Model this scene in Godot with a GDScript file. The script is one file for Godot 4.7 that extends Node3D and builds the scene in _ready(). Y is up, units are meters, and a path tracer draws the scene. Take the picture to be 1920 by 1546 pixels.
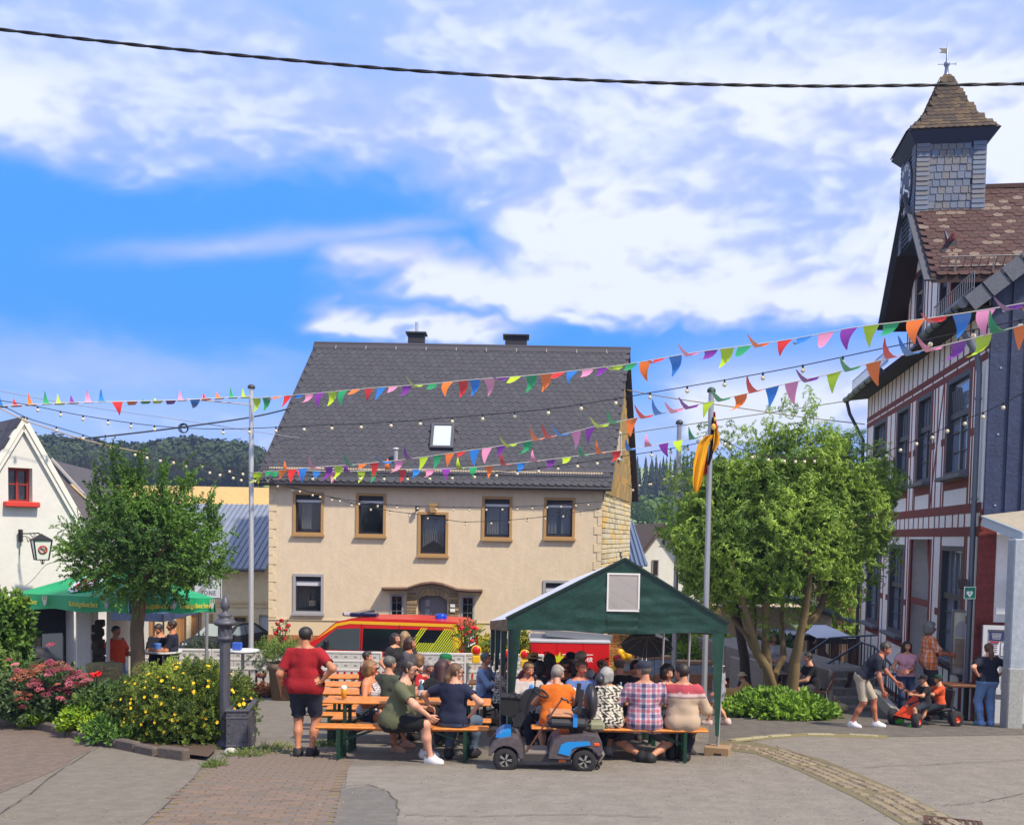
extends Node3D
const F:=1920.0
const CX:=960.0
const CY:=1104.0
const EYE:=1.735
const SLOPE:=.09
var camb: Basis
var rng:=RandomNumberGenerator.new()
var mats := {}
var taken := {}
var ntexs := {}
func gy(z: float) -> float:
	return SLOPE*z if z>-46.0 else hill(.0,z)
func P(px: float,py: float,dist: float) -> Vector3:
	var d: Vector3=camb*Vector3((px-CX)/F,(CY-py)/F,-1.0)
	return Vector3(0,EYE,0)+d*(dist/-d.z)
func G(px: float,py: float,h:=.0) -> Vector3:
	var d: Vector3=camb*Vector3((px-CX)/F,(CY-py)/F,-1.0)
	return Vector3(0,EYE,0)+d*((EYE-h)/(SLOPE*d.z-d.y))
func GD(px: float,dist: float) -> Vector3:
	var p:=P(px,1180,dist)
	p.y=gy(p.z)
	return p
func rr(a: float,b: float) -> float:
	return rng.randf_range(a,b)
class MB:
	var st:=SurfaceTool.new()
	var n:=0
	var tinted:=false
	func _init(tint:=false) -> void:
		st.begin(Mesh.PRIMITIVE_TRIANGLES)
		st.set_smooth_group(-1)
		tinted=tint
		if tint:
			st.set_color(Color.WHITE)
	func flat() -> void:
		st.set_smooth_group(-1)
	func smooth(g:=0) -> void:
		st.set_smooth_group(g)
	func col(c: Color) -> void:
		st.set_color(c)
	func tri(a: Vector3,b: Vector3,c: Vector3) -> void:
		st.add_vertex(a); st.add_vertex(c); st.add_vertex(b)
		n += 1
	func quad(a: Vector3,b: Vector3,c: Vector3,d: Vector3) -> void:
		tri(a,b,c); tri(a,c,d)
	func box(c: Vector3,s: Vector3,b:=Basis()) -> void:
		var x:=b.x*s.x*.5
		var y:=b.y*s.y*.5
		var z:=b.z*s.z*.5
		quad(c-x-y+z,c+x-y+z,c+x+y+z,c-x+y+z)
		quad(c+x-y-z,c-x-y-z,c-x+y-z,c+x+y-z)
		quad(c+x-y+z,c+x-y-z,c+x+y-z,c+x+y+z)
		quad(c-x-y-z,c-x-y+z,c-x+y+z,c-x+y-z)
		quad(c-x+y+z,c+x+y+z,c+x+y-z,c-x+y-z)
		quad(c-x-y-z,c+x-y-z,c+x-y+z,c-x-y+z)
	func oquad(a: Vector3,b: Vector3,c: Vector3,d: Vector3,o: Vector3) -> void:
		if (b-a).cross(c-a).dot(o)>=.0: quad(a,b,c,d)
		else: quad(d,c,b,a)
	func otri(a: Vector3,b: Vector3,c: Vector3,o: Vector3) -> void:
		if (b-a).cross(c-a).dot(o)>=.0: tri(a,b,c)
		else: tri(a,c,b)
	func bev(c: Vector3,s: Vector3,e: float,b:=Basis()) -> void:
		var v:=func(g: Vector3,ax: int) -> Vector3:
			var p:=g*(s*.5-Vector3.ONE*e)
			p[ax]=g[ax]*s[ax]*.5
			return c+b*p
		for ax in 3:
			var i:=(ax+1) % 3
			var j:=(ax+2) % 3
			for g in [-1.0,1.0]:
				var f:=[]
				for w in [[-1.0,-1.0],[1.0,-1.0],[1.0,1.0],[-1.0,1.0]]:
					var p:=Vector3.ZERO
					p[ax]=g; p[i]=w[0]; p[j]=w[1]
					f.append(v.call(p,ax))
				var o:=Vector3.ZERO
				o[ax]=g
				oquad(f[0],f[1],f[2],f[3],b*o)
				for h in [-1.0,1.0]:
					var p:=Vector3.ZERO
					p[i]=g; p[j]=h
					var lo:=p
					var hi:=p
					lo[ax]=-1.0; hi[ax]=1.0
					oquad(v.call(lo,i),v.call(hi,i),v.call(hi,j),v.call(lo,j),b*p)
		for x in [-1.0,1.0]:
			for y in [-1.0,1.0]:
				for z in [-1.0,1.0]:
					var p:=Vector3(x,y,z)
					otri(v.call(p,0),v.call(p,1),v.call(p,2),b*p)
	func tube(pts: Array,r,sides:=8,cap:=true,g:=0) -> void:
		st.set_smooth_group(g)
		var rings:=[]
		var up:=Vector3.UP
		var last: Vector3=(pts[1]-pts[0]).normalized()
		var side: Vector3=last.cross(up if absf(last.dot(up))<.95 else Vector3.RIGHT).normalized()
		for i in pts.size():
			var dir: Vector3=(pts[mini(i+1,pts.size()-1)]-pts[maxi(i-1,0)]).normalized()
			side=(side-dir*side.dot(dir)).normalized()
			var o:=dir.cross(side)
			var rad: float=r[i] if r is Array else r
			var ring:=[]
			for k in sides:
				var a:=TAU*k/sides
				ring.append(pts[i]+(side*cos(a)+o*sin(a))*rad)
			rings.append(ring)
		for i in rings.size()-1:
			for k in sides:
				var k2:=(k+1) % sides
				quad(rings[i][k],rings[i][k2],rings[i+1][k2],rings[i+1][k])
		if cap:
			st.set_smooth_group(-1)
			for k in range(1,sides-1):
				tri(rings[0][0],rings[0][k+1],rings[0][k])
				var e: Array=rings[-1]
				tri(e[0],e[k],e[k+1])
	func lathe(prof: Array,sides: int,x:=Transform3D(),sm:=true,sweep:=TAU) -> void:
		st.set_smooth_group(0 if sm else -1)
		for i in prof.size()-1:
			for k in sides:
				var a:=sweep*k/sides
				var b:=sweep*(k+1)/sides
				var p:=func(v: Vector2,t: float) -> Vector3: return x*Vector3(v.x*cos(t),v.y,-v.x*sin(t))
				quad(p.call(prof[i],a),p.call(prof[i],b),p.call(prof[i+1],b),p.call(prof[i+1],a))
		st.set_smooth_group(-1)
	func ball(c: Vector3,r: Vector3,sides:=10,rings:=6) -> void:
		var prof:=[]
		for i in rings+1:
			var t:=-PI/2+PI*i/rings
			prof.append(Vector2(cos(t),sin(t)))
		lathe(prof,sides,Transform3D(Basis.from_scale(r),c))
	func prism(poly: PackedVector2Array,depth: float,x:=Transform3D(),bothcaps:=true) -> void:
		st.set_smooth_group(-1)
		var pl:=poly
		if Geometry2D.is_polygon_clockwise(pl):
			pl=pl.duplicate()
			pl.reverse()
		var t:=Geometry2D.triangulate_polygon(pl)
		for i in range(0,t.size(),3):
			var a:=pl[t[i]]; var b:=pl[t[i+1]]; var c:=pl[t[i+2]]
			if (b-a).cross(c-a)<0:
				var s:=b; b=c; c=s
			tri(x*Vector3(a.x,a.y,depth),x*Vector3(b.x,b.y,depth),x*Vector3(c.x,c.y,depth))
			if bothcaps:
				tri(x*Vector3(a.x,a.y,0),x*Vector3(c.x,c.y,0),x*Vector3(b.x,b.y,0))
		for i in pl.size():
			var a:=pl[i]; var b:=pl[(i+1) % pl.size()]
			quad(x*Vector3(a.x,a.y,0),x*Vector3(b.x,b.y,0),x*Vector3(b.x,b.y,depth),x*Vector3(a.x,a.y,depth))
	func bar(a: Vector3,b: Vector3,w: float,h: float,up:=Vector3.UP) -> void:
		var d:=(b-a)
		var z:=d.normalized()
		var x:=up.cross(z)
		if x.length()<.01: x=Vector3.RIGHT.cross(z)
		x=x.normalized()
		box((a+b)*.5,Vector3(w,h,d.length()),Basis(x,z.cross(x),z))
	func done() -> ArrayMesh:
		st.generate_normals()
		return st.commit()
func nm(called: String,parent: Node) -> String:
	if parent != self:
		return called
	var k: int=taken.get(called,0)
	taken[called]=k+1
	return called if k==0 else "%s_%03d" % [called,k]
func put(called: String,mesh: Mesh,m: Material,parent: Node=self) -> MeshInstance3D:
	var o:=MeshInstance3D.new()
	o.mesh=mesh
	o.material_override=m
	if parent==self:
		o.name=nm(called,parent)
	else:
		var key:=str(parent.get_instance_id())+called
		var k: int=taken.get(key,0)
		taken[key]=k+1
		o.name=called if k==0 else "%s_%03d" % [called,k]
	parent.add_child(o,true)
	return o
func obj(called: String,b: MB,m: Material,parent: Node=self) -> MeshInstance3D:
	return put(called,b.done(),m,parent)
func tag(o: Node,label: String,category: String,group := "",kind := "") -> Node:
	o.set_meta("label",label)
	o.set_meta("category",category)
	if group: o.set_meta("group",group)
	if kind: o.set_meta("kind",kind)
	return o
func thing(called: String,label: String,category: String,at:=Vector3.ZERO,turn:=.0,group := "") -> Node3D:
	var o:=Node3D.new()
	o.name=nm(called,self)
	add_child(o,true)
	o.position=at
	o.rotation.y=turn
	tag(o,label,category,group)
	return o
func struct(called: String,b: MB,m: Material) -> MeshInstance3D:
	var o:=obj(called,b,m)
	o.set_meta("kind","structure")
	return o
func scatter(called: String,mesh: Mesh,m: Material,xs: Array,parent: Node=self,cols: Array=[],stuff:=true) -> MultiMeshInstance3D:
	var mm:=MultiMesh.new()
	mm.transform_format=MultiMesh.TRANSFORM_3D
	mm.use_colors=cols.size()>0
	mm.mesh=mesh
	mm.instance_count=xs.size()
	for i in xs.size():
		mm.set_instance_transform(i,xs[i])
		if cols.size(): mm.set_instance_color(i,cols[i])
	var o:=MultiMeshInstance3D.new()
	o.multimesh=mm
	o.material_override=m
	o.name=nm(called,parent)
	parent.add_child(o,true)
	if stuff: o.set_meta("kind","stuff")
	return o
func M(hex: String,rough:=.75,metal:=.0) -> StandardMaterial3D:
	var key := "%s %s %s" % [hex,rough,metal]
	if not mats.has(key):
		var m:=StandardMaterial3D.new()
		m.albedo_color=Color(hex)
		m.roughness=rough
		m.metallic=metal
		mats[key]=m
	return mats[key]
func VM(rough:=.8,back:=.0) -> StandardMaterial3D:
	var key := "v %s %s" % [rough,back]
	if not mats.has(key):
		var m:=StandardMaterial3D.new()
		m.vertex_color_use_as_albedo=true
		m.roughness=rough
		if back>.0:
			m.backlight_enabled=true
			m.backlight=Color(back,back,back*.6)
		mats[key]=m
	return mats[key]
func noise_tex(c1: String,c2: String,freq: float,seed_: int,kind:=FastNoiseLite.TYPE_SIMPLEX_SMOOTH,normal:=.0,mid := "") -> NoiseTexture2D:
	var key := "%s%s%s%s%s%s%s" % [c1,c2,freq,seed_,kind,normal,mid]
	if ntexs.has(key): return ntexs[key]
	var n:=FastNoiseLite.new()
	n.seed=seed_
	n.frequency=freq
	n.noise_type=kind
	n.fractal_octaves=5
	n.fractal_gain=.62
	var t:=NoiseTexture2D.new()
	t.width=512
	t.height=512
	t.seamless=true
	t.noise=n
	if normal>.0:
		t.as_normal_map=true
		t.bump_strength=normal
	else:
		var g:=Gradient.new()
		g.set_color(0,Color(c1))
		g.set_color(1,Color(c2))
		g.set_offset(0,.2)
		g.set_offset(1,.8)
		if mid:
			g.add_point(.5,Color(mid))
		t.color_ramp=g
	ntexs[key]=t
	return t
func N(c1: String,c2: String,size: float,rough:=.85,bump:=.0,freq:=.012,local:=false,kind:=FastNoiseLite.TYPE_SIMPLEX_SMOOTH,metal:=.0) -> StandardMaterial3D:
	var key := "n%s%s%s%s%s%s%s%s%s" % [c1,c2,size,rough,bump,freq,local,kind,metal]
	if not mats.has(key):
		var m:=StandardMaterial3D.new()
		var a:=Color(c1)
		var z:=Color(c2)
		if a.get_luminance()>z.get_luminance():
			var s:=a; a=z; z=s
		var v:=snappedf(clampf((a.r+a.g+a.b)/(z.r+z.g+z.b),.3,.96),.06)
		m.albedo_color=z
		m.albedo_texture=noise_tex(Color(v,v,v).to_html(false),"ffffff",freq,3,kind)
		m.roughness=rough
		m.metallic=metal
		m.uv1_triplanar=true
		m.uv1_world_triplanar=not local
		m.uv1_scale=Vector3.ONE/size
		if bump>.0:
			m.normal_enabled=true
			m.normal_texture=noise_tex("","",.05,7,FastNoiseLite.TYPE_SIMPLEX_SMOOTH,6.0)
			m.normal_scale=bump
		mats[key]=m
	return mats[key]
func glass(c: String,alpha:=.35,rough:=.05) -> StandardMaterial3D:
	var key := "glass%s%s" % [c,alpha]
	if not mats.has(key):
		var m:=StandardMaterial3D.new()
		m.albedo_color=Color(Color(c),alpha)
		m.transparency=BaseMaterial3D.TRANSPARENCY_ALPHA
		m.roughness=rough
		mats[key]=m
	return mats[key]
func pic(img: Image,size: float,rough:=.85,local:=true) -> StandardMaterial3D:
	var m:=StandardMaterial3D.new()
	m.albedo_texture=ImageTexture.create_from_image(img)
	m.roughness=rough
	m.uv1_triplanar=true
	m.uv1_world_triplanar=not local
	m.uv1_scale=Vector3.ONE/size
	return m
func text(words: String,h: float,m: Material,at: Transform3D,parent: Node,serif:=false,called := "lettering",deep:=.004) -> MeshInstance3D:
	var t:=TextMesh.new()
	var f:=SystemFont.new()
	f.font_names=PackedStringArray(["Droid Serif" if serif else "Droid Sans"])
	f.font_weight=700
	t.font=f
	t.text=words
	t.font_size=32
	t.pixel_size=h/32.0
	t.depth=deep
	t.curve_step=2.0
	var o:=put(called,t,m,parent)
	o.transform=at
	return o
var sn:=FastNoiseLite.new()
var sf:=FastNoiseLite.new()
func bump(x: float,c: float,r: float) -> float:
	return exp(-pow((x-c)/r,2.0))
func sky_at(az: float,el: float) -> Color:
	var d:=V(sin(deg_to_rad(az))*cos(deg_to_rad(el)),sin(deg_to_rad(el)),-cos(deg_to_rad(az))*cos(deg_to_rad(el)))
	var q:=d*V(1.0,2.2,1.0)
	var w:=sn.get_noise_3dv(q*3.0)
	var n:=sn.get_noise_3dv(q*7.0+V(w,w*.5,-w)*.8)
	var f:=sf.get_noise_3dv(V(d.x*26.0,d.y*60.0,d.z*26.0)+V(n,w,n)*2.5)
	var ff:=sf.get_noise_3dv(V(d.x*80.0,d.y*150.0,d.z*80.0)+V(f,n,f)*1.5)
	var s:=n*1.1+f*.55+ff*.18
	var aw:=az+n*3.0+f*1.2
	var ew:=el+n*1.6+f*.8+ff*.3
	var edge:=16.6+1.4*bump(az,-10.0,5.0)+1.6*bump(az,-30.0,6.0)
	var c:=smoothstep(edge-.7,edge+1.8,ew)*(lerpf(.44,.62,smoothstep(-18.0,2.0,az))+.30*s)
	c += .30*bump(ew,20.5,2.2)*smoothstep(6.0,-6.0,aw)*(.8+.5*s)
	var right:=smoothstep(-4.5,1.0,aw+.25*(el-17.0))
	c=maxf(c,right*smoothstep(10.9,12.6,ew)*smoothstep(31.0,22.0,ew)*(.84+.38*s))
	c=maxf(c,smoothstep(-13.0,-10.0,aw)*bump(ew,13.6-.05*az,1.15)*(1.0+.25*s))
	c=maxf(c,smoothstep(-12.5,-9.0,aw)*smoothstep(3.0,-2.0,aw)*bump(ew,11.6,.6)*(.95+.3*s))
	c=maxf(c,smoothstep(-26.0,-15.0,az)*smoothstep(1.0,-8.0,az)*bump(el+f*.3,15.0+.16*(az+14.0),.55)*.5)
	c=maxf(c,smoothstep(6.0,12.0,aw)*bump(ew,7.4,2.6)*(.85+.5*s))
	c=maxf(c,smoothstep(8.5,6.0,ew)*.34*(.9+s))
	c=maxf(c,bump(aw,-22.0,10.0)*bump(ew,8.2,1.3)*.42)
	if absf(az)>34.0:
		c=lerpf(c,smoothstep(-.7,.3,s)*.95,smoothstep(34.0,60.0,absf(az)))
	if el>30.0:
		c=lerpf(c,smoothstep(-.7,.3,s)*.95,smoothstep(30.0,42.0,el))
	c=clampf(c,.0,1.0)
	var blue:=Color(.065,.31,1.0).lerp(Color(.19,.40,.96),smoothstep(17.0,28.0,el)).lerp(Color(.26,.49,.97),smoothstep(11.0,4.0,el))
	var haze:=smoothstep(4.0,-1.0,el)
	blue=blue.lerp(Color(.42,.60,.92),haze)
	var thin:=Color(.53,.57,.91)
	var thick:=Color(.75,.79,.91)
	var t:=clampf(c*.95-.02+.17*n+.36*f+.26*ff,.0,1.0)
	var white:=thin.lerp(thick,smoothstep(.35,.95,t))
	return blue.lerp(white,clampf(c*1.05,.0,.97))*.86
func make_sky() -> Texture2D:
	sn.seed=11
	sn.fractal_octaves=4
	sn.frequency=.5
	sf.seed=5
	sf.fractal_octaves=3
	sf.frequency=.4
	var im:=Image.create(512,256,false,Image.FORMAT_RGBF)
	for y in 256:
		var el:=90.0-180.0*(y+.5)/256.0
		for x in 512:
			var az:=360.0*(x+.5)/512.0
			if az>180.0: az -= 360.0
			im.set_pixel(x,y,sky_at(az,el) if el>-2.0 else Color(.20,.20,.18))
	im.resize(4096,2048,Image.INTERPOLATE_BILINEAR)
	for y in range(690,1040):
		var el:=90.0-180.0*(y+.5)/2048.0
		for k in range(-350,350):
			var az:=360.0*(k+.5)/4096.0
			im.set_pixel(posmod(k,4096),y,sky_at(az,el))
	return ImageTexture.create_from_image(im)
func _ready() -> void:
	rng.seed=20240
	var cam:=Camera3D.new()
	cam.name = "camera"
	cam.projection=Camera3D.PROJECTION_FRUSTUM
	cam.near=.05
	cam.far=2000.0
	cam.size=.05*1546.0/F
	cam.frustum_offset=Vector2(0,.05*(CY-773.0)/F)
	cam.position=V(0,EYE,0)
	cam.rotation_degrees=V(-3.0,0,1.0)
	add_child(cam)
	camb=cam.basis
	var we:=WorldEnvironment.new()
	we.name = "daylight"
	var e:=Environment.new()
	e.background_mode=Environment.BG_SKY
	var sky:=Sky.new()
	var pm:=PanoramaSkyMaterial.new()
	pm.panorama=make_sky()
	sky.sky_material=pm
	e.sky=sky
	e.tonemap_mode=Environment.TONE_MAPPER_LINEAR
	e.tonemap_exposure=1.45
	e.sdfgi_enabled=true
	e.ssao_enabled=true
	e.ssil_enabled=true
	e.fog_enabled=true
	e.fog_density=.0005
	e.fog_light_color=Color(.62,.72,.9)
	we.environment=e
	add_child(we)
	var sun:=DirectionalLight3D.new()
	sun.name = "sun"
	sun.light_energy=1.25
	sun.light_color=Color(1.0,.94,.84)
	sun.light_angular_distance=3.0
	sun.shadow_enabled=true
	add_child(sun)
	sun.look_at_from_position(V(.50,.86,.46),Vector3.ZERO,Vector3.UP)
	land()
	main_house()
	barn()
	white_house()
	hall()
	far_houses()
	square()
	greenery()
	vehicles()
	tents()
	strings()
	crowd()
func hill(x: float,z: float) -> float:
	var d:=-z
	if d<46.0:
		return SLOPE*z
	var far_h:=lerpf(11.5,6.0,smoothstep(-60.0,30.0,x))
	var y:=-4.14+(far_h+4.14)*smoothstep(70.0,250.0,d)
	if d>250.0:
		y += (d-250.0)*.10
	return y
func sheet(called: String,px: Array,lift: float,m: Material,kind := "structure") -> MeshInstance3D:
	var pl:=PackedVector2Array()
	for p in px:
		var w:=G(p[0],p[1])
		pl.append(Vector2(w.x,w.z))
	return sheet_at(called,pl,lift,m,kind)
func sheet_at(called: String,pl: PackedVector2Array,lift: float,m: Material,kind := "structure") -> MeshInstance3D:
	var b:=MB.new()
	var t:=Geometry2D.triangulate_polygon(pl)
	for i in range(0,t.size(),3):
		var v:=[]
		for k in 3:
			var p:=pl[t[i+k]]
			v.append(V(p.x,gy(p.y)+lift,p.y))
		b.otri(v[0],v[1],v[2],Vector3.UP)
	var o:=obj(called,b,m)
	o.set_meta("kind",kind)
	return o
func pxpoly(px: Array) -> PackedVector2Array:
	var pl:=PackedVector2Array()
	for p in px:
		var w:=G(p[0],p[1])
		pl.append(Vector2(w.x,w.z))
	return pl
func land() -> void:
	var b:=MB.new()
	b.quad(V(-80,gy(14),14),V(80,gy(14),14),V(80,gy(-46),-46),V(-80,gy(-46),-46))
	struct("ground",b,N("#67635c","#777168",3.1,.92,.5))
	b=MB.new(true)
	b.smooth()
	var nx:=44
	var nz:=60
	for i in nx:
		for k in nz:
			var v:=[]
			for c in [[0,0],[1,0],[1,1],[0,1]]:
				var x: float=-440.0+880.0*(i+c[0])/nx
				var z: float=-46.0-600.0*pow((k+c[1])/float(nz),1.4)
				v.append(V(x,hill(x,z),z))
			b.col(Color(.10,.17,.04))
			b.quad(v[0],v[1],v[2],v[3])
	struct("hillside",b,N("#6d8a3a","#8fa84e",9.0,.95))
	for f in [[-260.0,6.0,150.0,247.0,"wheat field, ripe and golden, below the wood on the left"],[42.0,75.0,196.0,214.0,""]]:
		b=MB.new()
		b.smooth()
		for i in 24:
			for k in 12:
				var v:=[]
				for c in [[0,0],[1,0],[1,1],[0,1]]:
					var x: float=lerpf(f[0],f[1],(i+c[0])/24.0)
					var z: float=-lerpf(f[2],f[3],(k+c[1])/12.0)
					v.append(V(x,hill(x,z)+.5,z))
				b.quad(v[0],v[1],v[2],v[3])
		var o:=obj("wheat_field",b,N("#c39a4a","#d6b062",14.0,.95))
		o.set_meta("kind","stuff")
	b=MB.new()
	for r in [[[1186,985],[1215,992],[1245,1010]],[[1186,972],[1205,968],[1212,966]]]:
		for i in r.size()-1:
			var p:=P(r[i][0],r[i][1],215)
			var q:=P(r[i+1][0],r[i+1][1],205)
			p.y=hill(p.x,p.z)+.45
			q.y=hill(q.x,q.z)+.45
			b.oquad(p,q,q+V(0,.15,4),p+V(0,.15,4),Vector3.UP)
	struct("path",b,N("#cdbf9c","#b9a888",9.0))
	sheet("pavement",[[1330,1400],[1372,1388],[1500,1377],[1660,1381],[2300,1372],[2300,1290],[1330,1280]],.004,N("#57524d","#6a645d",2.3,.92,.6))
	sheet("road",[[652,1438],[1000,1432],[1338,1418],[1400,1392],[1500,1379],[1660,1383],[2300,1374],[3600,2600],[520,2600]],.008,N("#756e65","#837c72",2.7,.9,.4))
	sheet("driveway",[[-900,1500],[0,1420],[120,1400],[192,1396],[396,1428],[268,1552],[-300,2600],[-2600,2600]],.004,N("#6a645a","#787165",1.9,.92,.5))
	sheet("footpath",[[-700,1330],[0,1343],[190,1392],[100,1446],[-30,1500],[-900,1640]],.008,N("#63554b","#76675b",1.3,.92,.6))
	sheet("asphalt_patch",[[640,1480],[700,1473],[742,1500],[752,1620],[610,1620]],.012,N("#615d58","#6d6963",1.7,.92,.4))
	var strip:=[[500,1398],[648,1402],[648,1440],[616,1560],[604,1640],[180,1640],[278,1546],[402,1428]]
	var pave:=sheet("paving",strip,.004,N("#857a4c","#6d6044",.5,.95,.8,.02))
	var pl:=pxpoly(strip)
	var ax:=(G(560,1420)-G(440,1560)).normalized()
	var up:=V(0,1,-SLOPE).normalized()
	ax=(ax-up*ax.dot(up)).normalized()
	var sd:=ax.cross(up)
	var bb:=Basis(sd,up,-ax)
	var o0:=G(470,1500)
	var spots:=[]
	for i in range(-30,31):
		for k in range(-60,61):
			var w: Vector3=o0+sd*((i+.5*(k % 2))*.207)+ax*(k*.107)
			if Geometry2D.is_point_in_polygon(Vector2(w.x,w.z),pl):
				spots.append(w)
	spots.sort_custom(func(p,q): return p.z>q.z)
	var pm:=MB.new()
	pm.bev(V(0,-.012,0),V(.193,.05,.093),.007)
	var pmesh:=pm.done()
	var cols:=["#6f5f54","#77685d","#675b51","#72655a","#6f665e","#7b695c"]
	var restm:=[]
	for i in spots.size():
		var tr:=Transform3D(bb.rotated(up,rr(-.03,.03)).rotated(sd,rr(-.02,.02)),spots[i]+up*(.004+rr(-.004,.003)))
		if i<300:
			var o:=put("paver",pmesh,N(cols[rng.randi() % 6],cols[rng.randi() % 6],.4,.9,.5),pave)
			o.transform=tr
		else:
			restm.append(tr)
	if restm.size():
		scatter("paver_rest",pmesh,N("#6f5f54","#72655a",.4,.9,.5),restm,pave)
	var line:=[[1352,1398],[1440,1408],[1530,1440],[1650,1490],[1772,1556]]
	var gut:=sheet("gutter",[[1345,1390],[1420,1393],[1545,1425],[1672,1478],[1830,1556],[1720,1564],[1610,1500],[1500,1447],[1420,1415],[1350,1405]],.012,N("#756c50","#665c48",.6,.95,.8,.02))
	var cmesh:=[]
	for v in 3:
		pm=MB.new()
		pm.bev(Vector3.ZERO,V(.135+.012*v,.06,.115),.018)
		cmesh.append(pm.done())
	var count:=0
	for i in line.size()-1:
		var p:=G(line[i][0],line[i][1])
		var q:=G(line[i+1][0],line[i+1][1])
		var dir:=(q-p).normalized()
		var across:=dir.cross(up)
		var n:=int((q-p).length()/.152)
		for k in n:
			for r in 4:
				if rng.randf()<.08 or count>=298: continue
				count += 1
				var o:=put("cobble",cmesh[rng.randi() % 3],N(["#837560","#8d7f6a","#7b6e5d"][rng.randi() % 3],["#786a56","#897b64"][rng.randi() % 2],.3,.9,.6),gut)
				o.transform=Transform3D(Basis(dir,up,-across).rotated(up,rr(-.07,.07)),p+dir*(k+.5*(r % 2))*.152+across*(r-1.5)*.128+up*(-.012+rr(0,.012)))
	var kl:=[[1372,1389],[1440,1381],[1510,1377],[1590,1378],[1662,1382]]
	var kb:=MB.new()
	var kerb:=sheet("kerb",[[1370,1386],[1510,1374],[1664,1379],[1664,1386],[1510,1381],[1372,1393]],.010,N("#867d56","#6f6749",.5,.95,.5))
	kb.bev(Vector3.ZERO,V(.47,.08,.15),.015)
	var kmesh:=kb.done()
	for i in kl.size()-1:
		var p:=G(kl[i][0],kl[i][1])
		var q:=G(kl[i+1][0],kl[i+1][1])
		var dir:=(q-p).normalized()
		var n:=int((q-p).length()/.5)
		for k in n:
			var o:=put("kerbstone",kmesh,N("#a39b7c","#8f8668",.5,.9,.5),kerb)
			o.transform=Transform3D(Basis(dir,up,dir.cross(up)),p+dir*(k+.5)*.5+up*rr(-.016,-.008))
	b=MB.new()
	for c in [[[1450,1398],[1490,1412],[1540,1430],[1590,1442]],[[1590,1440],[1700,1437],[1830,1430],[1920,1426]],[[1770,1512],[1840,1506],[1920,1490]],[[640,1476],[690,1472],[722,1484],[744,1502],[748,1530]],[[392,1428],[330,1490],[268,1552]],[[190,1396],[120,1440],[40,1500],[-20,1540]],[[760,1530],[900,1533],[1100,1528],[1240,1535]]]:
		for i in c.size()-1:
			var prev:=G(c[i][0],c[i][1])
			for s in 6:
				var f:=(s+1)/6.0
				var q:=G(lerpf(c[i][0],c[i+1][0],f)+rr(-3,3),lerpf(c[i][1],c[i+1][1],f)+rr(-1.5,1.5))
				var w:=(q-prev).cross(up).normalized()*rr(.003,.008)
				b.oquad(prev-w+up*.018,q-w+up*.018,q+w+up*.018,prev+w+up*.018,Vector3.UP)
				prev=q
	struct("road_cracks",b,M("#575047",.95))
	var gm:=MB.new()
	gm.bev(Vector3.ZERO,V(.02,.008,.014),.003)
	var gx:=[]
	var gc:=[]
	for i in 1100:
		var q:=G(rr(-40,1960),1370.0+176.0*pow(rng.randf(),.8))
		if i % 3==0:
			var l: Array=line[rng.randi() % 4]
			q=G(l[0]+rr(-20,110),l[1]+rr(-14,44))
		gx.append(Transform3D(Basis(Vector3.UP,rng.randf()*TAU).scaled(Vector3.ONE*rr(.3,.9)),q+V(0,.014,0)))
		gc.append(Color(.17,.14,.10).lerp(Color(.34,.30,.20),rng.randf()))
	scatter("grit",gm.done(),VM(.95),gx,self,gc)
	var gr:=thing("drain_grate","rusty iron drain grate at the low end of the cobbled gutter","drain grate",G(1788,1546)+V(0,.014,0))
	gr.basis=Basis(V(.93,0,.36),up,V(-.36,.09,.93)).orthonormalized()
	var fr:=MB.new()
	for s in [-1,1]:
		fr.box(V(0,0,s*.22),V(.5,.02,.04))
		fr.box(V(s*.23,0,0),V(.04,.021,.4))
	obj("frame",fr,M("#5a4236",.8,.4),gr)
	for i in 7:
		var g:=MB.new()
		g.box(V(-.18+i*.06,0,0),V(.025,.018,.4))
		obj("bar",g,M("#5a4236",.8,.4),gr)
func streaky(a: String,b: String) -> StandardMaterial3D:
	var m: StandardMaterial3D=N(a,b,2.0,.92,.1,.011).duplicate()
	m.uv1_scale=V(.5,.2,.5)
	return m
func PL(px: float,py: float,t: Transform3D) -> Vector2:
	var o:=t.affine_inverse()*V(0,EYE,0)
	var q:=t.affine_inverse()*P(px,py,10.0)
	var d:=q-o
	var h:=o+d*(-o.z/d.z)
	return Vector2(h.x,h.y)
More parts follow.
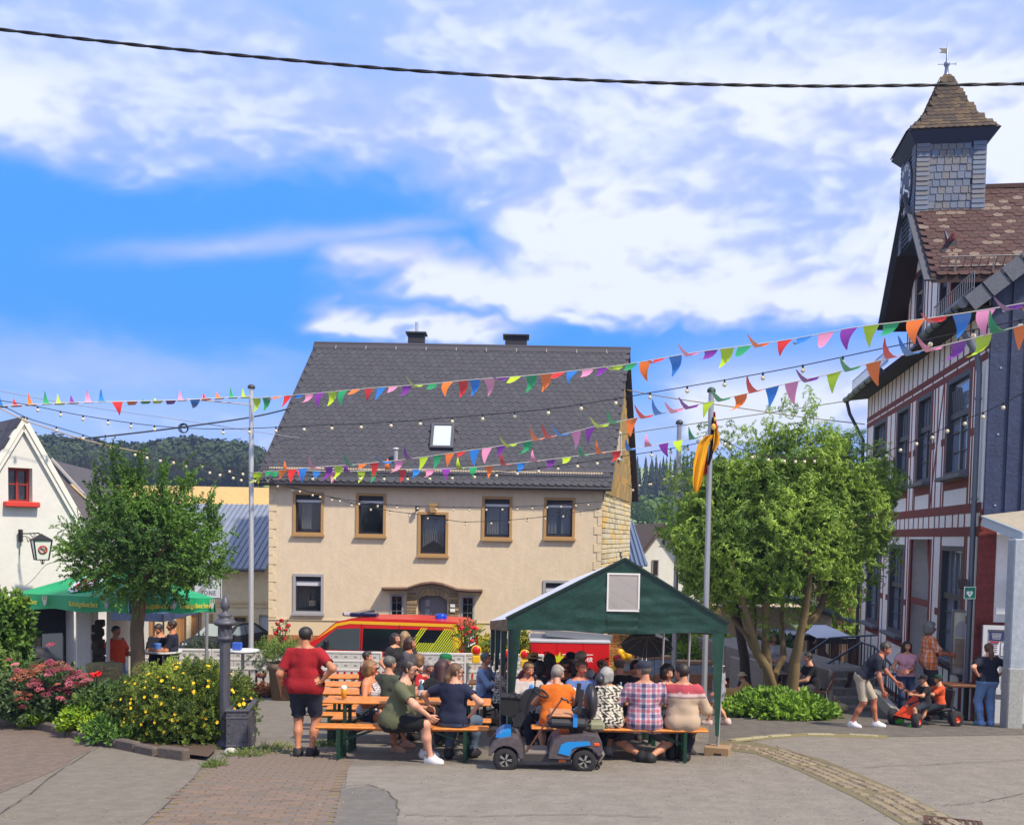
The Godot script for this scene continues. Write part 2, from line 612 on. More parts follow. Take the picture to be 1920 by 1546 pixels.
func wall_holes(b: MB,t: Transform3D,x0: float,x1: float,y0: float,y1: float,holes: Array,deep: float) -> void:
	var xs:=[x0,x1]
	var ys:=[y0,y1]
	for h in holes:
		xs.append_array([h.position.x,h.end.x])
		ys.append_array([h.position.y,h.end.y])
	xs.sort(); ys.sort()
	b.flat()
	for i in xs.size()-1:
		for k in ys.size()-1:
			var a: float=xs[i]; var c: float=xs[i+1]; var d: float=ys[k]; var e: float=ys[k+1]
			if c-a<1e-4 or e-d<1e-4: continue
			var mid:=Vector2((a+c)/2,(d+e)/2)
			var open:=false
			for h in holes:
				if h.has_point(mid): open=true
			if not open:
				b.quad(t*V(a,d,0),t*V(c,d,0),t*V(c,e,0),t*V(a,e,0))
	for h in holes:
		var p: Vector2=h.position
		var q: Vector2=h.end
		b.quad(t*V(p.x,p.y,0),t*V(p.x,q.y,0),t*V(p.x,q.y,-deep),t*V(p.x,p.y,-deep))
		b.quad(t*V(q.x,q.y,0),t*V(q.x,p.y,0),t*V(q.x,p.y,-deep),t*V(q.x,q.y,-deep))
		b.quad(t*V(p.x,q.y,0),t*V(q.x,q.y,0),t*V(q.x,q.y,-deep),t*V(p.x,q.y,-deep))
		b.quad(t*V(p.x,p.y,0),t*V(p.x,p.y,-deep),t*V(q.x,p.y,-deep),t*V(q.x,p.y,0))
func frame_of(b: MB,t: Transform3D,r: Rect2,w: float,z0: float,z1: float) -> void:
	var d:=z1-z0
	var zc:=(z0+z1)/2
	b.box(t*V(r.position.x+w/2,r.get_center().y,zc),V(w,r.size.y,d),t.basis)
	b.box(t*V(r.end.x-w/2,r.get_center().y,zc),V(w,r.size.y,d),t.basis)
	b.box(t*V(r.get_center().x,r.position.y+w/2,zc),V(r.size.x-2*w,w,d),t.basis)
	b.box(t*V(r.get_center().x,r.end.y-w/2,zc),V(r.size.x-2*w,w,d),t.basis)
func pane(t: Transform3D,r: Rect2,z: float,parent: Node,m: Material=null) -> void:
	var b:=MB.new()
	b.box(t*V(r.get_center().x,r.get_center().y,z),V(r.size.x,r.size.y,.012),t.basis)
	obj("pane",b,m if m else glass("#1c2128",.36),parent)
func drape(t: Transform3D,x0: float,x1: float,y0: float,y1: float,z: float,waves: int,parent: Node,m: Material,lift0:=.0,lift1:=.0,called := "curtain") -> void:
	var b:=MB.new()
	b.smooth()
	var n:=waves*6
	for i in n:
		var v:=[]
		for c in [i,i+1]:
			var f: float=c/float(n)
			var x:=lerpf(x0,x1,f)
			var zz:=z+.03*sin(TAU*waves*f)
			v.append([t*V(x,y0+lerpf(lift0,lift1,f),zz),t*V(x,y1,zz)])
		b.quad(v[0][0],v[1][0],v[1][1],v[0][1])
	obj(called,b,m,parent)
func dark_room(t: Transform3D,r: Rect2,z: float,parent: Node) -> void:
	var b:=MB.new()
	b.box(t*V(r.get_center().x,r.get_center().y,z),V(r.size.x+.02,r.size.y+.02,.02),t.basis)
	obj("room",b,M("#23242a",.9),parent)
func R(t: Transform3D,x0: float,y0: float,x1: float,y1: float) -> Rect2:
	var a:=PL(x0,y1,t)
	var b:=PL(x1,y0,t)
	return Rect2(a,b-a)
func main_house() -> void:
	var org:=P(503,1180,33.0)
	org.y=.0
	var t:=Transform3D(Basis(),org)
	var W:=10.72
	var sk:=.215
	var dep:=8.6
	var eave:=3.70
	var ridge:=8.50
	var base:=gy(org.z)-.4
	var hs:=thing("beige_house","large beige rendered house with dark slate roof and arched front door","house",Vector3.ZERO)
	var stone:=M("#a98758",.8)
	var grey:=M("#9a9aa0",.7)
	var wins:=[
		[549,923,607,1002,0],[667,925,724,1005,1],[783,960,841,1042,2],[903,931,961,1011,3],[1019,933,1079,1010,4],
		[549,1076,607,1150,5],[1017,1088,1075,1163,5]]
	var holes:=[]
	var rects:=[]
	for w in wins:
		var r:=R(t,w[0],w[1],w[2],w[3])
		rects.append(r)
		holes.append(r.grow(-.02))
	var small:=[R(t,731,1114,757,1160),R(t,864,1117,890,1164)]
	for r in small: holes.append(r.grow(-.02))
	var door:=R(t,783,1100,839,1190)
	door.position.y=-1.55
	door.end.y=PL(810,1116,t).y
	holes.append(door)
	var yb:=PL(560,1160,t).y
	var b:=MB.new()
	wall_holes(b,t,0,W,yb,eave+.1,holes.filter(func(h): return h.position.y>-1.5),.2)
	var wallm:=streaky("#d2c1a6","#d9c8ad")
	var wall: MeshInstance3D
	b=MB.new()
	var upper:=holes.duplicate()
	upper.erase(door)
	var dtop:=Rect2(door.position.x,yb,door.size.x,door.end.y-yb)
	upper.append(dtop)
	wall_holes(b,t,0,W,yb,eave+.1,upper,.22)
	var ed:=V(sk,0,-1)
	var gx:=func(u: float,y: float,d: float) -> Vector3: return org+V(u,0,0)+ed*d+V(0,y,0)
	b.quad(gx.call(.0,base,dep),gx.call(.0,base,.0),gx.call(.0,eave,.0),gx.call(.0,eave,dep))
	b.tri(gx.call(.0,eave,.0),gx.call(.0,ridge-.2,dep/2),gx.call(.0,eave,dep))
	b.quad(gx.call(W,base,dep),gx.call(.0,base,dep),gx.call(.0,eave,dep),gx.call(W,eave,dep))
	wall=obj("wall",b,wallm,hs)
	b=MB.new()
	wall_holes(b,t,0,W,base,yb-.003,[Rect2(door.position.x,door.position.y,door.size.x,yb-door.position.y-.003)],.22)
	for seg in [[.0,door.position.x-.3],[door.end.x+.3,W]]:
		b.box(org+V((seg[0]+seg[1])/2,yb-.02,.015),V(seg[1]-seg[0],.035,.03))
	obj("plinth_render",b,M("#d6c3a2",.9),hs)
	b=MB.new()
	var yp:=PL(560,1190,t).y
	b.box(org+V(W/2,(base+yp)/2,.02),V(W+.04,yp-base,.06))
	obj("plinth",b,N("#9a5c38","#b47a4e",.8,.9,.5),hs)
	for side in [.0,W]:
		for k in 24:
			b=MB.new()
			var y:=yb+.05+k*.285
			if y>eave-.2: break
			b.box(org+V(side+(.07 if side==.0 else -.07)*(1.0 if k % 2 else 1.8),y+.13,.006),V(.14*(1.0 if k % 2 else 1.8),.265,.03))
			obj("quoin",b,N("#d0bd9c","#dccaa9",1.0,.9,.2),hs)
	var white:=M("#dcdee2",.8)
	for i in wins.size():
		var k: int=wins[i][4]
		var r: Rect2=rects[i]
		var win:=MB.new()
		var fm:=grey if k==5 else stone
		frame_of(win,t,r,.085,-.05,.04)
		win.box(t*V(r.get_center().x,r.position.y-.012,.04),V(r.size.x+.06,.07,.14))
		var wo:=obj("window",win,fm,hs)
		var inn:=r.grow(-.085)
		var sb:=MB.new()
		frame_of(sb,t,inn,.05,-.17,-.10)
		obj("frame",sb,M("#25242a",.5),wo)
		pane(t,inn.grow(-.05),-.14,wo)
		dark_room(t,inn,-1.0,wo)
		var left:=inn.position.x+.05
		var rgt:=inn.end.x-.05
		var bot:=inn.position.y+.05
		var top:=inn.end.y-.05
		if k != 2:
			sb=MB.new()
			var hgt:=.14 if k==5 else .075
			sb.box(t*V(r.get_center().x,inn.end.y-.16-hgt/2,-.085),V(inn.size.x-.02,hgt,.04))
			obj("shutter_box",sb,M("#c4c7cf",.6),wo)
			sb=MB.new()
			sb.box(t*V(r.get_center().x,inn.end.y-.08,-.09),V(inn.size.x-.02,.155,.03))
			obj("shutter_slot",sb,M("#25242a",.6),wo)
		var net:=M("#c6cad2",.9)
		if k==0:
			drape(t,left+.1,left+.42,bot+.06,top-.2,-.24,4,wo,net)
		elif k==2:
			drape(t,left,rgt,top-.55,top-.1,-.24,9,wo,net)
			drape(t,left,(left+rgt)/2,bot+.05,top-.5,-.25,5,wo,net,.1,.32)
			drape(t,(left+rgt)/2,rgt,bot+.05,top-.5,-.25,5,wo,net,.32,.1)
		elif k==3:
			drape(t,left+.02,left+.42,bot+.04,top-.2,-.24,5,wo,white)
			drape(t,rgt-.24,rgt,bot+.04,top-.2,-.24,4,wo,white)
		elif k==4:
			drape(t,left,left+.3,bot+.04,top-.12,-.24,3,wo,net)
			drape(t,rgt-.3,rgt,bot+.04,top-.12,-.24,3,wo,net)
		elif k==5:
			drape(t,left,left+.35,bot+.04,top-.3,-.24,4,wo,M("#6b7078",.9))
			drape(t,rgt-.3,rgt,bot+.04,top-.3,-.24,4,wo,M("#5f666e",.9))
			if i==5:
				sb=MB.new()
				sb.box(t*V((left+rgt)/2+.1,bot+.2,-.2),V(.24,.18,.03))
				obj("card",sb,M("#c9c8c0",.8),wo)
	var ks:=rects[2] as Rect2
	b=MB.new()
	var kc:=ks.get_center().x
	b.prism(PackedVector2Array([Vector2(-.09,0),Vector2(.09,0),Vector2(.15,.3),Vector2(-.15,.3)]),.12,Transform3D(Basis(),t*V(kc,ks.end.y-.02,.0)))
	obj("keystone",b,N("#96774c","#ad8f62",.4,.9,.6),hs)
	b=MB.new()
	b.bev(t*V(ks.position.x-.02,ks.end.y+.1,.16),V(.12,.16,.12),.02)
	b.bar(t*V(ks.position.x-.02,ks.end.y+.1,.1),t*V(ks.position.x-.02,ks.end.y+.1,.0),.04,.04)
	obj("floodlight",b,M("#2c2d33",.4),hs)
	for r in small:
		var win:=MB.new()
		frame_of(win,t,r,.06,-.04,.03)
		var wo:=obj("window",win,grey,hs)
		pane(t,r.grow(-.06),-.12,wo)
		dark_room(t,r,-.6,wo)
		for k in 3:
			var bar:=MB.new()
			if k==0:
				bar.box(t*V(r.get_center().x,r.get_center().y,.02),V(.02,r.size.y,.02))
			else:
				bar.box(t*V(r.get_center().x,r.position.y+r.size.y*k/3.0,.024),V(r.size.x,.02,.02))
			obj("bar",bar,M("#6c6d74",.5),wo)
	var qs:=["#8b7355","#77644c","#9c8566","#6f5d48","#a8916e"]
	for side in [[762.0,781.0],[841.0,860.0]]:
		var r:=R(t,side[0],1112,side[1],1190)
		r.position.y=-1.55
		r.end.y=PL(771,1110,t).y
		var y:=r.position.y
		while y<r.end.y-.02:
			var h:=minf(rr(.07,.14),r.end.y-y)
			var sb:=MB.new()
			sb.bev(t*V(r.get_center().x+rr(-.015,.015),y+h/2,.05),V(r.size.x+rr(-.03,.03),h-.012,.16+rr(-.03,.03)),.012)
			obj("stone",sb,N(qs[rng.randi() % 5],qs[rng.randi() % 5],.4,.9,.6),hs)
			y += h
	var ac:=t*V(door.get_center().x,door.end.y-.62,.0)
	for k in 9:
		var a0:=deg_to_rad(38.0+104.0*k/9.0)
		var a1:=deg_to_rad(38.0+104.0*(k+.94)/9.0)
		var sb:=MB.new()
		sb.prism(PackedVector2Array([Vector2(cos(a0),sin(a0))*.66,Vector2(cos(a0),sin(a0))*.86,Vector2(cos(a1),sin(a1))*.86,Vector2(cos(a1),sin(a1))*.66]),.12,Transform3D(Basis(),ac))
		obj("arch_stone",sb,N(qs[rng.randi() % 5],"#b09a78",.4,.9,.6),hs)
	var hood:=MB.new()
	var hp:=[]
	for p in [[718,1100],[740,1100],[764,1100],[778,1095],[792,1091],[811,1089],[830,1092],[844,1097],[858,1102],[882,1104],[905,1104]]:
		hp.append(PL(p[0],p[1],t))
	for i in hp.size()-1:
		for layer in [[.0,.05,.42],[-.055,.05,.32]]:
			var a: Vector2=hp[i]; var c: Vector2=hp[i+1]
			var y0: float=layer[0]; var hh: float=layer[1]; var dd: float=layer[2]
			hood.prism(PackedVector2Array([a+Vector2(0,y0-hh),c+Vector2(0,y0-hh),c+Vector2(0,y0),a+Vector2(0,y0)]),dd,t)
	obj("door_hood",hood,N("#6e5648","#8c7260",.7,.9,.5),hs)
	var dr:=MB.new()
	dr.box(t*V(door.get_center().x,(door.position.y+door.end.y)/2,-.16),V(door.size.x,door.size.y,.06))
	var dd:=obj("door",dr,M("#6d6a72",.5),hs)
	var db:=MB.new()
	frame_of(db,t,door,.07,-.13,-.08)
	obj("frame",db,M("#5a5860",.5),dd)
	db=MB.new()
	for k in 3:
		db.box(t*V(door.get_center().x-.17,door.get_center().y-.2+.3*k,-.125),V(.14,.2,.014))
	obj("pane",db,M("#8d94a2",.25),dd)
	db=MB.new()
	db.tube([t*V(door.get_center().x-.04,door.get_center().y-.35,-.08),t*V(door.get_center().x-.04,door.get_center().y+.1,-.08)],.014)
	obj("handle",db,M("#b9bcc4",.3,.8),dd)
	db=MB.new()
	for k in 2:
		db.box(t*V(PL(849,1150,t).x,PL(849,1134+9*k,t).y,.15),V(.15,.11,.03))
	obj("letter_box",db,M("#e4e4e2",.5),hs)
	var steps:=MB.new()
	for k in 8:
		steps.box(t*V(door.get_center().x,-1.6-.17*k-.085,.3+.14*k+.1),V(1.7,.168,.6+.28*k))
	obj("front_steps",steps,N("#7d7468","#958b7c",.9,.9,.5),hs)
	var gxv:=ed.normalized()
	var tg:=Transform3D(Basis(gxv,Vector3.UP,gxv.cross(Vector3.UP)),gx.call(W,.0,.0))
	var len_:=dep*ed.length()
	b=MB.new()
	b.quad(tg*V(0,base,-.03),tg*V(len_,base,-.03),tg*V(len_,eave,-.03),tg*V(0,eave,-.03))
	b.tri(tg*V(0,eave,-.03),tg*V(len_,eave,-.03),tg*V(len_/2,ridge-.2,-.03))
	obj("gable_wall",b,M("#97896f",.95),hs)
	var sc:=["#d6c9a4","#c9b88a","#e0d6bb","#c79f55","#bdb49c","#d9b56a"]
	var cours:=[]
	for m in 6: cours.append(MB.new())
	var y:=base
	var slit:=Rect2(len_*.62,-.2,.3,1.35)
	while y<eave-.05:
		var h:=rr(.14,.2)
		var x:=.02
		while x<len_-.05:
			var w:=minf(rr(.3,.62),len_-x)
			if not slit.intersects(Rect2(x,y,w,h)):
				(cours[rng.randi() % 6] as MB).bev(tg*V(x+w/2,y+h/2,.0),V(w-.018,h-.018,.08+rr(-.02,.03)),.015,tg.basis)
			x += w
		y += h
	for m in 6:
		var o:=obj("stone_courses",cours[m],N(sc[m],sc[(m+1) % 6],.6,.9,.6),hs)
		o.set_meta("kind","stuff")
	b=MB.new()
	b.box(tg*V(slit.get_center().x,slit.get_center().y,.0),V(slit.size.x,slit.size.y,.04),tg.basis)
	obj("slit_window",b,M("#2d2a28",.4),hs)
	var shs:=[MB.new(),MB.new(),MB.new()]
	y=eave-.55
	while y<ridge-.4:
		var x:=rr(-.3,.0)
		while x<len_:
			var half:=len_/2*clampf((ridge-.25-y-.15)/(ridge-.2-eave),.0,1.0)
			var x0:=maxf(x,len_/2-half)
			var x1:=minf(x+.5,len_/2+half)
			if x1-x0>.08:
				(shs[rng.randi() % 3] as MB).box(tg*V((x0+x1)/2,y+.14,.075),V(x1-x0-.014,.31,.014),tg.basis.rotated(tg.basis.x,.05))
			x += .5
		y += .26
	for m in 3:
		var o:=obj("gable_shingles",shs[m],N(["#8f7440","#a08048","#7d6a44"][m],["#a58a56","#b98f4a","#96814f"][m],.5,.9,.5),hs)
		o.set_meta("kind","stuff")
	var gwin:=Rect2(len_*.36,5.0-.55,.75,1.0)
	var gb:=MB.new()
	frame_of(gb,tg,gwin,.07,.05,.15)
	var gw:=obj("window",gb,M("#d8d6cc",.6),hs)
	pane(tg,gwin.grow(-.07),.115,gw,M("#3c3a38",.15))
	var ov:=.32
	var slope:=V(0,ridge-eave,0)+ed*(dep/2)
	var sl:=slope.length()
	var sy:=slope/sl
	var sx:=Vector3.RIGHT
	var snrm:=sx.cross(sy).normalized()
	sy=snrm.cross(sx)
	var e0: Vector3=gx.call(.0,eave,.0)-slope/sl*.5
	var shear:=(slope/sl).x/(slope/sl).dot(sy)
	var climb:=(slope/sl).dot(sy)
	var len_up:=(sl+.5)*climb
	var rp:=func(u: float,v: float,n: float) -> Vector3: return e0+sx*(u+shear*v)+sy*v+snrm*n
	b=MB.new()
	b.quad(rp.call(-ov,.0,.0),rp.call(W+ov,.0,.0),rp.call(W+ov,len_up,.0),rp.call(-ov,len_up,.0))
	b.quad(rp.call(-ov,.0,-.14),rp.call(-ov,len_up,-.14),rp.call(W+ov,len_up,-.14),rp.call(W+ov,.0,-.14))
	b.quad(rp.call(-ov,.0,-.14),rp.call(W+ov,.0,-.14),rp.call(W+ov,.0,.0),rp.call(-ov,.0,.0))
	b.quad(rp.call(-ov,.0,.0),rp.call(-ov,len_up,.0),rp.call(-ov,len_up,-.14),rp.call(-ov,.0,-.14))
	b.quad(rp.call(W+ov,len_up,.0),rp.call(W+ov,.0,.0),rp.call(W+ov,.0,-.14),rp.call(W+ov,len_up,-.14))
	var top0: Vector3=rp.call(-ov,len_up,.0)
	var top1: Vector3=rp.call(W+ov,len_up,.0)
	var down:=V(0,-(ridge-eave)-.35,0)+ed*(dep/2+.4)
	b.quad(top0,top1,top1+down,top0+down)
	b.quad(top1+down-V(0,.16,0),top1-V(0,.16,0),top0-V(0,.16,0),top0+down-V(0,.16,0))
	b.quad(top1,top1-V(0,.16,0),top1+down-V(0,.16,0),top1+down)
	b.quad(top0,top0+down,top0+down-V(0,.16,0),top0-V(0,.16,0))
	var roof:=obj("roof",b,M("#3a3840",.8),hs)
	var tm:=[]
	for v in 2:
		var q:=MB.new()
		var pl:=vpoly([-.125,.13,-.125,-.04,-.05,-.135,.05,-.145,.11,-.06,.125,.0,.125,.13])
		if v: pl=vpoly([-.124,.13,-.124,-.05,-.04,-.138,.055,-.142,.12,-.045,.124,.13])
		q.prism(pl,.014)
		tm.append(q.done())
	var tmat:=[N("#3c3d45","#464750",.7,.8,.3),N("#3a3b42","#44454d",.7,.8,.3),N("#404148","#4a4b53",.7,.8,.3)]
	var rest:=[]
	var cnt:=0
	var v:=.12
	var row:=0
	var sky_r:=[R(Transform3D(Basis(sx,sy,snrm),e0),806,798,853,843)]
	var rb:=Basis(sx,sy,snrm)
	while v<len_up-.1:
		var u:=-ov+.16+(.122 if row % 2 else .0)
		while u<W+ov-.05:
			var x:=u+shear*v
			if not (sky_r[0] as Rect2).grow(.02).has_point(Vector2(x,v)):
				var tr:=Transform3D(rb.rotated(sx,-.045).rotated(snrm,rr(-.015,.015)),rp.call(u,v,.014+rr(0,.006)))
				if cnt<300:
					var o:=put("tile",tm[cnt % 2],tmat[rng.randi() % 3],roof)
					o.transform=tr
					cnt += 1
				else:
					rest.append(tr)
			u += .244
		v += .205
		row += 1
	for g in 3:
		var part:=[]
		for i in rest.size():
			if (i*7+i/5) % 3==g: part.append(rest[i])
		scatter("tiles",tm[g % 2],tmat[g],part,roof)
	b=MB.new()
	var rc0: Vector3=rp.call(-ov-.02,len_up-.14,.03)
	b.box(rp.call(W/2,len_up-.13,.035),V(W+2*ov+.04,.3,.02),rb)
	b.box(rp.call(W/2,len_up+.02,.01),V(W+2*ov+.04,.08,.1),rb)
	obj("ridge_cap",b,M("#3c3a42",.7),roof)
	for k in 10:
		b=MB.new()
		b.box(rp.call(.5+k*1.08,len_up-.24,.055),V(.035,.2,.02),rb)
		obj("clip",b,M("#8c8a86",.5,.5),roof)
	b=MB.new()
	for rail in [.05,.27]:
		b.tube([rp.call(-ov,.42,rail),rp.call(W+ov,.42,rail)],.011,5)
	for k in 140:
		var u:=-ov+(W+2*ov)*k/139.0
		b.bar(rp.call(u,.42,.04),rp.call(u,.42,.27),.012,.012,sx)
	obj("snow_guard",b,M("#6f7078",.5,.4),roof)
	b=MB.new()
	b.tube([rp.call(-ov,-.04,-.07),rp.call(W+ov,-.04,-.07)],.07,10)
	obj("gutter",b,M("#2f2e34",.5),roof)
	var sr: Rect2=sky_r[0]
	var ts:=Transform3D(rb,e0)
	b=MB.new()
	frame_of(b,ts,sr,.09,.0,.13)
	var skl:=obj("skylight",b,M("#4c4b54",.5),roof)
	b=MB.new()
	b.box(ts*V(sr.get_center().x,sr.get_center().y,.08),V(sr.size.x-.17,sr.size.y-.17,.02),rb)
	obj("pane",b,M("#b9cbd0",.12),skl)
	b=MB.new()
	var vp:=ts*V(PL(742,868,ts).x,PL(742,868,ts).y,.0)
	b.tube([vp,vp+V(0,.42,.05)],.07,10)
	b.ball(vp+V(0,.45,.05),V(.11,.05,.11))
	obj("vent_pipe",b,M("#c3c2c6",.4,.3),roof)
	for c in [[765,628,802,660,true],[945,634,995,664,false]]:
		var c0:=P(c[0],c[3],38.0)
		var c1:=P(c[2],c[1],38.0)
		b=MB.new()
		var w: float=(c1.x-c0.x)*.82
		var hgt: float=c1.y-ridge+.6
		var cc:=V((c0.x+c1.x)/2-.05,ridge-.6+hgt/2,-38.0)
		for k in 7:
			b.box(cc+V(0,-hgt/2+hgt*(k+.5)/7.0,0),V(w,hgt/7.0-.008,w*.9),Basis(Vector3.RIGHT,.03))
		var ch:=obj("chimney",b,M("#33323a",.8),roof)
		b=MB.new()
		b.box(cc+V(0,hgt/2+.03,0),V(w+.16,.06,w+.1))
		obj("chimney_cap",b,M("#26252c",.7),ch)
		if c[4]:
			b=MB.new()
			b.tube([cc+V(.0,hgt/2,0),cc+V(.0,hgt/2+.46,0)],.06,10)
			obj("flue",b,M("#c9ccd2",.3,.7),ch)
func barn() -> void:
	var D:=37.0
	var org:=P(503,1100,D)
	org.y=0
	org.x -= .02
	var t:=Transform3D(Basis(),org)
	var hs:=thing("barn","cream barn with blue ribbed metal roof and brown doors, left of the beige house","barn")
	var eave:=PL(450,1060,t).y
	var base:=gy(-D)-.5
	var x0:=-9.5
	var openings:=[[328,1150,349,1232,"door"],[357,1148,378,1232,"door"],[437,1154,464,1180,"window"],[485,1153,503,1235,"door2"],[204,1160,238,1232,"door"],[392,1150,399,1190,"window"],[262,1152,290,1232,"door"]]
	var holes:=[]
	for o in openings: holes.append(R(t,o[0],o[1],o[2],o[3]))
	var b:=MB.new()
	wall_holes(b,t,x0,.0,base,eave,holes,.2)
	b.quad(t*V(x0,base,-6),t*V(x0,base,0),t*V(x0,eave,0),t*V(x0,eave,-6))
	b.quad(t*V(0,base,-6),t*V(x0,base,-6),t*V(x0,eave+2,-6),t*V(0,eave+2,-6))
	obj("wall",b,N("#d8c49a","#e2d2ac",2.4,.9,.35),hs)
	b=MB.new()
	b.box(t*V(x0/2,PL(450,1129,t).y,.02),V(-x0,.09,.05))
	b.box(t*V(x0/2,PL(450,1137,t).y,.015),V(-x0,.05,.04))
	obj("cornice",b,M("#d3bd92",.9),hs)
	for i in openings.size():
		var h: Rect2=holes[i]
		var kind: String=openings[i][4]
		if kind == "window":
			b=MB.new()
			frame_of(b,t,h,.06,-.1,.02)
			var wo:=obj("window",b,M("#a98f58",.8),hs)
			pane(t,h.grow(-.05),-.08,wo,M("#1f1f26",.2))
		else:
			b=MB.new()
			b.box(t*V(h.get_center().x,h.get_center().y,-.15),V(h.size.x,h.size.y,.05))
			var door:=obj("door",b,M("#b5875a" if kind == "door" else "#c9ccd2",.7),hs)
			var nb:=5 if kind == "door" else 8
			for k in nb:
				b=MB.new()
				b.bev(t*V(h.position.x+h.size.x*(k+.5)/nb,h.get_center().y,-.115),V(h.size.x/nb-.008,h.size.y-.02,.02),.004)
				obj("board",b,M(["#a87a4a","#b08250","#a07346"][k % 3] if kind == "door" else "#cfd2d8",.7),door)
	var e0:=t*V(x0-.3,eave-.12,.45)
	var up:=(V(0,2.35,-5.4)).normalized()
	var lenu:=6.1
	var nrm:=Vector3.RIGHT.cross(up).normalized()
	b=MB.new()
	b.box(e0+V((-x0+.3)/2,0,0)+up*lenu/2,V(-x0+.3,lenu,.05),Basis(Vector3.RIGHT,up,nrm))
	var roof:=obj("roof",b,N("#747e90","#818b9c",4.0,.5,.0),hs)
	for k in 47:
		b=MB.new()
		b.box(e0+V(.02+k*.208,0,0)+up*lenu/2+nrm*.035,V(.035,lenu-.01,.05),Basis(Vector3.RIGHT,up,nrm))
		obj("rib",b,M("#667084",.5),roof)
	b=MB.new()
	b.tube([e0-up*.04,e0-up*.04+V(-x0+.3,0,0)],.06,8)
	obj("gutter",b,M("#4c4a50",.5),roof)
func white_house() -> void:
	var az:=deg_to_rad(42.0)
	var n:=V(sin(az),0,cos(az))
	var x:=V(cos(az),0,-sin(az))
	var org:=P(42,900,21.0)
	org.y=0
	var t:=Transform3D(Basis(x,Vector3.UP,n),org)
	var apex:=PL(42,786,t)
	var lo:=PL(166,1004,t)
	var base:=-2.6
	var hs:=thing("white_house","white rendered gable house with small red window on the left edge","house")
	var wallm:=N("#cccdca","#d6d6d2",1.7,.9,.12)
	var k:=(apex.y-lo.y)/(lo.x-apex.x)
	var win:=R(t,15,878,60,940)
	var eave:=lo.y+.05
	var wr:=lo.x-.12
	var wl:=apex.x-4.2
	var dop:=R(t,32,1138,138,1255)
	var dtop:=dop.end.y
	dop.position.y=base
	dop.end.y=dtop
	var b:=MB.new()
	wall_holes(b,t,wl,wr,base,eave,[dop],.5)
	var cols:=[wl,apex.x-(apex.y-eave)/k,win.position.x,win.end.x,apex.x,wr]
	cols.sort()
	for i in cols.size()-1:
		var a: float=cols[i]
		var c: float=cols[i+1]
		var ya:=maxf(eave,apex.y-absf(a-apex.x)*k)
		var yc:=maxf(eave,apex.y-absf(c-apex.x)*k)
		if a<apex.x-(apex.y-eave)/k-.001: continue
		if a>=win.position.x-.01 and c<=win.end.x+.01:
			b.quad(t*V(a,eave,0),t*V(c,eave,0),t*V(c,win.position.y,0),t*V(a,win.position.y,0))
			b.quad(t*V(a,win.end.y,0),t*V(c,win.end.y,0),t*V(c,yc,0),t*V(a,ya,0))
		else:
			b.quad(t*V(a,eave,0),t*V(c,eave,0),t*V(c,yc,0),t*V(a,ya,0))
	var xl:=apex.x-(apex.y-eave)/k
	b.tri(t*V(xl,eave,0),t*V(win.position.x if xl>win.position.x else xl,eave,0),t*V(xl,eave,0))
	var p:=win.position
	var q:=win.end
	for f in [[p,Vector2(p.x,q.y)],[Vector2(p.x,q.y),q],[q,Vector2(q.x,p.y)],[Vector2(q.x,p.y),p]]:
		b.quad(t*V(f[0].x,f[0].y,0),t*V(f[1].x,f[1].y,0),t*V(f[1].x,f[1].y,-.35),t*V(f[0].x,f[0].y,-.35))
	b.quad(t*V(wr,base,0),t*V(wr,base,-9),t*V(wr,eave,-9),t*V(wr,eave,0))
	obj("wall",b,wallm,hs)
	b=MB.new()
	var wi:=Rect2(win.position,win.size)
	frame_of(b,t,wi,.05,-.3,-.22)
	b.box(t*V(wi.get_center().x,wi.get_center().y,-.26),V(.05,wi.size.y-.1,.075),t.basis)
	for s in [-1,1]:
		b.box(t*V(wi.get_center().x+s*wi.size.x/4,wi.get_center().y+.02,-.26),V(wi.size.x/2-.07,.03,.06),t.basis)
	var wo:=obj("window",b,M("#8e2a22",.5),hs)
	pane(t,wi.grow(-.05),-.27,wo)
	dark_room(t,wi,-.9,wo)
	for c in [.25,.72]:
		drape(t,wi.position.x+wi.size.x*c-.08,wi.position.x+wi.size.x*c+.1,wi.position.y+.06,wi.end.y-.05,-.4,3,wo,M("#8f959c",.9))
	b=MB.new()
	b.bev(t*V(wi.get_center().x,wi.position.y-.05,.05),V(wi.size.x+.2,.11,.24),.015,t.basis)
	obj("sill",b,M("#c8362a",.6),wo)
	var vx:=lo.x+.05
	var vy:=apex.y-(vx-apex.x)*k
	for s in [1.0,-1.0]:
		b=MB.new()
		var far:=vx if s>0 else apex.x-(apex.y-vy)/k
		for w in [[.0,.10,.12],[.14,.07,.06]]:
			b.bar(t*V(apex.x,apex.y-w[0],.05),t*V(far,vy-w[0],.05),.1,w[2],t.basis.z)
		obj("verge_board",b,M("#d9d8d0",.7),hs)
	var sl:=Vector2(1,-k).normalized()
	var slates:=0
	b=MB.new()
	for s in [1.0,-1.0]:
		var a:=t*V(apex.x,apex.y+.06,.1)
		var c:=t*V(apex.x+s*(vx-apex.x+.08),vy-.05,.1)
		if s<0: c=t*V(apex.x-(apex.y-1.0)/k,1.0,.1)
		var back:=n*-9.5
		var th:=V(0,.07,0)
		if s>0:
			b.quad(a,c,c+back,a+back); b.quad(a-th,a+back-th,c+back-th,c-th); b.quad(c-th,c,a,a-th)
		else:
			b.quad(c,a,a+back,c+back); b.quad(c-th,c+back-th,a+back-th,a-th); b.quad(a-th,a,c,c-th)
	var roof:=obj("roof",b,M("#36343a",.8),hs)
	var lsl:=(t.basis*V(-1.0,-k,0)).normalized()
	var ln:=lsl.cross(n).normalized()
	if ln.y<0: ln=-ln
	var sm:=MB.new()
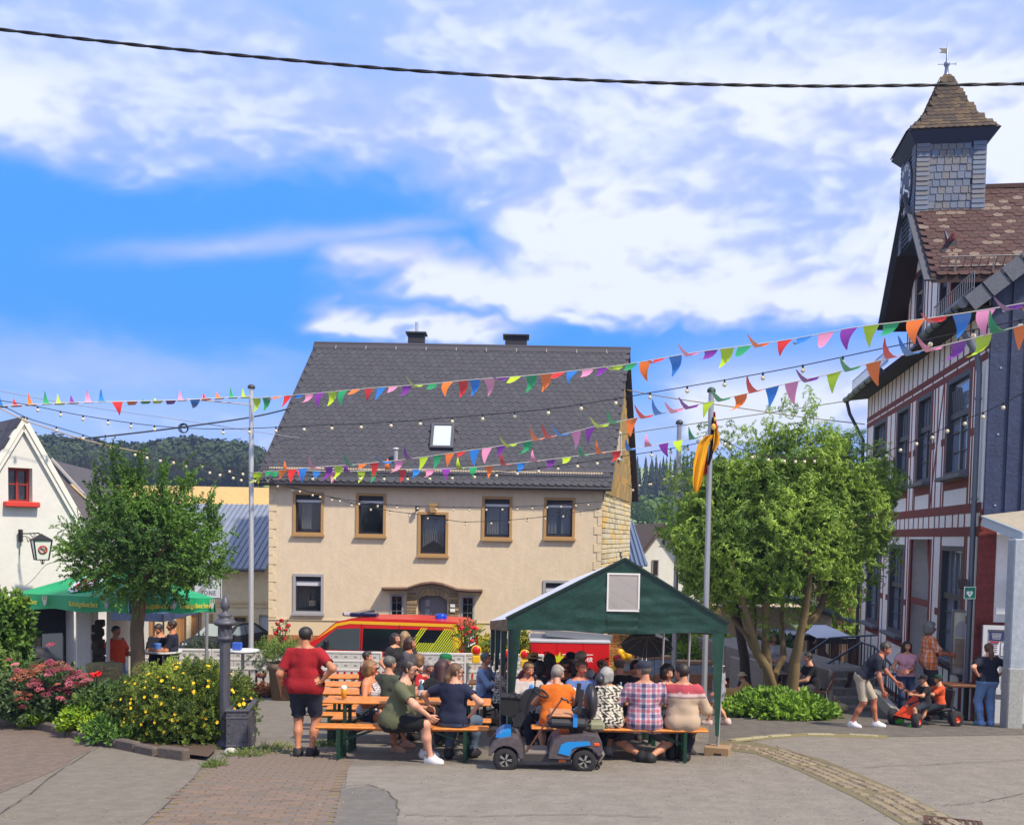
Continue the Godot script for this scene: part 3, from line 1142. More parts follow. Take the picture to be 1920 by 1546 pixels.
	sm.prism(PackedVector2Array([Vector2(-.13,.14),Vector2(-.13,-.1),Vector2(0,-.16),Vector2(.13,-.1),Vector2(.13,.14)]),.02)
	var smesh:=sm.done()
	for r in 12:
		for c in 10:
			var pos:=t*V(apex.x,apex.y+.06,.1)+lsl*(.2+r*.24)-n*(.1+c*.25+(.12 if r % 2 else .0))+ln*.015
			var o:=put("slate",smesh,[M("#3b383e",.7),M("#45424a",.7),M("#322f36",.7)][rng.randi() % 3],roof)
			o.transform=Transform3D(Basis(ln.cross(-lsl)*-1.0,-lsl,ln).orthonormalized().rotated(ln,rr(-.04,.04)),pos)
	b=MB.new()
	b.box(t*V(dop.get_center().x,dop.get_center().y,-.52),V(dop.size.x+.1,dop.size.y+.1,.04),t.basis)
	var dr:=obj("doorway",b,M("#1d1c22",.7),hs)
	for f in [.22,.74]:
		b=MB.new()
		b.box(t*V(dop.position.x+dop.size.x*f,dop.get_center().y+.15,-.47),V(.42,1.2,.03),t.basis)
		obj("pane",b,M("#4d5664",.15),dr)
	b=MB.new()
	var pc:=GD(163,20.6)
	b.bev(pc+V(0,1.15,0),V(.34,2.3,.34),.03)
	obj("pillar",b,wallm,hs)
	var hs2:=thing("back_house","grey slate roof that shows behind the white gable","house")
	b=MB.new()
	var z0:=P(97,862,27.0)
	var z1:=P(188,962,27.0)
	var z2:=P(150,1010,26.0)
	b.quad(P(60,1010,25.5),P(200,1010,26.5),z1,z0+V(-.2,0,0))
	b.quad(z0,z1,z1+V(-1,0,-6),z0+V(-1,0,-6))
	obj("roof",b,N("#4a464c","#58545a",1.2,.8,.4),hs2)
	b=MB.new()
	b.bar(z0+V(0,.03,.03),z1+V(0,.03,.03),.06,.06)
	obj("verge",b,M("#b5b0aa",.7),hs2)
	b=MB.new()
	var w0:=P(60,1010,25.4)
	var w1:=P(196,1010,26.6)
	b.quad(V(w0.x,-2.8,w0.z-.1),V(w1.x,-2.8,w1.z-.1),w1-V(0,.02,.1),w0-V(0,.02,.1))
	b.quad(V(w1.x,-2.8,w1.z-.1),V(w1.x-1,-2.8,w1.z-6),w1+V(-1,0,-6),w1-V(0,.02,.1))
	obj("wall",b,wallm,hs2)
func hall_window(t: Transform3D,r: Rect2,parent: Node,style: int) -> void:
	var dk:=M("#3f4148",.6)
	var b:=MB.new()
	frame_of(b,t,r,.11,-.16,.008)
	var wo:=obj("window",b,dk,parent)
	var inn:=r.grow(-.11)
	var split:=inn.position.y+inn.size.y*(.63 if style<2 else .55)
	b=MB.new()
	b.box(t*V(inn.get_center().x,split,-.10),V(inn.size.x,.13,.09),t.basis)
	obj("transom",b,dk,wo)
	b=MB.new()
	b.box(t*V(inn.get_center().x,(inn.position.y+split)/2,-.11),V(.09,split-inn.position.y,.07),t.basis)
	for s in [-1,1]:
		for q in [.36,.7]:
			b.box(t*V(inn.get_center().x+s*inn.size.x/4,lerpf(inn.position.y,split,q),-.115),V(inn.size.x/2-.09,.03,.04),t.basis)
	obj("casement",b,M("#4a4c54",.6),wo)
	b=MB.new()
	if style==1:
		for q in 5:
			b.bar(t*V(inn.position.x+.1+q*.17,split+.08,-.1),t*V(inn.position.x+.3+q*.17,inn.end.y-.2,-.02),.03,.03,t.basis.z)
	else:
		for q in 3:
			b.box(t*V(inn.position.x+inn.size.x*(q+1)/4.0,(split+inn.end.y)/2,-.11),V(.035,inn.end.y-split-.07,.05),t.basis)
	obj("fanlight_bars",b,M("#6a6d76",.6),wo)
	pane(t,inn,-.135,wo,glass("#8fa0b8",.5))
	dark_room(t,inn,-.8,wo)
	drape(t,inn.position.x+.03,inn.position.x+inn.size.x*.34,inn.position.y,inn.end.y,-.28,3,wo,M("#9da2ad",.9))
	b=MB.new()
	b.bev(t*V(r.get_center().x,r.position.y-.035,.07),V(r.size.x+.2,.09,.26),.015,t.basis)
	obj("sill",b,M("#595b63",.6),wo)
func timber(called: String,t: Transform3D,x0: float,y0: float,x1: float,y1: float,w: float,parent: Node,deep:=.0) -> void:
	var b:=MB.new()
	b.bar(t*V(x0,y0,deep*.4-.02),t*V(x1,y1,deep*.4-.02),w,.05,t.basis.z)
	obj(called,b,N("#6a2a26","#84352f",.9,.75,.4),parent)
func tiles_on(o: Vector3,across: Vector3,upward: Vector3,nrm: Vector3,w: float,l: float,pitch: Vector2,ms: Array,parent: Node,most: int,called := "tile") -> void:
	var b:=MB.new()
	var h:=pitch.y*1.3
	b.prism(PackedVector2Array([Vector2(-pitch.x*.48,h*.6),Vector2(-pitch.x*.48,-h*.2),Vector2(-pitch.x*.3,-h*.38),Vector2(0,-h*.42),Vector2(pitch.x*.3,-h*.38),Vector2(pitch.x*.48,-h*.2),Vector2(pitch.x*.48,h*.6)]),.02)
	var mesh:=b.done()
	var rest:=[]
	for i in ms.size(): rest.append([])
	var cnt:=0
	var v:=pitch.y*.4
	var row:=0
	while v<l:
		var u:=pitch.x*(.5 if row % 2 else 1.0)
		while u<w:
			if true:
				var tr:=Transform3D(Basis(across,upward,nrm).rotated(across,-.05+rr(-.02,.02)).rotated(nrm,rr(-.03,.03)),o+across*u+upward*v+nrm*(.012+rr(0,.01)))
				var k:=rng.randi() % ms.size()
				if cnt<most:
					var q:=put(called,mesh,ms[k],parent)
					q.transform=tr
					cnt += 1
				else:
					rest[k].append(tr)
			u += pitch.x
		v += pitch.y
		row += 1
	for k in ms.size():
		if rest[k].size():
			scatter(called+"_rest",mesh,ms[k],rest[k],parent)
func hall() -> void:
	var e1:=V(.16,0,-.987).normalized()
	var n:=V(-e1.z,0,e1.x)*-1.0
	var e2:=-n
	var O:=V(9.34,0,-20.5)
	var t:=Transform3D(Basis(-e1,Vector3.UP,n),O)
	var g:=Transform3D(Basis(e2,Vector3.UP,-e1),O)
	var base:=-3.6
	var eave:=6.72
	var L:=13.2
	var hs:=thing("timbered_hall","white half-timbered hall with dark red beams and slate clock turret","hall")
	var plaster:=N("#e2e1e0","#ecebea",1.5,.9,.2)
	var up_w:=[[1773,698,1816,893],[1719,733,1745,907],[1681,765,1703,918],[1638,792,1661,925]]
	var lo_w:=[[1763,1018,1805,1232],[1667,1022,1694,1190],[1626,1028,1650,1174]]
	var rects:=[]
	var ys:=[3.2,5.42]
	for w in up_w:
		var a:=PL(w[0],850,t)
		var c:=PL(w[2],850,t)
		rects.append(Rect2(a.x,3.2,c.x-a.x,2.2))
	for w in lo_w:
		var a:=PL(w[0],1100,t)
		var c:=PL(w[2],1100,t)
		rects.append(Rect2(a.x,-.78,c.x-a.x,2.45))
	var entry:=Rect2(PL(1704,1100,t).x,-2.6,PL(1744,1100,t).x-PL(1704,1100,t).x,4.42)
	var holes:=rects.duplicate()
	holes.append(entry)
	var b:=MB.new()
	wall_holes(b,t,-L,0,base,eave,holes,.17)
	wall_holes(b,g,0,8,base,eave,[],.1)
	var pk:=4.9
	var rise:=5.0
	b.tri(g*V(0,eave,0),g*V(8,eave,0),g*V(3.9,eave+3.1,0))
	b.quad(t*V(-L,base,-8),t*V(-L,base,0),t*V(-L,eave,0),t*V(-L,eave,-8))
	var d0:=-7.55
	var d1:=-3.05
	var dm:=(d0+d1)/2
	var dw:=Rect2(PL(1744,540,t).x-.12,6.95,PL(1757,540,t).x-PL(1744,540,t).x+.2,1.5)
	dw=Rect2(-4.15,6.72,.78,1.95)
	var dw2:=Rect2(-6.6,6.72,.85,1.95)
	wall_holes(b,t,d0,d1,eave,8.15,[Rect2(dw.position,Vector2(dw.size.x,8.15-eave)),Rect2(dw2.position,Vector2(dw2.size.x,8.15-eave))],.17)
	var dpk:=10.4
	b.quad(t*V(d0,8.15,0),t*V(dw2.position.x,8.15,0),t*V(dw2.position.x,8.15+(dw2.position.x-d0)*.98,0),t*V(d0,8.15,0))
	b.quad(t*V(dw2.position.x,8.67,0),t*V(dw2.end.x,8.67,0),t*V(dw2.end.x,8.15+(dw2.end.x-d0),0),t*V(dw2.position.x,8.15+(dw2.position.x-d0),0))
	b.quad(t*V(dw2.end.x,8.15,0),t*V(dw.position.x,8.15,0),t*V(dw.position.x,8.15+(d1-dw.position.x),0),t*V(dw2.end.x,8.15+(dw2.end.x-d0),0))
	b.tri(t*V(dw2.end.x,8.15+(dw2.end.x-d0),0),t*V(dw.position.x,8.15+(d1-dw.position.x),0),t*V(dm,dpk-.1,0))
	b.quad(t*V(dw.position.x,8.67,0),t*V(dw.end.x,8.67,0),t*V(dw.end.x,8.68,0),t*V(dw.position.x,8.15+(d1-dw.position.x),0))
	b.tri(t*V(dw.end.x,8.15,0),t*V(d1,8.15,0),t*V(dw.end.x,8.15+(d1-dw.end.x),0))
	obj("wall",b,plaster,hs)
	b=MB.new()
	b.box(t*V(-L/2,base+.55,.03),V(L,1.1,.08),t.basis)
	b.box(g*V(4,base+.75,.03),V(8.1,1.5,.08),g.basis)
	obj("plinth",b,N("#6d6a66","#817d78",.8,.9,.6),hs)
	for i in rects.size():
		hall_window(t,rects[i],hs,1 if i==0 else 0 if i<4 else 2)
	hall_window(t,dw,hs,2)
	hall_window(t,dw2,hs,2)
	b=MB.new()
	var er:=entry
	b.quad(t*V(er.position.x,er.position.y,-1.1),t*V(er.end.x,er.position.y,-1.1),t*V(er.end.x,er.end.y,-1.1),t*V(er.position.x,er.end.y,-1.1))
	b.quad(t*V(er.position.x,er.position.y,-.17),t*V(er.position.x,er.position.y,-1.1),t*V(er.position.x,er.end.y,-1.1),t*V(er.position.x,er.end.y,-.17))
	b.quad(t*V(er.end.x,er.position.y,-1.1),t*V(er.end.x,er.position.y,-.17),t*V(er.end.x,er.end.y,-.17),t*V(er.end.x,er.end.y,-1.1))
	b.quad(t*V(er.position.x,er.end.y,-1.1),t*V(er.end.x,er.end.y,-1.1),t*V(er.end.x,er.end.y,-.17),t*V(er.position.x,er.end.y,-.17))
	obj("entrance_recess",b,plaster,hs)
	b=MB.new()
	b.box(t*V(er.get_center().x,er.position.y+1.6,-1.04),V(er.size.x-.25,3.0,.08),t.basis)
	obj("door",b,M("#4d1a1a",.6),hs)
	timber("beam",t,er.position.x,.25,er.end.x,.25,.16,hs,-.08)
	timber("post",t,er.position.x+.05,base,er.position.x+.05,er.end.y,.22,hs,.01)
	timber("post",t,er.end.x-.05,base,er.end.x-.05,er.end.y,.16,hs,.01)
	timber("brace",t,er.end.x-.1,.9,er.end.x-.5,er.end.y,.13,hs,-.02)
	for y in [5.66,5.46]:
		timber("beam",t,-L,y,.0,y,.15,hs)
	for y in [2.46,1.98]:
		timber("beam",t,-L,y,.0,y,.2,hs,.012)
	timber("beam",t,d0,8.66,d1,8.66,.14,hs)
	timber("beam",t,-L,base+1.15,.0,base+1.15,.16,hs)
	var ups:=[1626,1669,1677,1708,1715,1750,1756,1767,1822,1834]
	for x in ups:
		var u:=PL(x,860,t).x
		timber("stud",t,u,2.5,u,5.42,.1,hs)
	var u0:=PL(1750,860,t).x
	timber("brace",t,u0-.2,2.5,PL(1770,760,t).x,5.42,.1,hs,.004)
	for k in 25:
		var u:=-L+.2+k*.535+rr(-.06,.06)
		timber("stud",t,u,5.66,u,eave,.09,hs)
		timber("stud",t,u+.1,2.02,u+.1,2.42,.09,hs)
		if k % 2==0:
			timber("stud",t,u,5.48,u,5.64,.09,hs)
	for i in rects.size():
		var r: Rect2=rects[i]
		timber("post",t,r.end.x+.06,(2.5 if i<4 else base+1.2),r.end.x+.06,(5.42 if i<4 else 1.94),.13,hs)
		timber("post",t,r.position.x-.06,(2.5 if i<4 else base+1.2),r.position.x-.06,(5.42 if i<4 else 1.94),.13,hs)
		timber("sill_beam",t,r.position.x,r.position.y-.19,r.end.x,r.position.y-.19,.2,hs,.006)
		var mid:=r.position.y+r.size.y*.38
		timber("rail",t,r.end.x+.1,mid,r.end.x+.42,mid,.16,hs)
		timber("rail",t,r.position.x-.42,mid,r.position.x-.1,mid,.16,hs)
	for x in [1616,1656,1700,1748,1810,1832]:
		var u:=PL(x,1100,t).x
		timber("stud",t,u,base+1.2,u,1.94,.1,hs)
	for u in [d0+.05,-7.2,-6.72,-5.62,-5.3,-4.9,-4.3,-3.25,d1-.05]:
		var yt:=minf(8.2+minf(u-d0,d1-u)*.98,10.0)
		timber("stud",t,u,eave,u,yt,.1,hs)
	b=MB.new()
	var back:=-6.5
	b.quad(t*V(d1,eave-.3,0),t*V(d1,eave-.3,back),t*V(d1,8.15,back),t*V(d1,8.15,0))
	b.quad(t*V(d0,eave,back),t*V(d0,eave,0),t*V(d0,8.15,0),t*V(d0,8.15,back))
	obj("dormer_cheek",b,N("#2f3440","#3a3f4c",.9,.7,.3),hs)
	var ov:=.55
	var xe0:=d0-.5
	var xe1:=d1+.5
	var k:=(dpk-8.15)/((d1-d0)/2)
	var ye:=8.15-.5*k
	b=MB.new()
	var fz:=ov
	var bz:=-8.0
	for s in [[xe0,1.0],[xe1,-1.0]]:
		var a0:=t*V(s[0],ye,fz)
		var a1:=t*V(s[0],ye,bz)
		var c0:=t*V(dm,dpk,fz)
		var c1:=t*V(dm,dpk,bz)
		var th:=V(0,-.15,0)
		if s[1]>0:
			b.quad(a0,c0,c1,a1); b.quad(a0+th,a1+th,c1+th,c0+th)
		else:
			b.quad(a0,a1,c1,c0); b.quad(a0+th,c0+th,c1+th,a1+th)
		b.oquad(a0,c0,c0+th,a0+th,n)
		b.oquad(a0,a0+th,a1+th,a1,t.basis.x*-s[1])
	var droof:=obj("dormer_roof",b,M("#3c2b29",.85),hs)
	b=MB.new()
	for s in [xe0,xe1]:
		b.bar(t*V(s,ye-.09,fz+.02),t*V(dm,dpk-.09,fz+.02),.04,.26,n)
	obj("verge",b,M("#474c58",.7),droof)
	var upv:=(t*V(dm,dpk,0)-t*V(xe1,ye,0)).normalized()
	var acr:=-n
	var tn:=acr.cross(upv).normalized()
	tiles_on(t*V(xe1,ye,fz),acr,upv,tn,7.0,(dpk-ye)/upv.y-.1,Vector2(.23,.155),[N("#432d2b","#523734",.5,.8,.5),N("#3d2a2a","#503634",.5,.8,.5),N("#6b5a52","#857469",.5,.85,.5),N("#432d2b","#573a36",.5,.8,.5),N("#3d2a2a","#4c3331",.5,.8,.5),N("#452e2c","#553836",.5,.8,.5),N("#412b2a","#523633",.5,.8,.5)],droof,290)
	b=MB.new()
	b.bar(t*V(dm,dpk+.03,-.6),t*V(dm,dpk+.03,bz),.2,.1)
	obj("ridge",b,M("#4a3230",.8),droof)
	b=MB.new()
	var s0:=t*V(xe1,ye,.35)+upv*.28
	for h in [.06,.3]:
		b.tube([s0+tn*h,s0+acr*6.0+tn*h],.016,5)
	for q in 36:
		b.bar(s0+acr*q/6.0+tn*.04,s0+acr*q/6.0+tn*.3,.016,.016,acr)
	for q in 8:
		b.bar(s0+acr*(.3+q*.8)-upv*.2,s0+acr*(.3+q*.8)+tn*.3,.03,.03,acr)
	obj("snow_guard",b,M("#8d8a88",.5,.3),droof)
	var mp:=.80
	b=MB.new()
	var m0:=V(0,eave-.1,.55)
	for seg in [[-L-.5,d0-.05],[d1+.05,.45]]:
		var a0:=t*V(seg[0],eave-.30,.55)
		var a1:=t*V(seg[1],eave-.30,.55)
		var up:=V(0,4.4*mp,0)-n*4.4
		b.quad(a0,a1,a1+up,a0+up)
		var th:=V(0,-.12,0)
		b.quad(a0+th,a0+up+th,a1+up+th,a1+th)
		b.quad(a0+th,a1+th,a1,a0)
		b.quad(a1+th,a1+up+th,a1+up,a1)
		b.quad(a0,a0+up,a0+up+th,a0+th)
	var rg0:=t*V(-L-.5,eave-.3+4.4*mp,-3.85)
	var rg1:=t*V(.45,eave-.3+4.4*mp,-3.85)
	var dn:=V(0,-4.4*mp,0)-n*4.4
	b.quad(rg0,rg1,rg1+dn,rg0+dn)
	var mroof:=obj("roof",b,M("#3a3236",.85),hs)
	for seg in [[-L-.5,d0-.3],[d1+.3,.45]]:
		b=MB.new()
		b.tube([t*V(seg[0],eave-.34,.62),t*V(seg[1],eave-.30,.62)],.085,10)
		for q in 7:
			b.tube([t*V(lerpf(seg[0],seg[1],q/6.0)-.02,eave-.33,.62),t*V(lerpf(seg[0],seg[1],q/6.0)+.02,eave-.33,.62)],.1,10)
		obj("gutter",b,M("#474c58",.45,.3),mroof)
		b=MB.new()
		for h in [.1,.4]:
			b.tube([t*V(seg[0],eave-.12+h,.42),t*V(seg[1],eave-.12+h,.42)],.014,5)
		var m:=int((seg[1]-seg[0])/.16)
		for q in m:
			var u:=lerpf(seg[0],seg[1],q/float(m-1))
			b.bar(t*V(u,eave-.1,.42),t*V(u,eave+.28,.42),.012,.012,e1)
		obj("snow_guard",b,M("#767a84",.5,.3),mroof)
	b=MB.new()
	b.quad(t*V(-L,eave-.36,.0),t*V(-L,eave-.42,.6),t*V(.4,eave-.42,.6),t*V(.4,eave-.36,.0))
	obj("soffit",b,M("#2c2a30",.8),mroof)
	for q in 16:
		b=MB.new()
		var a:=g*V(-.5+q*.33,eave-.42+q*.33*mp,.47)
		b.box(a+g.basis*V(.16,.2,0),V(.4,.34,.03),g.basis*Basis(Vector3.BACK,atan(mp))*Basis(Vector3.UP,.06))
		obj("slate",b,N("#4d525e","#5d6370",.5,.7,.3),mroof)
	b=MB.new()
	for q in 20:
		var x0:=.12+q*.3
		for f in [[.0,.2,.06],[.2,.3,.02]]:
			var xa: float=x0+f[0]
			var xb: float=x0+f[1]
			b.quad(g*V(xa,2.3,f[2]),g*V(xb,2.3,f[2]),g*V(xb,eave-.1+minf(xb,7.8-xb)*mp,f[2]),g*V(xa,eave-.1+minf(xa,7.8-xa)*mp,f[2]))
			b.quad(g*V(xb,2.3,.06),g*V(xb,2.3,.02),g*V(xb,eave+xb*mp,.02),g*V(xb,eave+xb*mp,.06))
	b.box(g*V(.1,4.6,.04),V(.14,4.6,.1),g.basis)
	var clad:=obj("blue_cladding",b,N("#2a3450","#343f5e",3.0,.5,.2),hs)
	b=MB.new()
	for y in [2.5,3.9,5.2,6.3]:
		for q in 6:
			b.box(g*V(.24+q*.6,y,.066),V(.04,.035,.014),g.basis)
	obj("screws",b,M("#9aa3b5",.4,.4),clad)
	timber("post",g,.14,base,.14,2.3,.34,hs,.02)
	timber("beam",g,.0,.02,4.0,.02,.3,hs,.02)
	timber("beam",g,.0,-1.86,4.0,-1.86,.3,hs,.02)
	timber("brace",g,.62,2.2,1.05,.1,.22,hs,.015)
	timber("post",g,2.2,base,2.2,2.3,.3,hs,.02)
	b=MB.new()
	b.tube([t*V(.0,eave-.3,.62),t*V(-.05,eave-.75,.5),t*V(-.12,eave-1.25,.16),t*V(-.14,eave-1.6,.1),t*V(-.14,base+.2,.1)],.055,10)
	for y in [4.6,2.6,.6,-1.2]:
		b.tube([t*V(-.14,y,.1),t*V(-.14,y+.05,.1)],.068,10)
	obj("downpipe",b,M("#5f6674",.4,.4),hs)
	b=MB.new()
	b.tube([t*V(-L-.4,eave-.3,.62),t*V(-L-.35,eave-.8,.5),t*V(-L+.1,eave-1.7,.12),t*V(-L+.12,base+.2,.1)],.055,10)
	obj("downpipe",b,M("#40434c",.4,.4),hs)
	var tc:=V(9.62,0,-25.0)+V(.82,0,0)-V(0,0,.75)
	var tw:=1.56
	var tb:=9.05
	var tt:=11.62
	var tt3:=Transform3D(Basis(e2,Vector3.UP,-e1),tc)
	var tur:=MB.new()
	tur.box(tc+V(0,(tb+tt)/2,0),V(tw,tt-tb,tw),tt3.basis)
	var tower:=obj("turret",tur,M("#2e3646",.8),hs)
	var slm:=MB.new()
	slm.prism(PackedVector2Array([Vector2(-.08,.1),Vector2(-.08,-.08),Vector2(-.055,-.105),Vector2(.078,-.105),Vector2(.08,.1)]),.014)
	var slmesh:=slm.done()
	var qm:=MB.new()
	qm.prism(PackedVector2Array([Vector2(-.15,.07),Vector2(-.15,-.05),Vector2(-.13,-.068),Vector2(.12,-.068),Vector2(.15,-.05),Vector2(.15,.07)]),.03)
	var qmesh:=qm.done()
	var smats:=[N("#5d6b84","#6a7890",.5,.6,.3),N("#56647c","#637189",.5,.6,.3),N("#646e82","#71798a",.5,.6,.3),N("#626b7a","#74757c",.5,.6,.3)]
	for f in 2:
		var fb:=tt3.basis if f==0 else tt3.basis*Basis(Vector3.UP,-PI/2)
		var ft:=Transform3D(fb,tc+fb.z*tw/2)
		var y:=tb+.1
		var row:=0
		while y<tt-.05:
			if f==0:
				var x:=-.5+(.04*(row % 5)-.08)
				while x<.52:
					var o:=put("slate",slmesh,smats[rng.randi() % 4],tower)
					o.transform=ft*Transform3D(Basis(Vector3.RIGHT,-.07).rotated(Vector3.BACK,rr(-.03,.03)),V(x,y,.012+rr(0,.008)))
					x += .173
			y += .172
			row += 1
		y=tb+.05
		while y<tt:
			for s in [-1,1]:
				var o:=put("corner_slate",qmesh,smats[rng.randi() % 4],tower)
				o.transform=ft*Transform3D(Basis(Vector3.RIGHT,-.14),V(s*(tw/2-.14),y,.02+rr(0,.006)))
			y += .113
	b=MB.new()
	var cf:=Transform3D(Basis(-e1,Vector3.UP,n),tc+n*tw/2)
	for q in 22:
		b.box(cf*V(0,tb+.1+q*.12,.02),V(tw-.4,.1,.03),cf.basis*Basis(Vector3.RIGHT,-.2))
	obj("louvres",b,M("#262a38",.7),tower)
	b=MB.new()
	var cy:=10.45
	b.tube([cf*V(0,cy,.05),cf*V(0,cy,.09)],.66,36)
	var face:=obj("clock_face",b,M("#1c2030",.5),tower)
	for h in 12:
		var a:=TAU*h/12.0
		var p:=V(sin(a)*.53,cy+cos(a)*.53,.095)
		var nums:=["12","1","2","3","4","5","6","7","8","9","10","11"]
		text(nums[h],.21,M("#e8e8ea",.4),Transform3D(cf.basis,cf*p),face,false,"numeral",.01)
	for h in [[1.95,.5,.05,.11],[3.55,.36,.07,.12]]:
		b=MB.new()
		var tip:=V(sin(h[0])*h[1],cy+cos(h[0])*h[1],h[3])
		b.bar(cf*V(-sin(h[0])*.12,cy-cos(h[0])*.12,h[3]),cf*tip,h[2],.012,n)
		obj("clock_hand",b,M("#efefef",.4),face)
	var prof:=[[1.04,11.52],[.92,11.65],[.75,11.84],[.58,12.09],[.43,12.38],[.30,12.70],[.16,13.05],[.08,13.18]]
	b=MB.new()
	for i in prof.size()-1:
		for c in 4:
			var a:=V(1,0,1) if c==0 else V(1,0,-1) if c==1 else V(-1,0,-1) if c==2 else V(-1,0,1)
			var d:=V(1,0,-1) if c==0 else V(-1,0,-1) if c==1 else V(-1,0,1) if c==2 else V(1,0,1)
			var q:=func(v: Vector3,k2: int) -> Vector3: return tt3*V(v.x*prof[k2][0],prof[k2][1],v.z*prof[k2][0])
			b.quad(q.call(a,i),q.call(d,i),q.call(d,i+1),q.call(a,i+1))
	var cap:=Vector3.ZERO
	var hr:=obj("turret_roof",b,N("#4d4238","#6c5b49",.35,.9,.8),tower)
	b=MB.new()
	for c in 4:
		var bs:=tt3.basis*Basis(Vector3.UP,PI/2*c)
		b.quad(tc+bs*V(-1.04,11.52,1.04),tc+bs*V(-tw/2,11.22,tw/2),tc+bs*V(tw/2,11.22,tw/2),tc+bs*V(1.04,11.52,1.04))
	obj("soffit",b,M("#39405a",.8),hr)
	var pm:=MB.new()
	pm.prism(PackedVector2Array([Vector2(-.085,.1),Vector2(-.085,-.05),Vector2(0,-.09),Vector2(.085,-.05),Vector2(.085,.1)]),.018)
	var pmesh:=pm.done()
	var rms:=[N("#43382f","#57493c",.4,.9,.5),N("#3b332d","#4c423a",.4,.9,.5),N("#524537","#675744",.4,.9,.5)]
	for c in 2:
		var bs:=tt3.basis*Basis(Vector3.UP,-PI/2*c)
		for i in prof.size()-2:
			var w0: float=prof[i][0]
			var w1: float=prof[i+1][0]
			var y0: float=prof[i][1]
			var y1: float=prof[i+1][1]
			var up2:=V(0,y1-y0,w1-w0)
			var ll:=up2.length()
			var rows:=maxi(1,int(round(ll/.125)))
			for r in rows:
				var f:=(r+.35)/rows
				var w:=lerpf(w0,w1,f)
				var x:=-w+.09+(.08 if r % 2 else .0)
				while x<w-.05:
					var o:=put("slate",pmesh,rms[rng.randi() % 3],hr)
					var u3:=up2.normalized()
					o.transform=Transform3D(bs,tc)*Transform3D(Basis(Vector3.RIGHT,u3,Vector3.RIGHT.cross(u3)).rotated(Vector3.RIGHT,-.08).rotated(Vector3.RIGHT.cross(u3),rr(-.06,.06)),V(x,lerpf(y0,y1,f),w)+Vector3.RIGHT.cross(u3)*.02)
					x += .16
	b=MB.new()
	b.lathe([Vector2(.10,13.1),Vector2(.06,13.2),Vector2(.04,13.38),Vector2(.07,13.42),Vector2(.07,13.48),Vector2(.028,13.52),Vector2(.014,13.93),Vector2(.0,13.95)],10,Transform3D(Basis(),tc))
	b.bar(tc+V(-.22,13.44,0),tc+V(.22,13.46,0),.014,.014)
	b.box(tc+V(.22,13.46,0),V(.014,.06,.014))
	var fin:=obj("finial",b,M("#7c879e",.4,.4),hr)
	b=MB.new()
	b.prism(PackedVector2Array([Vector2(0,13.7),Vector2(-.2,13.72),Vector2(-.13,13.765),Vector2(-.2,13.82),Vector2(0,13.82)]),.014,Transform3D(Basis(),tc))
	obj("vane",b,M("#6d6a62",.5,.4),fin)
	var ct:=thing("shelter_canopy","pale blue-grey shelter roof and post at the right edge of the hall","shelter")
	b=MB.new()
	var c0:=P(1843,977,20.3)
	var c1:=P(1916,1006,19.4)
	b.bar(c0,c1+(c1-c0)*.05,.06,.17,Vector3.UP)
	b.bar(c0+V(0,.1,0),c1+(c1-c0)*.05+V(0,.1,0),.1,.03,Vector3.UP)
	obj("fascia",b,M("#aeb9c4",.5),ct)
	b=MB.new()
	b.quad(c0+V(0,.12,0),c1+V(0,.12,0),c1+V(3.5,.2,.5),c0+V(3.5,.6,.5))
	obj("roof",b,N("#8d887c","#a39c8c",.7,.9),ct)
	b=MB.new()
	var pt:=P(1911,1010,19.2)
	b.bev(V(pt.x,(pt.y+gy(pt.z))/2,pt.z),V(.28,pt.y-gy(pt.z),.28),.02)
	obj("post",b,N("#8f9ba8","#a3adb8",1.2,.6,.2),ct)
	b=MB.new()
	b.bev(V(pt.x,gy(pt.z)+.55,pt.z),V(.30,1.2,.30),.02)
	obj("post_base",b,N("#8d918f","#a3a6a3",.6,.9,.5),ct)
func leaf_at(b: MB,at: Vector3,dir: Vector3,len_: float,w: float,bend:=.25) -> void:
	var side:=dir.cross(V(rng.randf()-.5,rng.randf()-.5,rng.randf()-.5)).normalized()
	var nn:=dir.cross(side)
	var mid:=at+dir*len_*.5+nn*len_*bend*.3
	var tip:=at+dir*len_-nn*len_*bend*.4
	b.tri(at,mid+side*w*.5,tip)
	b.tri(at,tip,mid-side*w*.5)
func twig(seed_: int,n: int,len_: float,leaf: float,w: float,droop:=.0,curl:=.0,whorl:=1) -> ArrayMesh:
	var keep:=rng.state
	rng.seed=seed_
	var b:=MB.new()
	var p:=Vector3.ZERO
	var d:=Vector3.UP
	var pts:=[p]
	for i in n:
		d=(d+V(rr(-1,1),-droop*i/n*1.3,rr(-1,1))*(.16+curl)).normalized()
		p += d*len_/n
		pts.append(p)
		for k in whorl:
			var out:=V(rr(-1,1),rr(-.2,.7)-droop*.7,rr(-1,1)).normalized()
			leaf_at(b,p,(d*.5+out).normalized(),leaf*rr(.7,1.2),w*rr(.8,1.2),.25+curl)
	leaf_at(b,p,d,leaf,w)
	for i in pts.size()-1:
		b.bar(pts[i],pts[i+1],len_*.012,len_*.012,Vector3.BACK)
	rng.state=keep
	return b.done()
func turn_to(d: Vector3,spin: float,s: float) -> Basis:
	var y:=d.normalized()
	var x:=y.cross(Vector3.BACK if absf(y.z)<.9 else Vector3.RIGHT).normalized()
	return (Basis(x,y,x.cross(y))*Basis(Vector3.UP,spin)).scaled_local(Vector3.ONE*s)
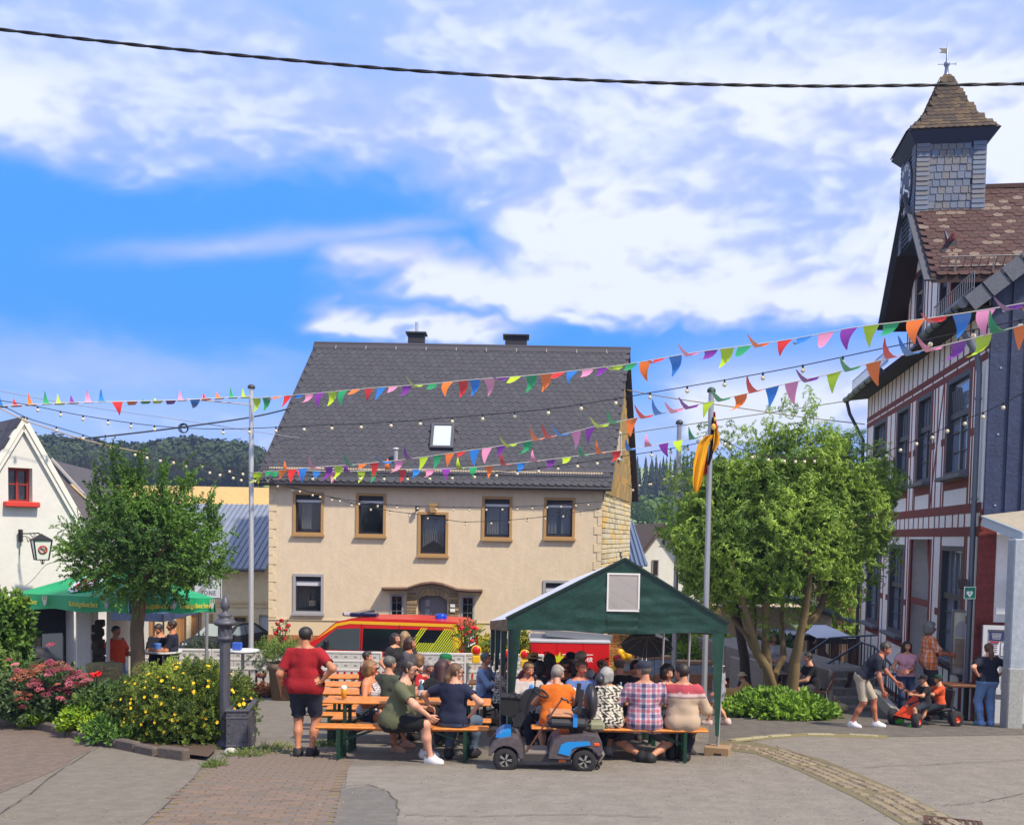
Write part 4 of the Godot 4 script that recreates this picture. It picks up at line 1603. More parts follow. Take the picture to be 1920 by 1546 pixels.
func leafy(called: String,parent: Node,c: Vector3,r: Vector3,n: int,tw: Array,c1: Color,c2: Color,clump:=1.0,gap:=-.35,up:=.3,seed_:=1,low:=-1.0,smin:=.75,smax:=1.25) -> void:
	var nz:=FastNoiseLite.new()
	nz.seed=seed_
	nz.frequency=.55/clump
	nz.fractal_octaves=2
	var sets:=[]
	var cols:=[]
	for i in tw.size():
		sets.append([]); cols.append([])
	var tries:=0
	var made:=0
	while made<n and tries<n*8:
		tries += 1
		var d:=V(rng.randfn(),rng.randfn(),rng.randfn()).normalized()
		if d.y<low: continue
		var f:=pow(rng.randf(),.42)
		var q:=d*f
		var pos:=c+q*r
		var v:=nz.get_noise_3dv(pos*1.6)
		var edge:=1.0+.5*nz.get_noise_3dv(d*3.0+V(9,3,1))
		if f>edge*1.02: continue
		if v<gap: continue
		made += 1
		var dir:=(q*V(1,.8,1)+V(rr(-.6,.6),up+rr(-.4,.4),rr(-.6,.6))).normalized()
		var k:=rng.randi() % tw.size()
		(sets[k] as Array).append(Transform3D(turn_to(dir,rng.randf()*TAU,rr(smin,smax)),pos))
		var t:=clampf(.5+1.3*nz.get_noise_3dv(pos*.9+V(40,0,7))+rr(-.3,.3),.0,1.0)
		(cols[k] as Array).append(c1.lerp(c2,t))
	for k in tw.size():
		scatter(called,tw[k],VM(.6,.55),sets[k],parent,cols[k])
func wood_mesh(seed_: int,conifer: bool) -> ArrayMesh:
	rng.seed=seed_
	var b:=MB.new(true)
	if conifer:
		for k in 9:
			var y:=3.0+k*1.55
			var r:=2.6*(1.0-k/9.6)
			for i in 9:
				var a:=TAU*(i+rr(-.3,.3))/9.0
				var a2:=a+.62
				var o:=V(cos(a),0,sin(a))*r*rr(.7,1.15)
				var o2:=V(cos(a2),0,sin(a2))*r*rr(.5,.9)
				var g:=rr(.7,1.2)
				b.col(Color(g,g,g))
				b.tri(V(0,y+2.2,0),o+V(0,y-rr(.2,1.0),0),o2+V(0,y+.3,0))
		b.col(Color(1.5,1.1,.9))
		b.tube([Vector3.ZERO,V(0,15,0)],[.28,.05],5)
	else:
		for k in 620:
			var d:=V(rng.randfn(),rng.randfn(),rng.randfn()).normalized()
			var lump:=1.0+.22*sin(d.x*5.0+seed_)*cos(d.z*4.0+d.y*3.0)
			var p:=V(0,7.5,0)+d*V(4.2,4.6,4.2)*rr(.75,1.0)*lump
			var s:=rr(.35,.85)
			var x:=V(rr(-1,1),rr(-1,1),rr(-1,1)).normalized()
			var nn:=(d+x*.6).normalized()
			var u:=nn.cross(x).normalized()*s
			var w:=nn.cross(u).normalized()*s*rr(.6,1.0)
			var g:=rr(.75,1.3)
			b.col(Color(g,g,g*.9))
			b.tri(p-u-w*.4,p+u*.8-w*.6,p+w)
			b.tri(p-u-w*.4,p+w,p-u*.7+w*.7)
		b.col(Color(.8,.75,.7))
		b.ball(V(0,7.2,0),V(3.4,3.8,3.4),10,7)
		b.tube([Vector3.ZERO,V(0,5,0)],.3,5)
	return b.done()
func far_houses() -> void:
	var broad:=[wood_mesh(3,false),wood_mesh(4,false),wood_mesh(5,false)]
	var fir:=[wood_mesh(6,true),wood_mesh(7,true)]
	rng.seed=77
	var sets:=[[],[],[]]
	var cols:=[[],[],[]]
	for row in 6:
		for i in 62:
			var d:=250.0+row*11.0+rr(-4,4)
			var px:=20.0+500.0*(i+rr(-.4,.4))/62.0-20.0
			var p:=P(px,1000,d)
			var s:=rr(.68,.98)*(1.0+.09*sin(px*.021))
			var k:=rng.randi() % 3
			p.y=hill(p.x,p.z)-.6
			(sets[k] as Array).append(Transform3D(Basis(Vector3.UP,rng.randf()*TAU).scaled(V(s,s*1.02,s)),p))
			(cols[k] as Array).append(Color(.022,.044,.014).lerp(Color(.046,.075,.022),rng.randf()))
	var wood:=Node3D.new()
	wood.name = "broadleaf_wood"
	add_child(wood)
	tag(wood,"dark broadleaf wood along the hilltop behind the golden field","wood","","stuff")
	for k in 3: scatter("trees",broad[k],VM(.9),sets[k],wood,cols[k])
	sets=[[],[],[]]
	cols=[[],[],[]]
	for row in 7:
		for i in 34:
			var d:=262.0+row*8.0+rr(-3,3)
			var px:=1130.0+520.0*(i+rr(-.4,.4))/34.0
			var p:=P(px,1000,d)
			var k:=rng.randi() % 2
			var s:=rr(.62,.92) if row else rr(.55,.85)
			p.y=hill(p.x,p.z)-.5
			(sets[k] as Array).append(Transform3D(Basis(Vector3.UP,rng.randf()*TAU).scaled(V(s,s,s)),p))
			(cols[k] as Array).append(Color(.022,.040,.018).lerp(Color(.05,.058,.03),rng.randf()))
	wood=Node3D.new()
	wood.name = "spruce_wood"
	add_child(wood)
	tag(wood,"dark spruce wood on the hill behind the flagpoles on the right","wood","","stuff")
	for k in 2: scatter("trees",fir[k],VM(.9),sets[k],wood,cols[k])
	for c in [[1196,968,205,.55,"round meadow tree right at the corner of the beige house"],[1216,970,196,.6,"second round tree from the beige house, below the spruce wood"],[1240,966,200,.62,"largest round tree in the far meadow, above the white gable"],[1262,968,198,.55,"round meadow tree left of the short flagpole"],[1232,974,170,.36,"small round tree in front of the other meadow trees"],[1292,970,200,.6,"round meadow tree behind the willow's left edge"],[1208,1002,150,.22,"tiny round bush beside the pale track in the meadow"]]:
		var p:=P(c[0],c[1],c[2])
		p.y=hill(p.x,p.z)-1.2
		var tr:=thing("field_tree",c[4],"tree",p,rng.randf()*6.0,"trees in the far meadow")
		var o:=scatter("crown",broad[rng.randi() % 3],VM(.9),[Transform3D(Basis.from_scale(Vector3.ONE*float(c[3])),Vector3.ZERO)],tr,[Color(.06,.12,.025).lerp(Color(.09,.16,.03),rng.randf())],false)
	var hs:=thing("blue_roof_shed","blue ribbed metal roof that shows between the beige house and the white gable","shed")
	var b:=MB.new()
	var a0:=P(1176,975,46)
	var a1:=P(1182,970,50)
	var c0:=P(1168,1072,44)
	var c1:=P(1216,1060,44)
	b.oquad(c0,c1,P(1186,976,49),P(1150,976,49),V(0,1,1))
	var roof:=obj("roof",b,M("#66758f",.45),hs)
	for k in 6:
		b=MB.new()
		b.bar(P(1172+k*8,1068-k*1.5,43.95),P(1155+k*6.1,977,48.95),.06,.08)
		obj("rib",b,M("#56657e",.45),roof)
	b=MB.new()
	b.box(V((c0.x+c1.x)/2,(c0.y-4.2)/2,-44.3),V(c1.x-c0.x,c0.y+4.2,.3))
	obj("wall",b,N("#cbb894","#d8c6a4",2.0),hs)
	hs=thing("white_gable_house","white gable house with brown verges behind the green tent","house")
	var D:=52.0
	var t:=Transform3D(Basis(Vector3.UP,.12),P(1243,1000,D))
	t.origin.y=0
	var ap:=PL(1243,985,t)
	var k:=1.32
	var wl:=PL(1176,1000,t).x
	var wr:=PL(1330,1000,t).x
	b=MB.new()
	var ws:=[R(t,1240,1004,1248,1022),R(t,1222,1049,1235,1080)]
	b.quad(t*V(wl,-5,0),t*V(wr,-5,0),t*V(wr,ap.y-(wr-ap.x)*k,0),t*V(wl,ap.y-(ap.x-wl)*k,0))
	b.tri(t*V(wl,ap.y-(ap.x-wl)*k,0),t*V(wr,ap.y-(wr-ap.x)*k,0),t*V(ap.x,ap.y,0))
	b.quad(t*V(wr,-5,0),t*V(wr,-5,-9),t*V(wr,ap.y-(wr-ap.x)*k,-9),t*V(wr,ap.y-(wr-ap.x)*k,0))
	obj("wall",b,N("#cfccc8","#dad7d3",2.5),hs)
	for w in ws:
		b=MB.new()
		frame_of(b,t,w,.05,.0,.06)
		var wo:=obj("window",b,M("#8d8681",.6),hs)
		b=MB.new()
		b.box(t*V(w.get_center().x,w.get_center().y,.01),V(w.size.x-.09,w.size.y-.09,.02),t.basis)
		obj("pane",b,M("#33292c",.2),wo)
	b=MB.new()
	for s in [wl-.2,wr+.4]:
		var e:=t*V(s,ap.y-absf(s-ap.x)*k+.1,.25)
		var top:=t*V(ap.x,ap.y+.12,.25)
		var back:=t.basis*V(0,0,-10)
		b.oquad(e,top,top+back,e+back,Vector3.UP)
		b.bar(e-V(0,.12,0),top-V(0,.12,0),.08,.26,t.basis.z)
	obj("roof",b,N("#5a4234","#6e5546",1.2),hs)
	hs=thing("brick_annex","low annex with tan brick front and brown side behind the red trailer","annex")
	var ta:=Transform3D(Basis(Vector3.UP,-.45),GD(1180,34.5))
	b=MB.new()
	b.box(ta*V(-1.6,.85,-1.5),V(3.2,1.9,3.0),ta.basis)
	obj("wall",b,M("#9a7a55",.9),hs)
	var bm:=MB.new()
	bm.bev(Vector3.ZERO,V(.24,.085,.03),.008)
	var bmesh:=bm.done()
	for r in 19:
		for c in 12:
			var x:=-3.15+c*.265+(.13 if r % 2 else .0)
			if x>-.1 or (absf(x+1.0)<.2 and r>6 and r<15): continue
			var o:=put("brick",bmesh,M(["#c28a52","#cf9a62","#b87f4a"][rng.randi() % 3],.9),hs)
			o.transform=ta*Transform3D(Basis(),V(x,-.05+r*.1,.005))
	b=MB.new()
	b.box(ta*V(-1.0,1.05,.01),V(.26,.75,.03),ta.basis)
	obj("window",b,M("#4b3328",.5),hs)
	b=MB.new()
	b.box(ta*V(.02,.85,-1.5),V(.05,1.92,2.96),ta.basis)
	obj("brown_side",b,N("#7d4a33","#8f5a40",.8,.9,.4),hs)
	b=MB.new()
	b.box(ta*V(-1.6,1.86,-1.5),V(3.5,.1,3.3),ta.basis)
	obj("roof",b,M("#b9b1a5",.8),hs)
	hs=thing("brown_wall","brown rendered wall behind the shrubs and tent poles","wall")
	b=MB.new()
	var w0:=GD(1178,34.5)
	var w1:=GD(1330,36.0)
	b.bar(w0+V(.3,.75,-.4),w1+V(0,.75,-.4),.2,2.0)
	obj("wall_face",b,N("#7d4a33","#91583d",1.1,.9,.3),hs)
	hs=thing("retaining_wall","low retaining wall with peeling pale blue paint and brick cap behind the tent","wall")
	for s in 8:
		var p0:=P(1166+s*31,1242-(8 if s==1 or s==2 else 0)+s*.6,30.0)
		var p1:=P(1197+s*31,1242-(8 if s==1 or s==2 else 0)+s*.6,30.0)
		b=MB.new()
		var yb:=gy(-30.0)-.1
		b.bev(V((p0.x+p1.x)/2,(p0.y+yb)/2,-30.2),V(p1.x-p0.x-.01,p0.y-yb,.3),.01)
		obj("panel",b,N("#7f93a5","#9fb0be",.9,.9,.4,.01,false,FastNoiseLite.TYPE_CELLULAR) if s<4 else N("#8a9099","#a9adb0",.9,.9,.4),hs)
		b=MB.new()
		b.bev(V((p0.x+p1.x)/2,p0.y+.04,-30.2),V(p1.x-p0.x-.006,.09,.38),.01)
		obj("cap_stone",b,N("#a07a58","#b8906a",.5,.9,.5),hs)
		b=MB.new()
		b.bev(V((p0.x+p1.x)/2,yb+.26,-30.02),V(p1.x-p0.x-.02,.5+rr(-.12,.1),.06),.02)
		obj("bare_brick_patch",b,N("#9a6a4a","#b8825c",.25,.9,.7),hs)
	hs=thing("wall_railing","dark tube railing along the planted terrace above the retaining wall","railing")
	b=MB.new()
	for y in [1228,1248]:
		b.tube([P(1165,y-4,31),P(1290,y-2,31),P(1405,y,31),P(1470,y+1,30.5)],.025,6)
	obj("rail",b,M("#3f5557",.5,.3),hs)
	for x in [1170,1215,1278,1340,1404,1468]:
		b=MB.new()
		b.tube([P(x,1264,31),P(x,1222,31)],.03,6)
		obj("post",b,M("#46595c",.5,.3),hs)
	hs=thing("cream_building","cream rendered building with shallow grey roof behind the willow","building")
	b=MB.new()
	var q0:=P(1352,1140,37)
	var q1:=P(1560,1165,37)
	b.box(V((q0.x+q1.x)/2,(q0.y-3.8)/2,-38.5),V(q1.x-q0.x,q0.y+3.8,3.0))
	obj("wall",b,N("#d0b78e","#dec8a2",1.3,.9,.5),hs)
	b=MB.new()
	var r0:=P(1480,1118,36.5)
	var r1:=P(1572,1158,36.5)
	b.bar(r0,r1,3.6,.12)
	b.bar(P(1480,1118,36.5),P(1340,1128,36.5),3.6,.12)
	obj("roof",b,N("#525a68","#626b7a",1.2,.6),hs)
	b=MB.new()
	b.box(P(1530,1185,36.95),V(.5,.5,.05))
	obj("window",b,M("#3d4048",.3),hs)
	hs=thing("salmon_house","narrow strip of a salmon coloured house beside the hall","house")
	b=MB.new()
	var s0:=P(1601,1072,44)
	b.box(V(s0.x+1.2,(s0.y-4.2)/2,-46),V(2.4,s0.y+4.2,4))
	obj("wall",b,N("#b57a64","#c48a72",1.5,.9,.3),hs)
	b=MB.new()
	b.box(V(s0.x+1.2,s0.y+.1,-45.8),V(2.9,.15,4.6))
	obj("roof",b,M("#4c4038",.8),hs)
	hs=thing("timbered_gable","half-hidden timbered gable with brown beams behind the willow","house")
	b=MB.new()
	var g0:=P(1535,1090,46)
	b.box(V(g0.x+.6,(g0.y-4.2)/2+.2,-47),V(1.6,g0.y+4.2,2))
	obj("wall",b,N("#c9b9a0","#d6c8b2",1.5),hs)
	for x in [.0,.6,1.2]:
		b=MB.new()
		b.box(V(g0.x+x,g0.y-1.0,-45.98),V(.14,2.4,.06))
		obj("post",b,M("#4f3326",.8),hs)
	for c in [[1533,1172,1606,1196,30.5,"white corrugated canopy roof on brown posts beside the hall steps"],[1452,1178,1528,1190,33.0,"flat white canopy roof with dark edge behind the willow stems"]]:
		hs=thing("canopy",c[5],"canopy roof")
		var p0:=P(c[0],c[3],c[4])
		var p1:=P(c[2],c[3],c[4])
		var h0:=P(c[0],c[1],c[4]+3.0)
		b=MB.new()
		var n:=26
		b.smooth()
		var rise:=V(0,h0.y-p0.y,-3.0)
		for i in n*2:
			var xa:=lerpf(p0.x,p1.x,i/float(n*2))
			var xb:=lerpf(p0.x,p1.x,(i+1)/float(n*2))
			var ya:=p0.y+.025*(i % 2)
			var yc:=p0.y+.025*((i+1) % 2)
			b.quad(V(xa,ya,p0.z),V(xb,yc,p0.z),V(xb,yc,p0.z)+rise,V(xa,ya,p0.z)+rise)
		obj("sheet",b,M("#c2c6d2",.5),hs)
		b=MB.new()
		b.box(V((p0.x+p1.x)/2,p0.y-.09,p0.z-.05),V(p1.x-p0.x,.14,.08))
		obj("fascia",b,M("#33292a",.8),hs)
		for f in [.15,.5,.95]:
			b=MB.new()
			var x:=lerpf(p0.x,p1.x,f)
			b.box(V(x,(p0.y+gy(p0.z))/2,p0.z-.15),V(.2,p0.y-gy(p0.z),.2))
			if f==.5:
				b.bar(V(x,p0.y-.9,p0.z-.15),V(x-.6,p0.y-.12,p0.z-.15),.14,.14)
			obj("post",b,N("#5b3a2c","#6e4a38",.5,.8),hs)
func limb(b: MB,a: Vector3,c: Vector3,r0: float,r1: float,bend: float,n:=6) -> Array:
	var pts:=[]
	var rad:=[]
	var off:=V(rr(-1,1),0,rr(-1,1))*bend
	for i in n+1:
		var f:=i/float(n)
		pts.append(a.lerp(c,f)+off*sin(f*PI)+V(rr(-1,1),0,rr(-1,1))*bend*.12)
		rad.append(lerpf(r0,r1,f))
	b.tube(pts,rad,8)
	return pts
func pot(called: String,label: String,at: Vector3,r: float,h: float,m: Material,group := "planters round the square") -> Node3D:
	var o:=thing(called,label,"planter",at,.0,group)
	var b:=MB.new()
	b.lathe([Vector2(.0,.0),Vector2(r*.72,.0),Vector2(r*.95,h*.8),Vector2(r*1.03,h*.82),Vector2(r*1.03,h),Vector2(r*.88,h),Vector2(r*.86,h*.86),Vector2(0,h*.84)],20)
	obj("pot",b,m,o)
	return o
func petals(n: int,r: float,cup: float) -> ArrayMesh:
	var b:=MB.new()
	for i in n:
		var a:=TAU*i/n
		var d:=V(cos(a),cup,sin(a))
		var s:=V(-sin(a),0,cos(a))
		b.tri(Vector3.ZERO,d*r*.7+s*r*.42,d*r*.7-s*r*.42)
		b.tri(d*r*.7+s*r*.42,d*r,d*r*.7-s*r*.42)
	b.ball(V(0,r*.1,0),Vector3.ONE*r*.22,5,3)
	return b.done()
func head_mesh(seed_: int,r: float) -> ArrayMesh:
	rng.seed=seed_
	var b:=MB.new()
	for i in 46:
		var a:=rng.randf()*TAU
		var q:=sqrt(rng.randf())*r
		var p:=V(cos(a)*q,(1.0-q*q/r/r)*r*.35+rr(-.006,.006),sin(a)*q)
		var s:=rr(.010,.017)
		b.tri(p+V(s,0,0),p+V(0,s,s*.5),p+V(-s,0,s))
		b.tri(p+V(s,0,-s),p+V(-s*.4,s*.8,0),p+V(-s,.3*s,-s))
	return b.done()
func greenery() -> void:
	var small:=[twig(11,9,.26,.055,.034,.0,.05,2),twig(12,8,.22,.06,.036,.1,.08,2),twig(13,10,.30,.05,.03,.05,.05,2)]
	var wil:=[twig(21,15,.46,.085,.009,1.2,.30,2),twig(22,18,.58,.08,.009,1.5,.32,2),twig(23,12,.34,.09,.010,.8,.28,2)]
	var broad:=[twig(31,6,.20,.10,.065,.1,.1,2),twig(32,5,.17,.11,.075,.2,.1,2)]
	var fine:=[twig(41,10,.20,.038,.016,.0,.1,3),twig(42,9,.18,.04,.018,.1,.12,3)]
	var bark:=N("#5d4f3e","#7c6a52",.35,.95,1.0,.03)
	rng.seed=600
	var base:=GD(258,17.6)
	var tr:=thing("clipped_tree","small dense round tree with spiky top shoots in front of the green parasol","tree",Vector3.ZERO)
	var b:=MB.new()
	var fork:=P(262,1100,17.5)
	limb(b,base,P(256,1180,17.6),.15,.12,.01)
	limb(b,P(256,1182,17.6),fork,.12,.11,.02)
	for e in [[200,1010,17.2,.05],[235,960,17.9,.05],[285,940,17.4,.055],[330,1000,17.1,.05],[375,1050,17.8,.045],[300,1030,16.6,.05],[180,1070,17.7,.04]]:
		limb(b,fork,P(e[0],e[1],e[2]),e[3]*1.2,e[3]*.3,.1)
	obj("trunk",b,bark,tr)
	var c:=P(272,1035,17.5)
	var d1:=Color(.035,.095,.014)
	var d2:=Color(.12,.25,.028)
	leafy("crown",tr,c,V(1.28,.84,1.15),1650,small,d1,d2,.55,-.22,.25,5)
	leafy("crown",tr,P(235,955,17.5),V(.45,.36,.45),130,small,d1,d2,.6,-.4,.6,6)
	leafy("crown",tr,P(318,965,17.4),V(.5,.34,.45),120,small,d1,d2,.6,-.4,.6,7)
	for s in [[207,848,.30],[226,870,.24],[262,858,.30],[246,880,.24],[352,888,.16],[180,900,.15],[305,885,.18],[398,925,.14]]:
		var tip:=P(s[0],s[1],17.5)
		leafy("shoots",tr,tip-V(0,.42,0),V(float(s[2])*.45,.6,.14),50,small,d1,d2,1.0,-1.0,1.8,8,-1.0,.6,1.1)
	for s in [[112,985],[120,1015],[135,1052],[428,985],[432,1072],[425,1020],[150,1090],[400,1085]]:
		var tip:=P(s[0],s[1],17.5)
		leafy("shoots",tr,tip.lerp(c,.16),V(.32,.12,.2),26,small,d1,d2,1.0,-1.0,.1,9,-1.0,.5,.9)
	tr=thing("corkscrew_willow","bright green corkscrew willow with several bare stems beside the hall","tree",Vector3.ZERO)
	b=MB.new()
	var wb:=G(1455,1332)
	var D:=-wb.z
	var s1:=P(1448,1290,D)
	limb(b,wb,s1,.20,.17,.02)
	var g2:=[[[1448,1290],[1420,1222],[1400,1150],[1372,1050],.12],[[1448,1290],[1436,1200],[1440,1100],[1428,960],.12],[[1450,1285],[1470,1230],[1466,1150],[1500,1020],.09],[[1474,1330],[1490,1240],[1510,1150],[1516,1020],.15],[[1506,1180],[1545,1120],[1580,1060],[1630,1010],.09],[[1426,1240],[1398,1190],[1360,1130],[1320,1060],.07],[[1430,1250],[1412,1200],[1412,1120],[1440,1000],.06]]
	for g in g2:
		var r: float=g[4]
		for i in 3:
			limb(b,P(g[i][0],g[i][1],D-.3*i*(1 if r>.1 else -1)),P(g[i+1][0],g[i+1][1],D-.3*(i+1)*(1 if r>.1 else -1)),r*(1.0-.24*i),r*(1.0-.24*(i+1)),.07,8)
	obj("trunk",b,N("#6b5c42","#8b7752",.5,.9,.8,.03),tr)
	var w1:=Color(.11,.21,.025)
	var w2:=Color(.35,.52,.07)
	for v in [[1445,995,1.95,1.6,1.8,2500,1],[1340,1010,1.0,1.3,1.1,1000,2],[1580,945,.95,1.25,1.1,760,3],[1500,868,1.3,.75,1.1,560,4],[1395,915,1.1,.75,1.0,480,5],[1400,1090,1.0,.6,1.1,330,6],[1520,1070,1.1,.45,1.1,170,7],[1650,905,.45,.6,.6,110,8],[1625,1020,.5,.5,.6,90,9]]:
		leafy("crown",tr,P(v[0],v[1],D),V(v[2],v[3],v[4]),v[5],wil,w1,w2,.6,-.02,-.15,v[6]+20)
	for s in [[1522,760,.1,.4],[1518,800,.22,.4],[1460,805,.25,.3],[1382,838,.18,.25],[1600,820,.3,.3],[1650,850,.25,.5],[1650,1000,.2,.5],[1280,900,.2,.3],[1300,1100,.25,.4],[1345,880,.2,.25],[1430,835,.25,.25],[1560,830,.25,.3]]:
		leafy("shoots",tr,P(s[0],s[1],D),V(s[2],s[3],.2),22,wil,w1,w2,1.0,-1.0,.3,31,-1.0,.5,.8)
	for k in 34:
		var a:=TAU*k/34.0
		var rim:=P(1462+cos(a)*rr(190,232),975-sin(a)*rr(165,215),D+rr(-.6,.6))
		leafy("shoots",tr,rim,V(.16,rr(.2,.42),.16),16,wil,w1,w2,1.0,-1.0,.0,50+k,-1.0,.5,.9)
	tr=thing("leaning_tree","thin dark leaning trunk at the left side of the willow","tree",Vector3.ZERO)
	b=MB.new()
	limb(b,GD(1408,25.0),P(1396,1230,25.0),.14,.12,.03)
	limb(b,P(1396,1232,25.0),P(1372,1100,25.2),.12,.08,.04)
	obj("trunk",b,N("#3c3029","#52433a",.4,.95,.9),tr)
	leafy("crown",tr,P(1358,1085,25.2),V(.8,.7,.8),260,small,Color(.03,.07,.012),Color(.08,.16,.02),.6,-.3,.2,41)
	var gc:=thing("ground_cover","mound of bright green ground cover round the willow stems","ground cover",Vector3.ZERO)
	gc.set_meta("kind","stuff")
	var gp:=G(1455,1343)
	leafy("leaves",gc,gp+V(.05,.03,0),V(1.08,.34,1.0),900,broad,Color(.07,.17,.016),Color(.20,.35,.03),.6,-.7,.5,43,.0)
	var bed:=pxpoly([[-700,1338],[0,1348],[190,1395],[300,1416],[390,1427],[405,1412],[405,1330],[300,1290],[0,1270],[-700,1262]])
	sheet_at("flower_bed",bed,.06,N("#4a392c","#5e4a3a",.6,.95,1.0,.03))
	b=MB.new()
	b.bev(Vector3.ZERO,V(.52,.2,.12),.02)
	var em:=b.done()
	var edge:=thing("bed_edging","row of dark edging stones along the front of the flower bed","edging",Vector3.ZERO)
	var el:=[[-160,1334],[0,1349],[190,1396],[300,1419],[402,1433]]
	for i in el.size()-1:
		var p:=G(el[i][0],el[i][1])
		var q:=G(el[i+1][0],el[i+1][1])
		var dir:=(q-p).normalized()
		for k in int((q-p).length()/.54):
			var o:=put("stone",em,N("#544a42","#6b6058",.4,.95,.8),edge)
			o.transform=Transform3D(Basis(dir,dir.cross(Vector3.UP).cross(dir).normalized(),dir.cross(Vector3.UP)),p+dir*(k+.5)*.54+V(0,.03+rr(-.02,.02),0))
	var bu:=thing("yellow_flowered_bush","dense green bush dotted with small yellow flowers at the corner of the bed","bush",Vector3.ZERO)
	var bc:=G(322,1400)+V(.0,.44,-.55)
	var br:=V(.95,.60,.80)
	leafy("foliage",bu,bc,br,2600,fine,Color(.06,.11,.018),Color(.27,.36,.05),.35,-.35,.45,51,-.75)
	leafy("foliage",bu,bc+V(.2,-.26,.3),V(.66,.4,.45),700,fine,Color(.05,.10,.016),Color(.22,.31,.045),.35,-.4,.4,52,-.8)
	b=MB.new()
	for i in 26:
		var a:=rng.randf()*TAU
		var q:=bc+V(cos(a)*br.x*rr(.2,.8),rr(-.3,.4),sin(a)*br.z*rr(.2,.8))
		b.tube([bc+V(0,-.62,0)+V(cos(a),0,sin(a))*.2,q],.009,5)
	obj("stems",b,bark,bu)
	var yp:=petals(5,.025,.35)
	for i in 110:
		var d:=V(rng.randfn(),rng.randfn(),rng.randfn()).normalized()
		if d.y<-.5: d.y=-d.y
		if d.z<-.3: d.z=-d.z
		var o:=put("blossom",yp,M("#f2c70c",.6),bu)
		o.transform=Transform3D(turn_to(d+V(0,.3,.5),rng.randf()*6.0,rr(.7,1.25)),bc+d*br*rr(.98,1.1))
	gc=thing("lime_ground_cover","low lime green ground cover along the bed edging","ground cover",Vector3.ZERO)
	gc.set_meta("kind","stuff")
	for e in [[105,1366,.62,.30],[165,1382,.50,.28],[75,1356,.45,.22],[200,1394,.30,.16],[228,1396,.4,.16]]:
		var p:=G(e[0],e[1])+V(0,.08,-.12)
		leafy("leaves",gc,p,V(e[2],e[3],.4),330,broad,Color(.13,.27,.012) if e[0]<200 else Color(.05,.13,.02),Color(.36,.50,.022) if e[0]<200 else Color(.12,.24,.03),.5,-.8,.6,int(e[0]),.0,.5,.85)
	bu=thing("stonecrop","clump of pink and rust coloured flat flower heads in the bed","flowers",Vector3.ZERO)
	for e in [[85,1312,.72,.5,440],[20,1318,.45,.42,200],[140,1322,.38,.32,160]]:
		leafy("foliage",bu,P(e[0],e[1],16.2),V(e[2],e[3],.55),e[4],broad,Color(.03,.07,.022),Color(.09,.15,.05),.5,-.5,.7,int(e[0])+3,-.7,.6,.95)
	var hm:=[head_mesh(61,.075),head_mesh(62,.095),head_mesh(63,.06)]
	rng.seed=610
	var heads:=[[95,1209,0],[15,1237,0],[28,1246,0],[30,1256,0]]
	for i in 90:
		var a:=rng.randf()
		heads.append([lerpf(18,165,rng.randf()),0,1])
	for h in heads:
		var x: float=h[0]
		var y: float=h[1]
		if h[2]: y=1240+absf(x-92)*.36+pow(rng.randf(),1.6)*70.0
		var pink: bool=x>88-(y-1240)*.6 and rng.randf()<.75 or h[2]==0
		var o:=put("flower_head",hm[rng.randi() % 3],M(["#b3586a","#c26a7c","#a84e60"][rng.randi() % 3],.8) if pink else M(["#a8604a","#b8745a","#97523f"][rng.randi() % 3],.85),bu)
		o.transform=Transform3D(turn_to(V(rr(-.25,.25),1,rr(.0,.45)),rng.randf()*6,rr(.8,1.15)),P(x,y,15.75+rr(-.25,.35)))
	bu=thing("tall_shrub","tall bright green leafy shrub at the left edge under the parasol","shrub",Vector3.ZERO)
	leafy("foliage",bu,P(2,1205,17.0),V(.36,.85,.4),430,broad,Color(.06,.14,.016),Color(.20,.34,.03),.5,-.4,.4,71)
	leafy("foliage",bu,P(32,1160,17.2),V(.16,.3,.3),50,broad,Color(.06,.14,.016),Color(.18,.32,.03),.5,-.4,.4,72)
	leafy("foliage",bu,P(-6,1285,16.6),V(.4,.5,.4),260,fine,Color(.10,.19,.05),Color(.22,.34,.08),.5,-.4,.8,73,-.9,1.0,1.8)
	b=MB.new()
	for k in 7:
		b.tube([G(10+k*6,1330),P(0+k*9,1150,17.0)],.012,5)
	obj("stems",b,bark,bu)
	bu=thing("silver_plant","silver grey leafy plant at the lower left corner of the bed","plant",Vector3.ZERO)
	leafy("foliage",bu,G(18,1345)+V(0,.12,-.3),V(.55,.26,.4),260,broad,Color(.07,.10,.075),Color(.20,.25,.20),.5,-.6,.5,75,-.1,.6,.9)
	bu=thing("red_geranium","single bright red geranium in front of the tree stump","flower",Vector3.ZERO)
	var rp:=P(180,1265,15.2)
	for k in 9:
		var o:=put("blossom",petals(5,.05,.3),M("#d4150f",.6),bu)
		o.transform=Transform3D(turn_to(V(rr(-1,1),.8,rr(-.2,1)),rng.randf()*6,1.0),rp+V(rr(-.07,.07),rr(-.03,.03),rr(-.04,.04)))
	b=MB.new()
	b.tube([rp,G(182,1345)],.008,5)
	obj("stem",b,M("#46652c",.7),bu)
	leafy("foliage",bu,P(192,1318,15.2),V(.36,.16,.3),120,broad,Color(.03,.075,.014),Color(.10,.18,.03),.5,-.5,.5,77,-.8,.6,.9)
	leafy("foliage",bu,P(232,1312,15.4),V(.3,.2,.3),90,broad,Color(.03,.075,.014),Color(.08,.15,.03),.5,-.5,.5,78,-.8,.6,.9)
	var terra:=N("#7a5a49","#8f6d59",.6,.9,.4)
	var po:=pot("planter","round brown pot of grey lavender beside the parasol post",GD(388,22.5),.42,.5,terra)
	po.position=G(392,1294)
	leafy("plant",po,V(-.05,.78,0),V(.55,.42,.4),260,fine,Color(.06,.09,.05),Color(.17,.21,.13),.6,-.5,.9,81,-.9,1.0,1.7)
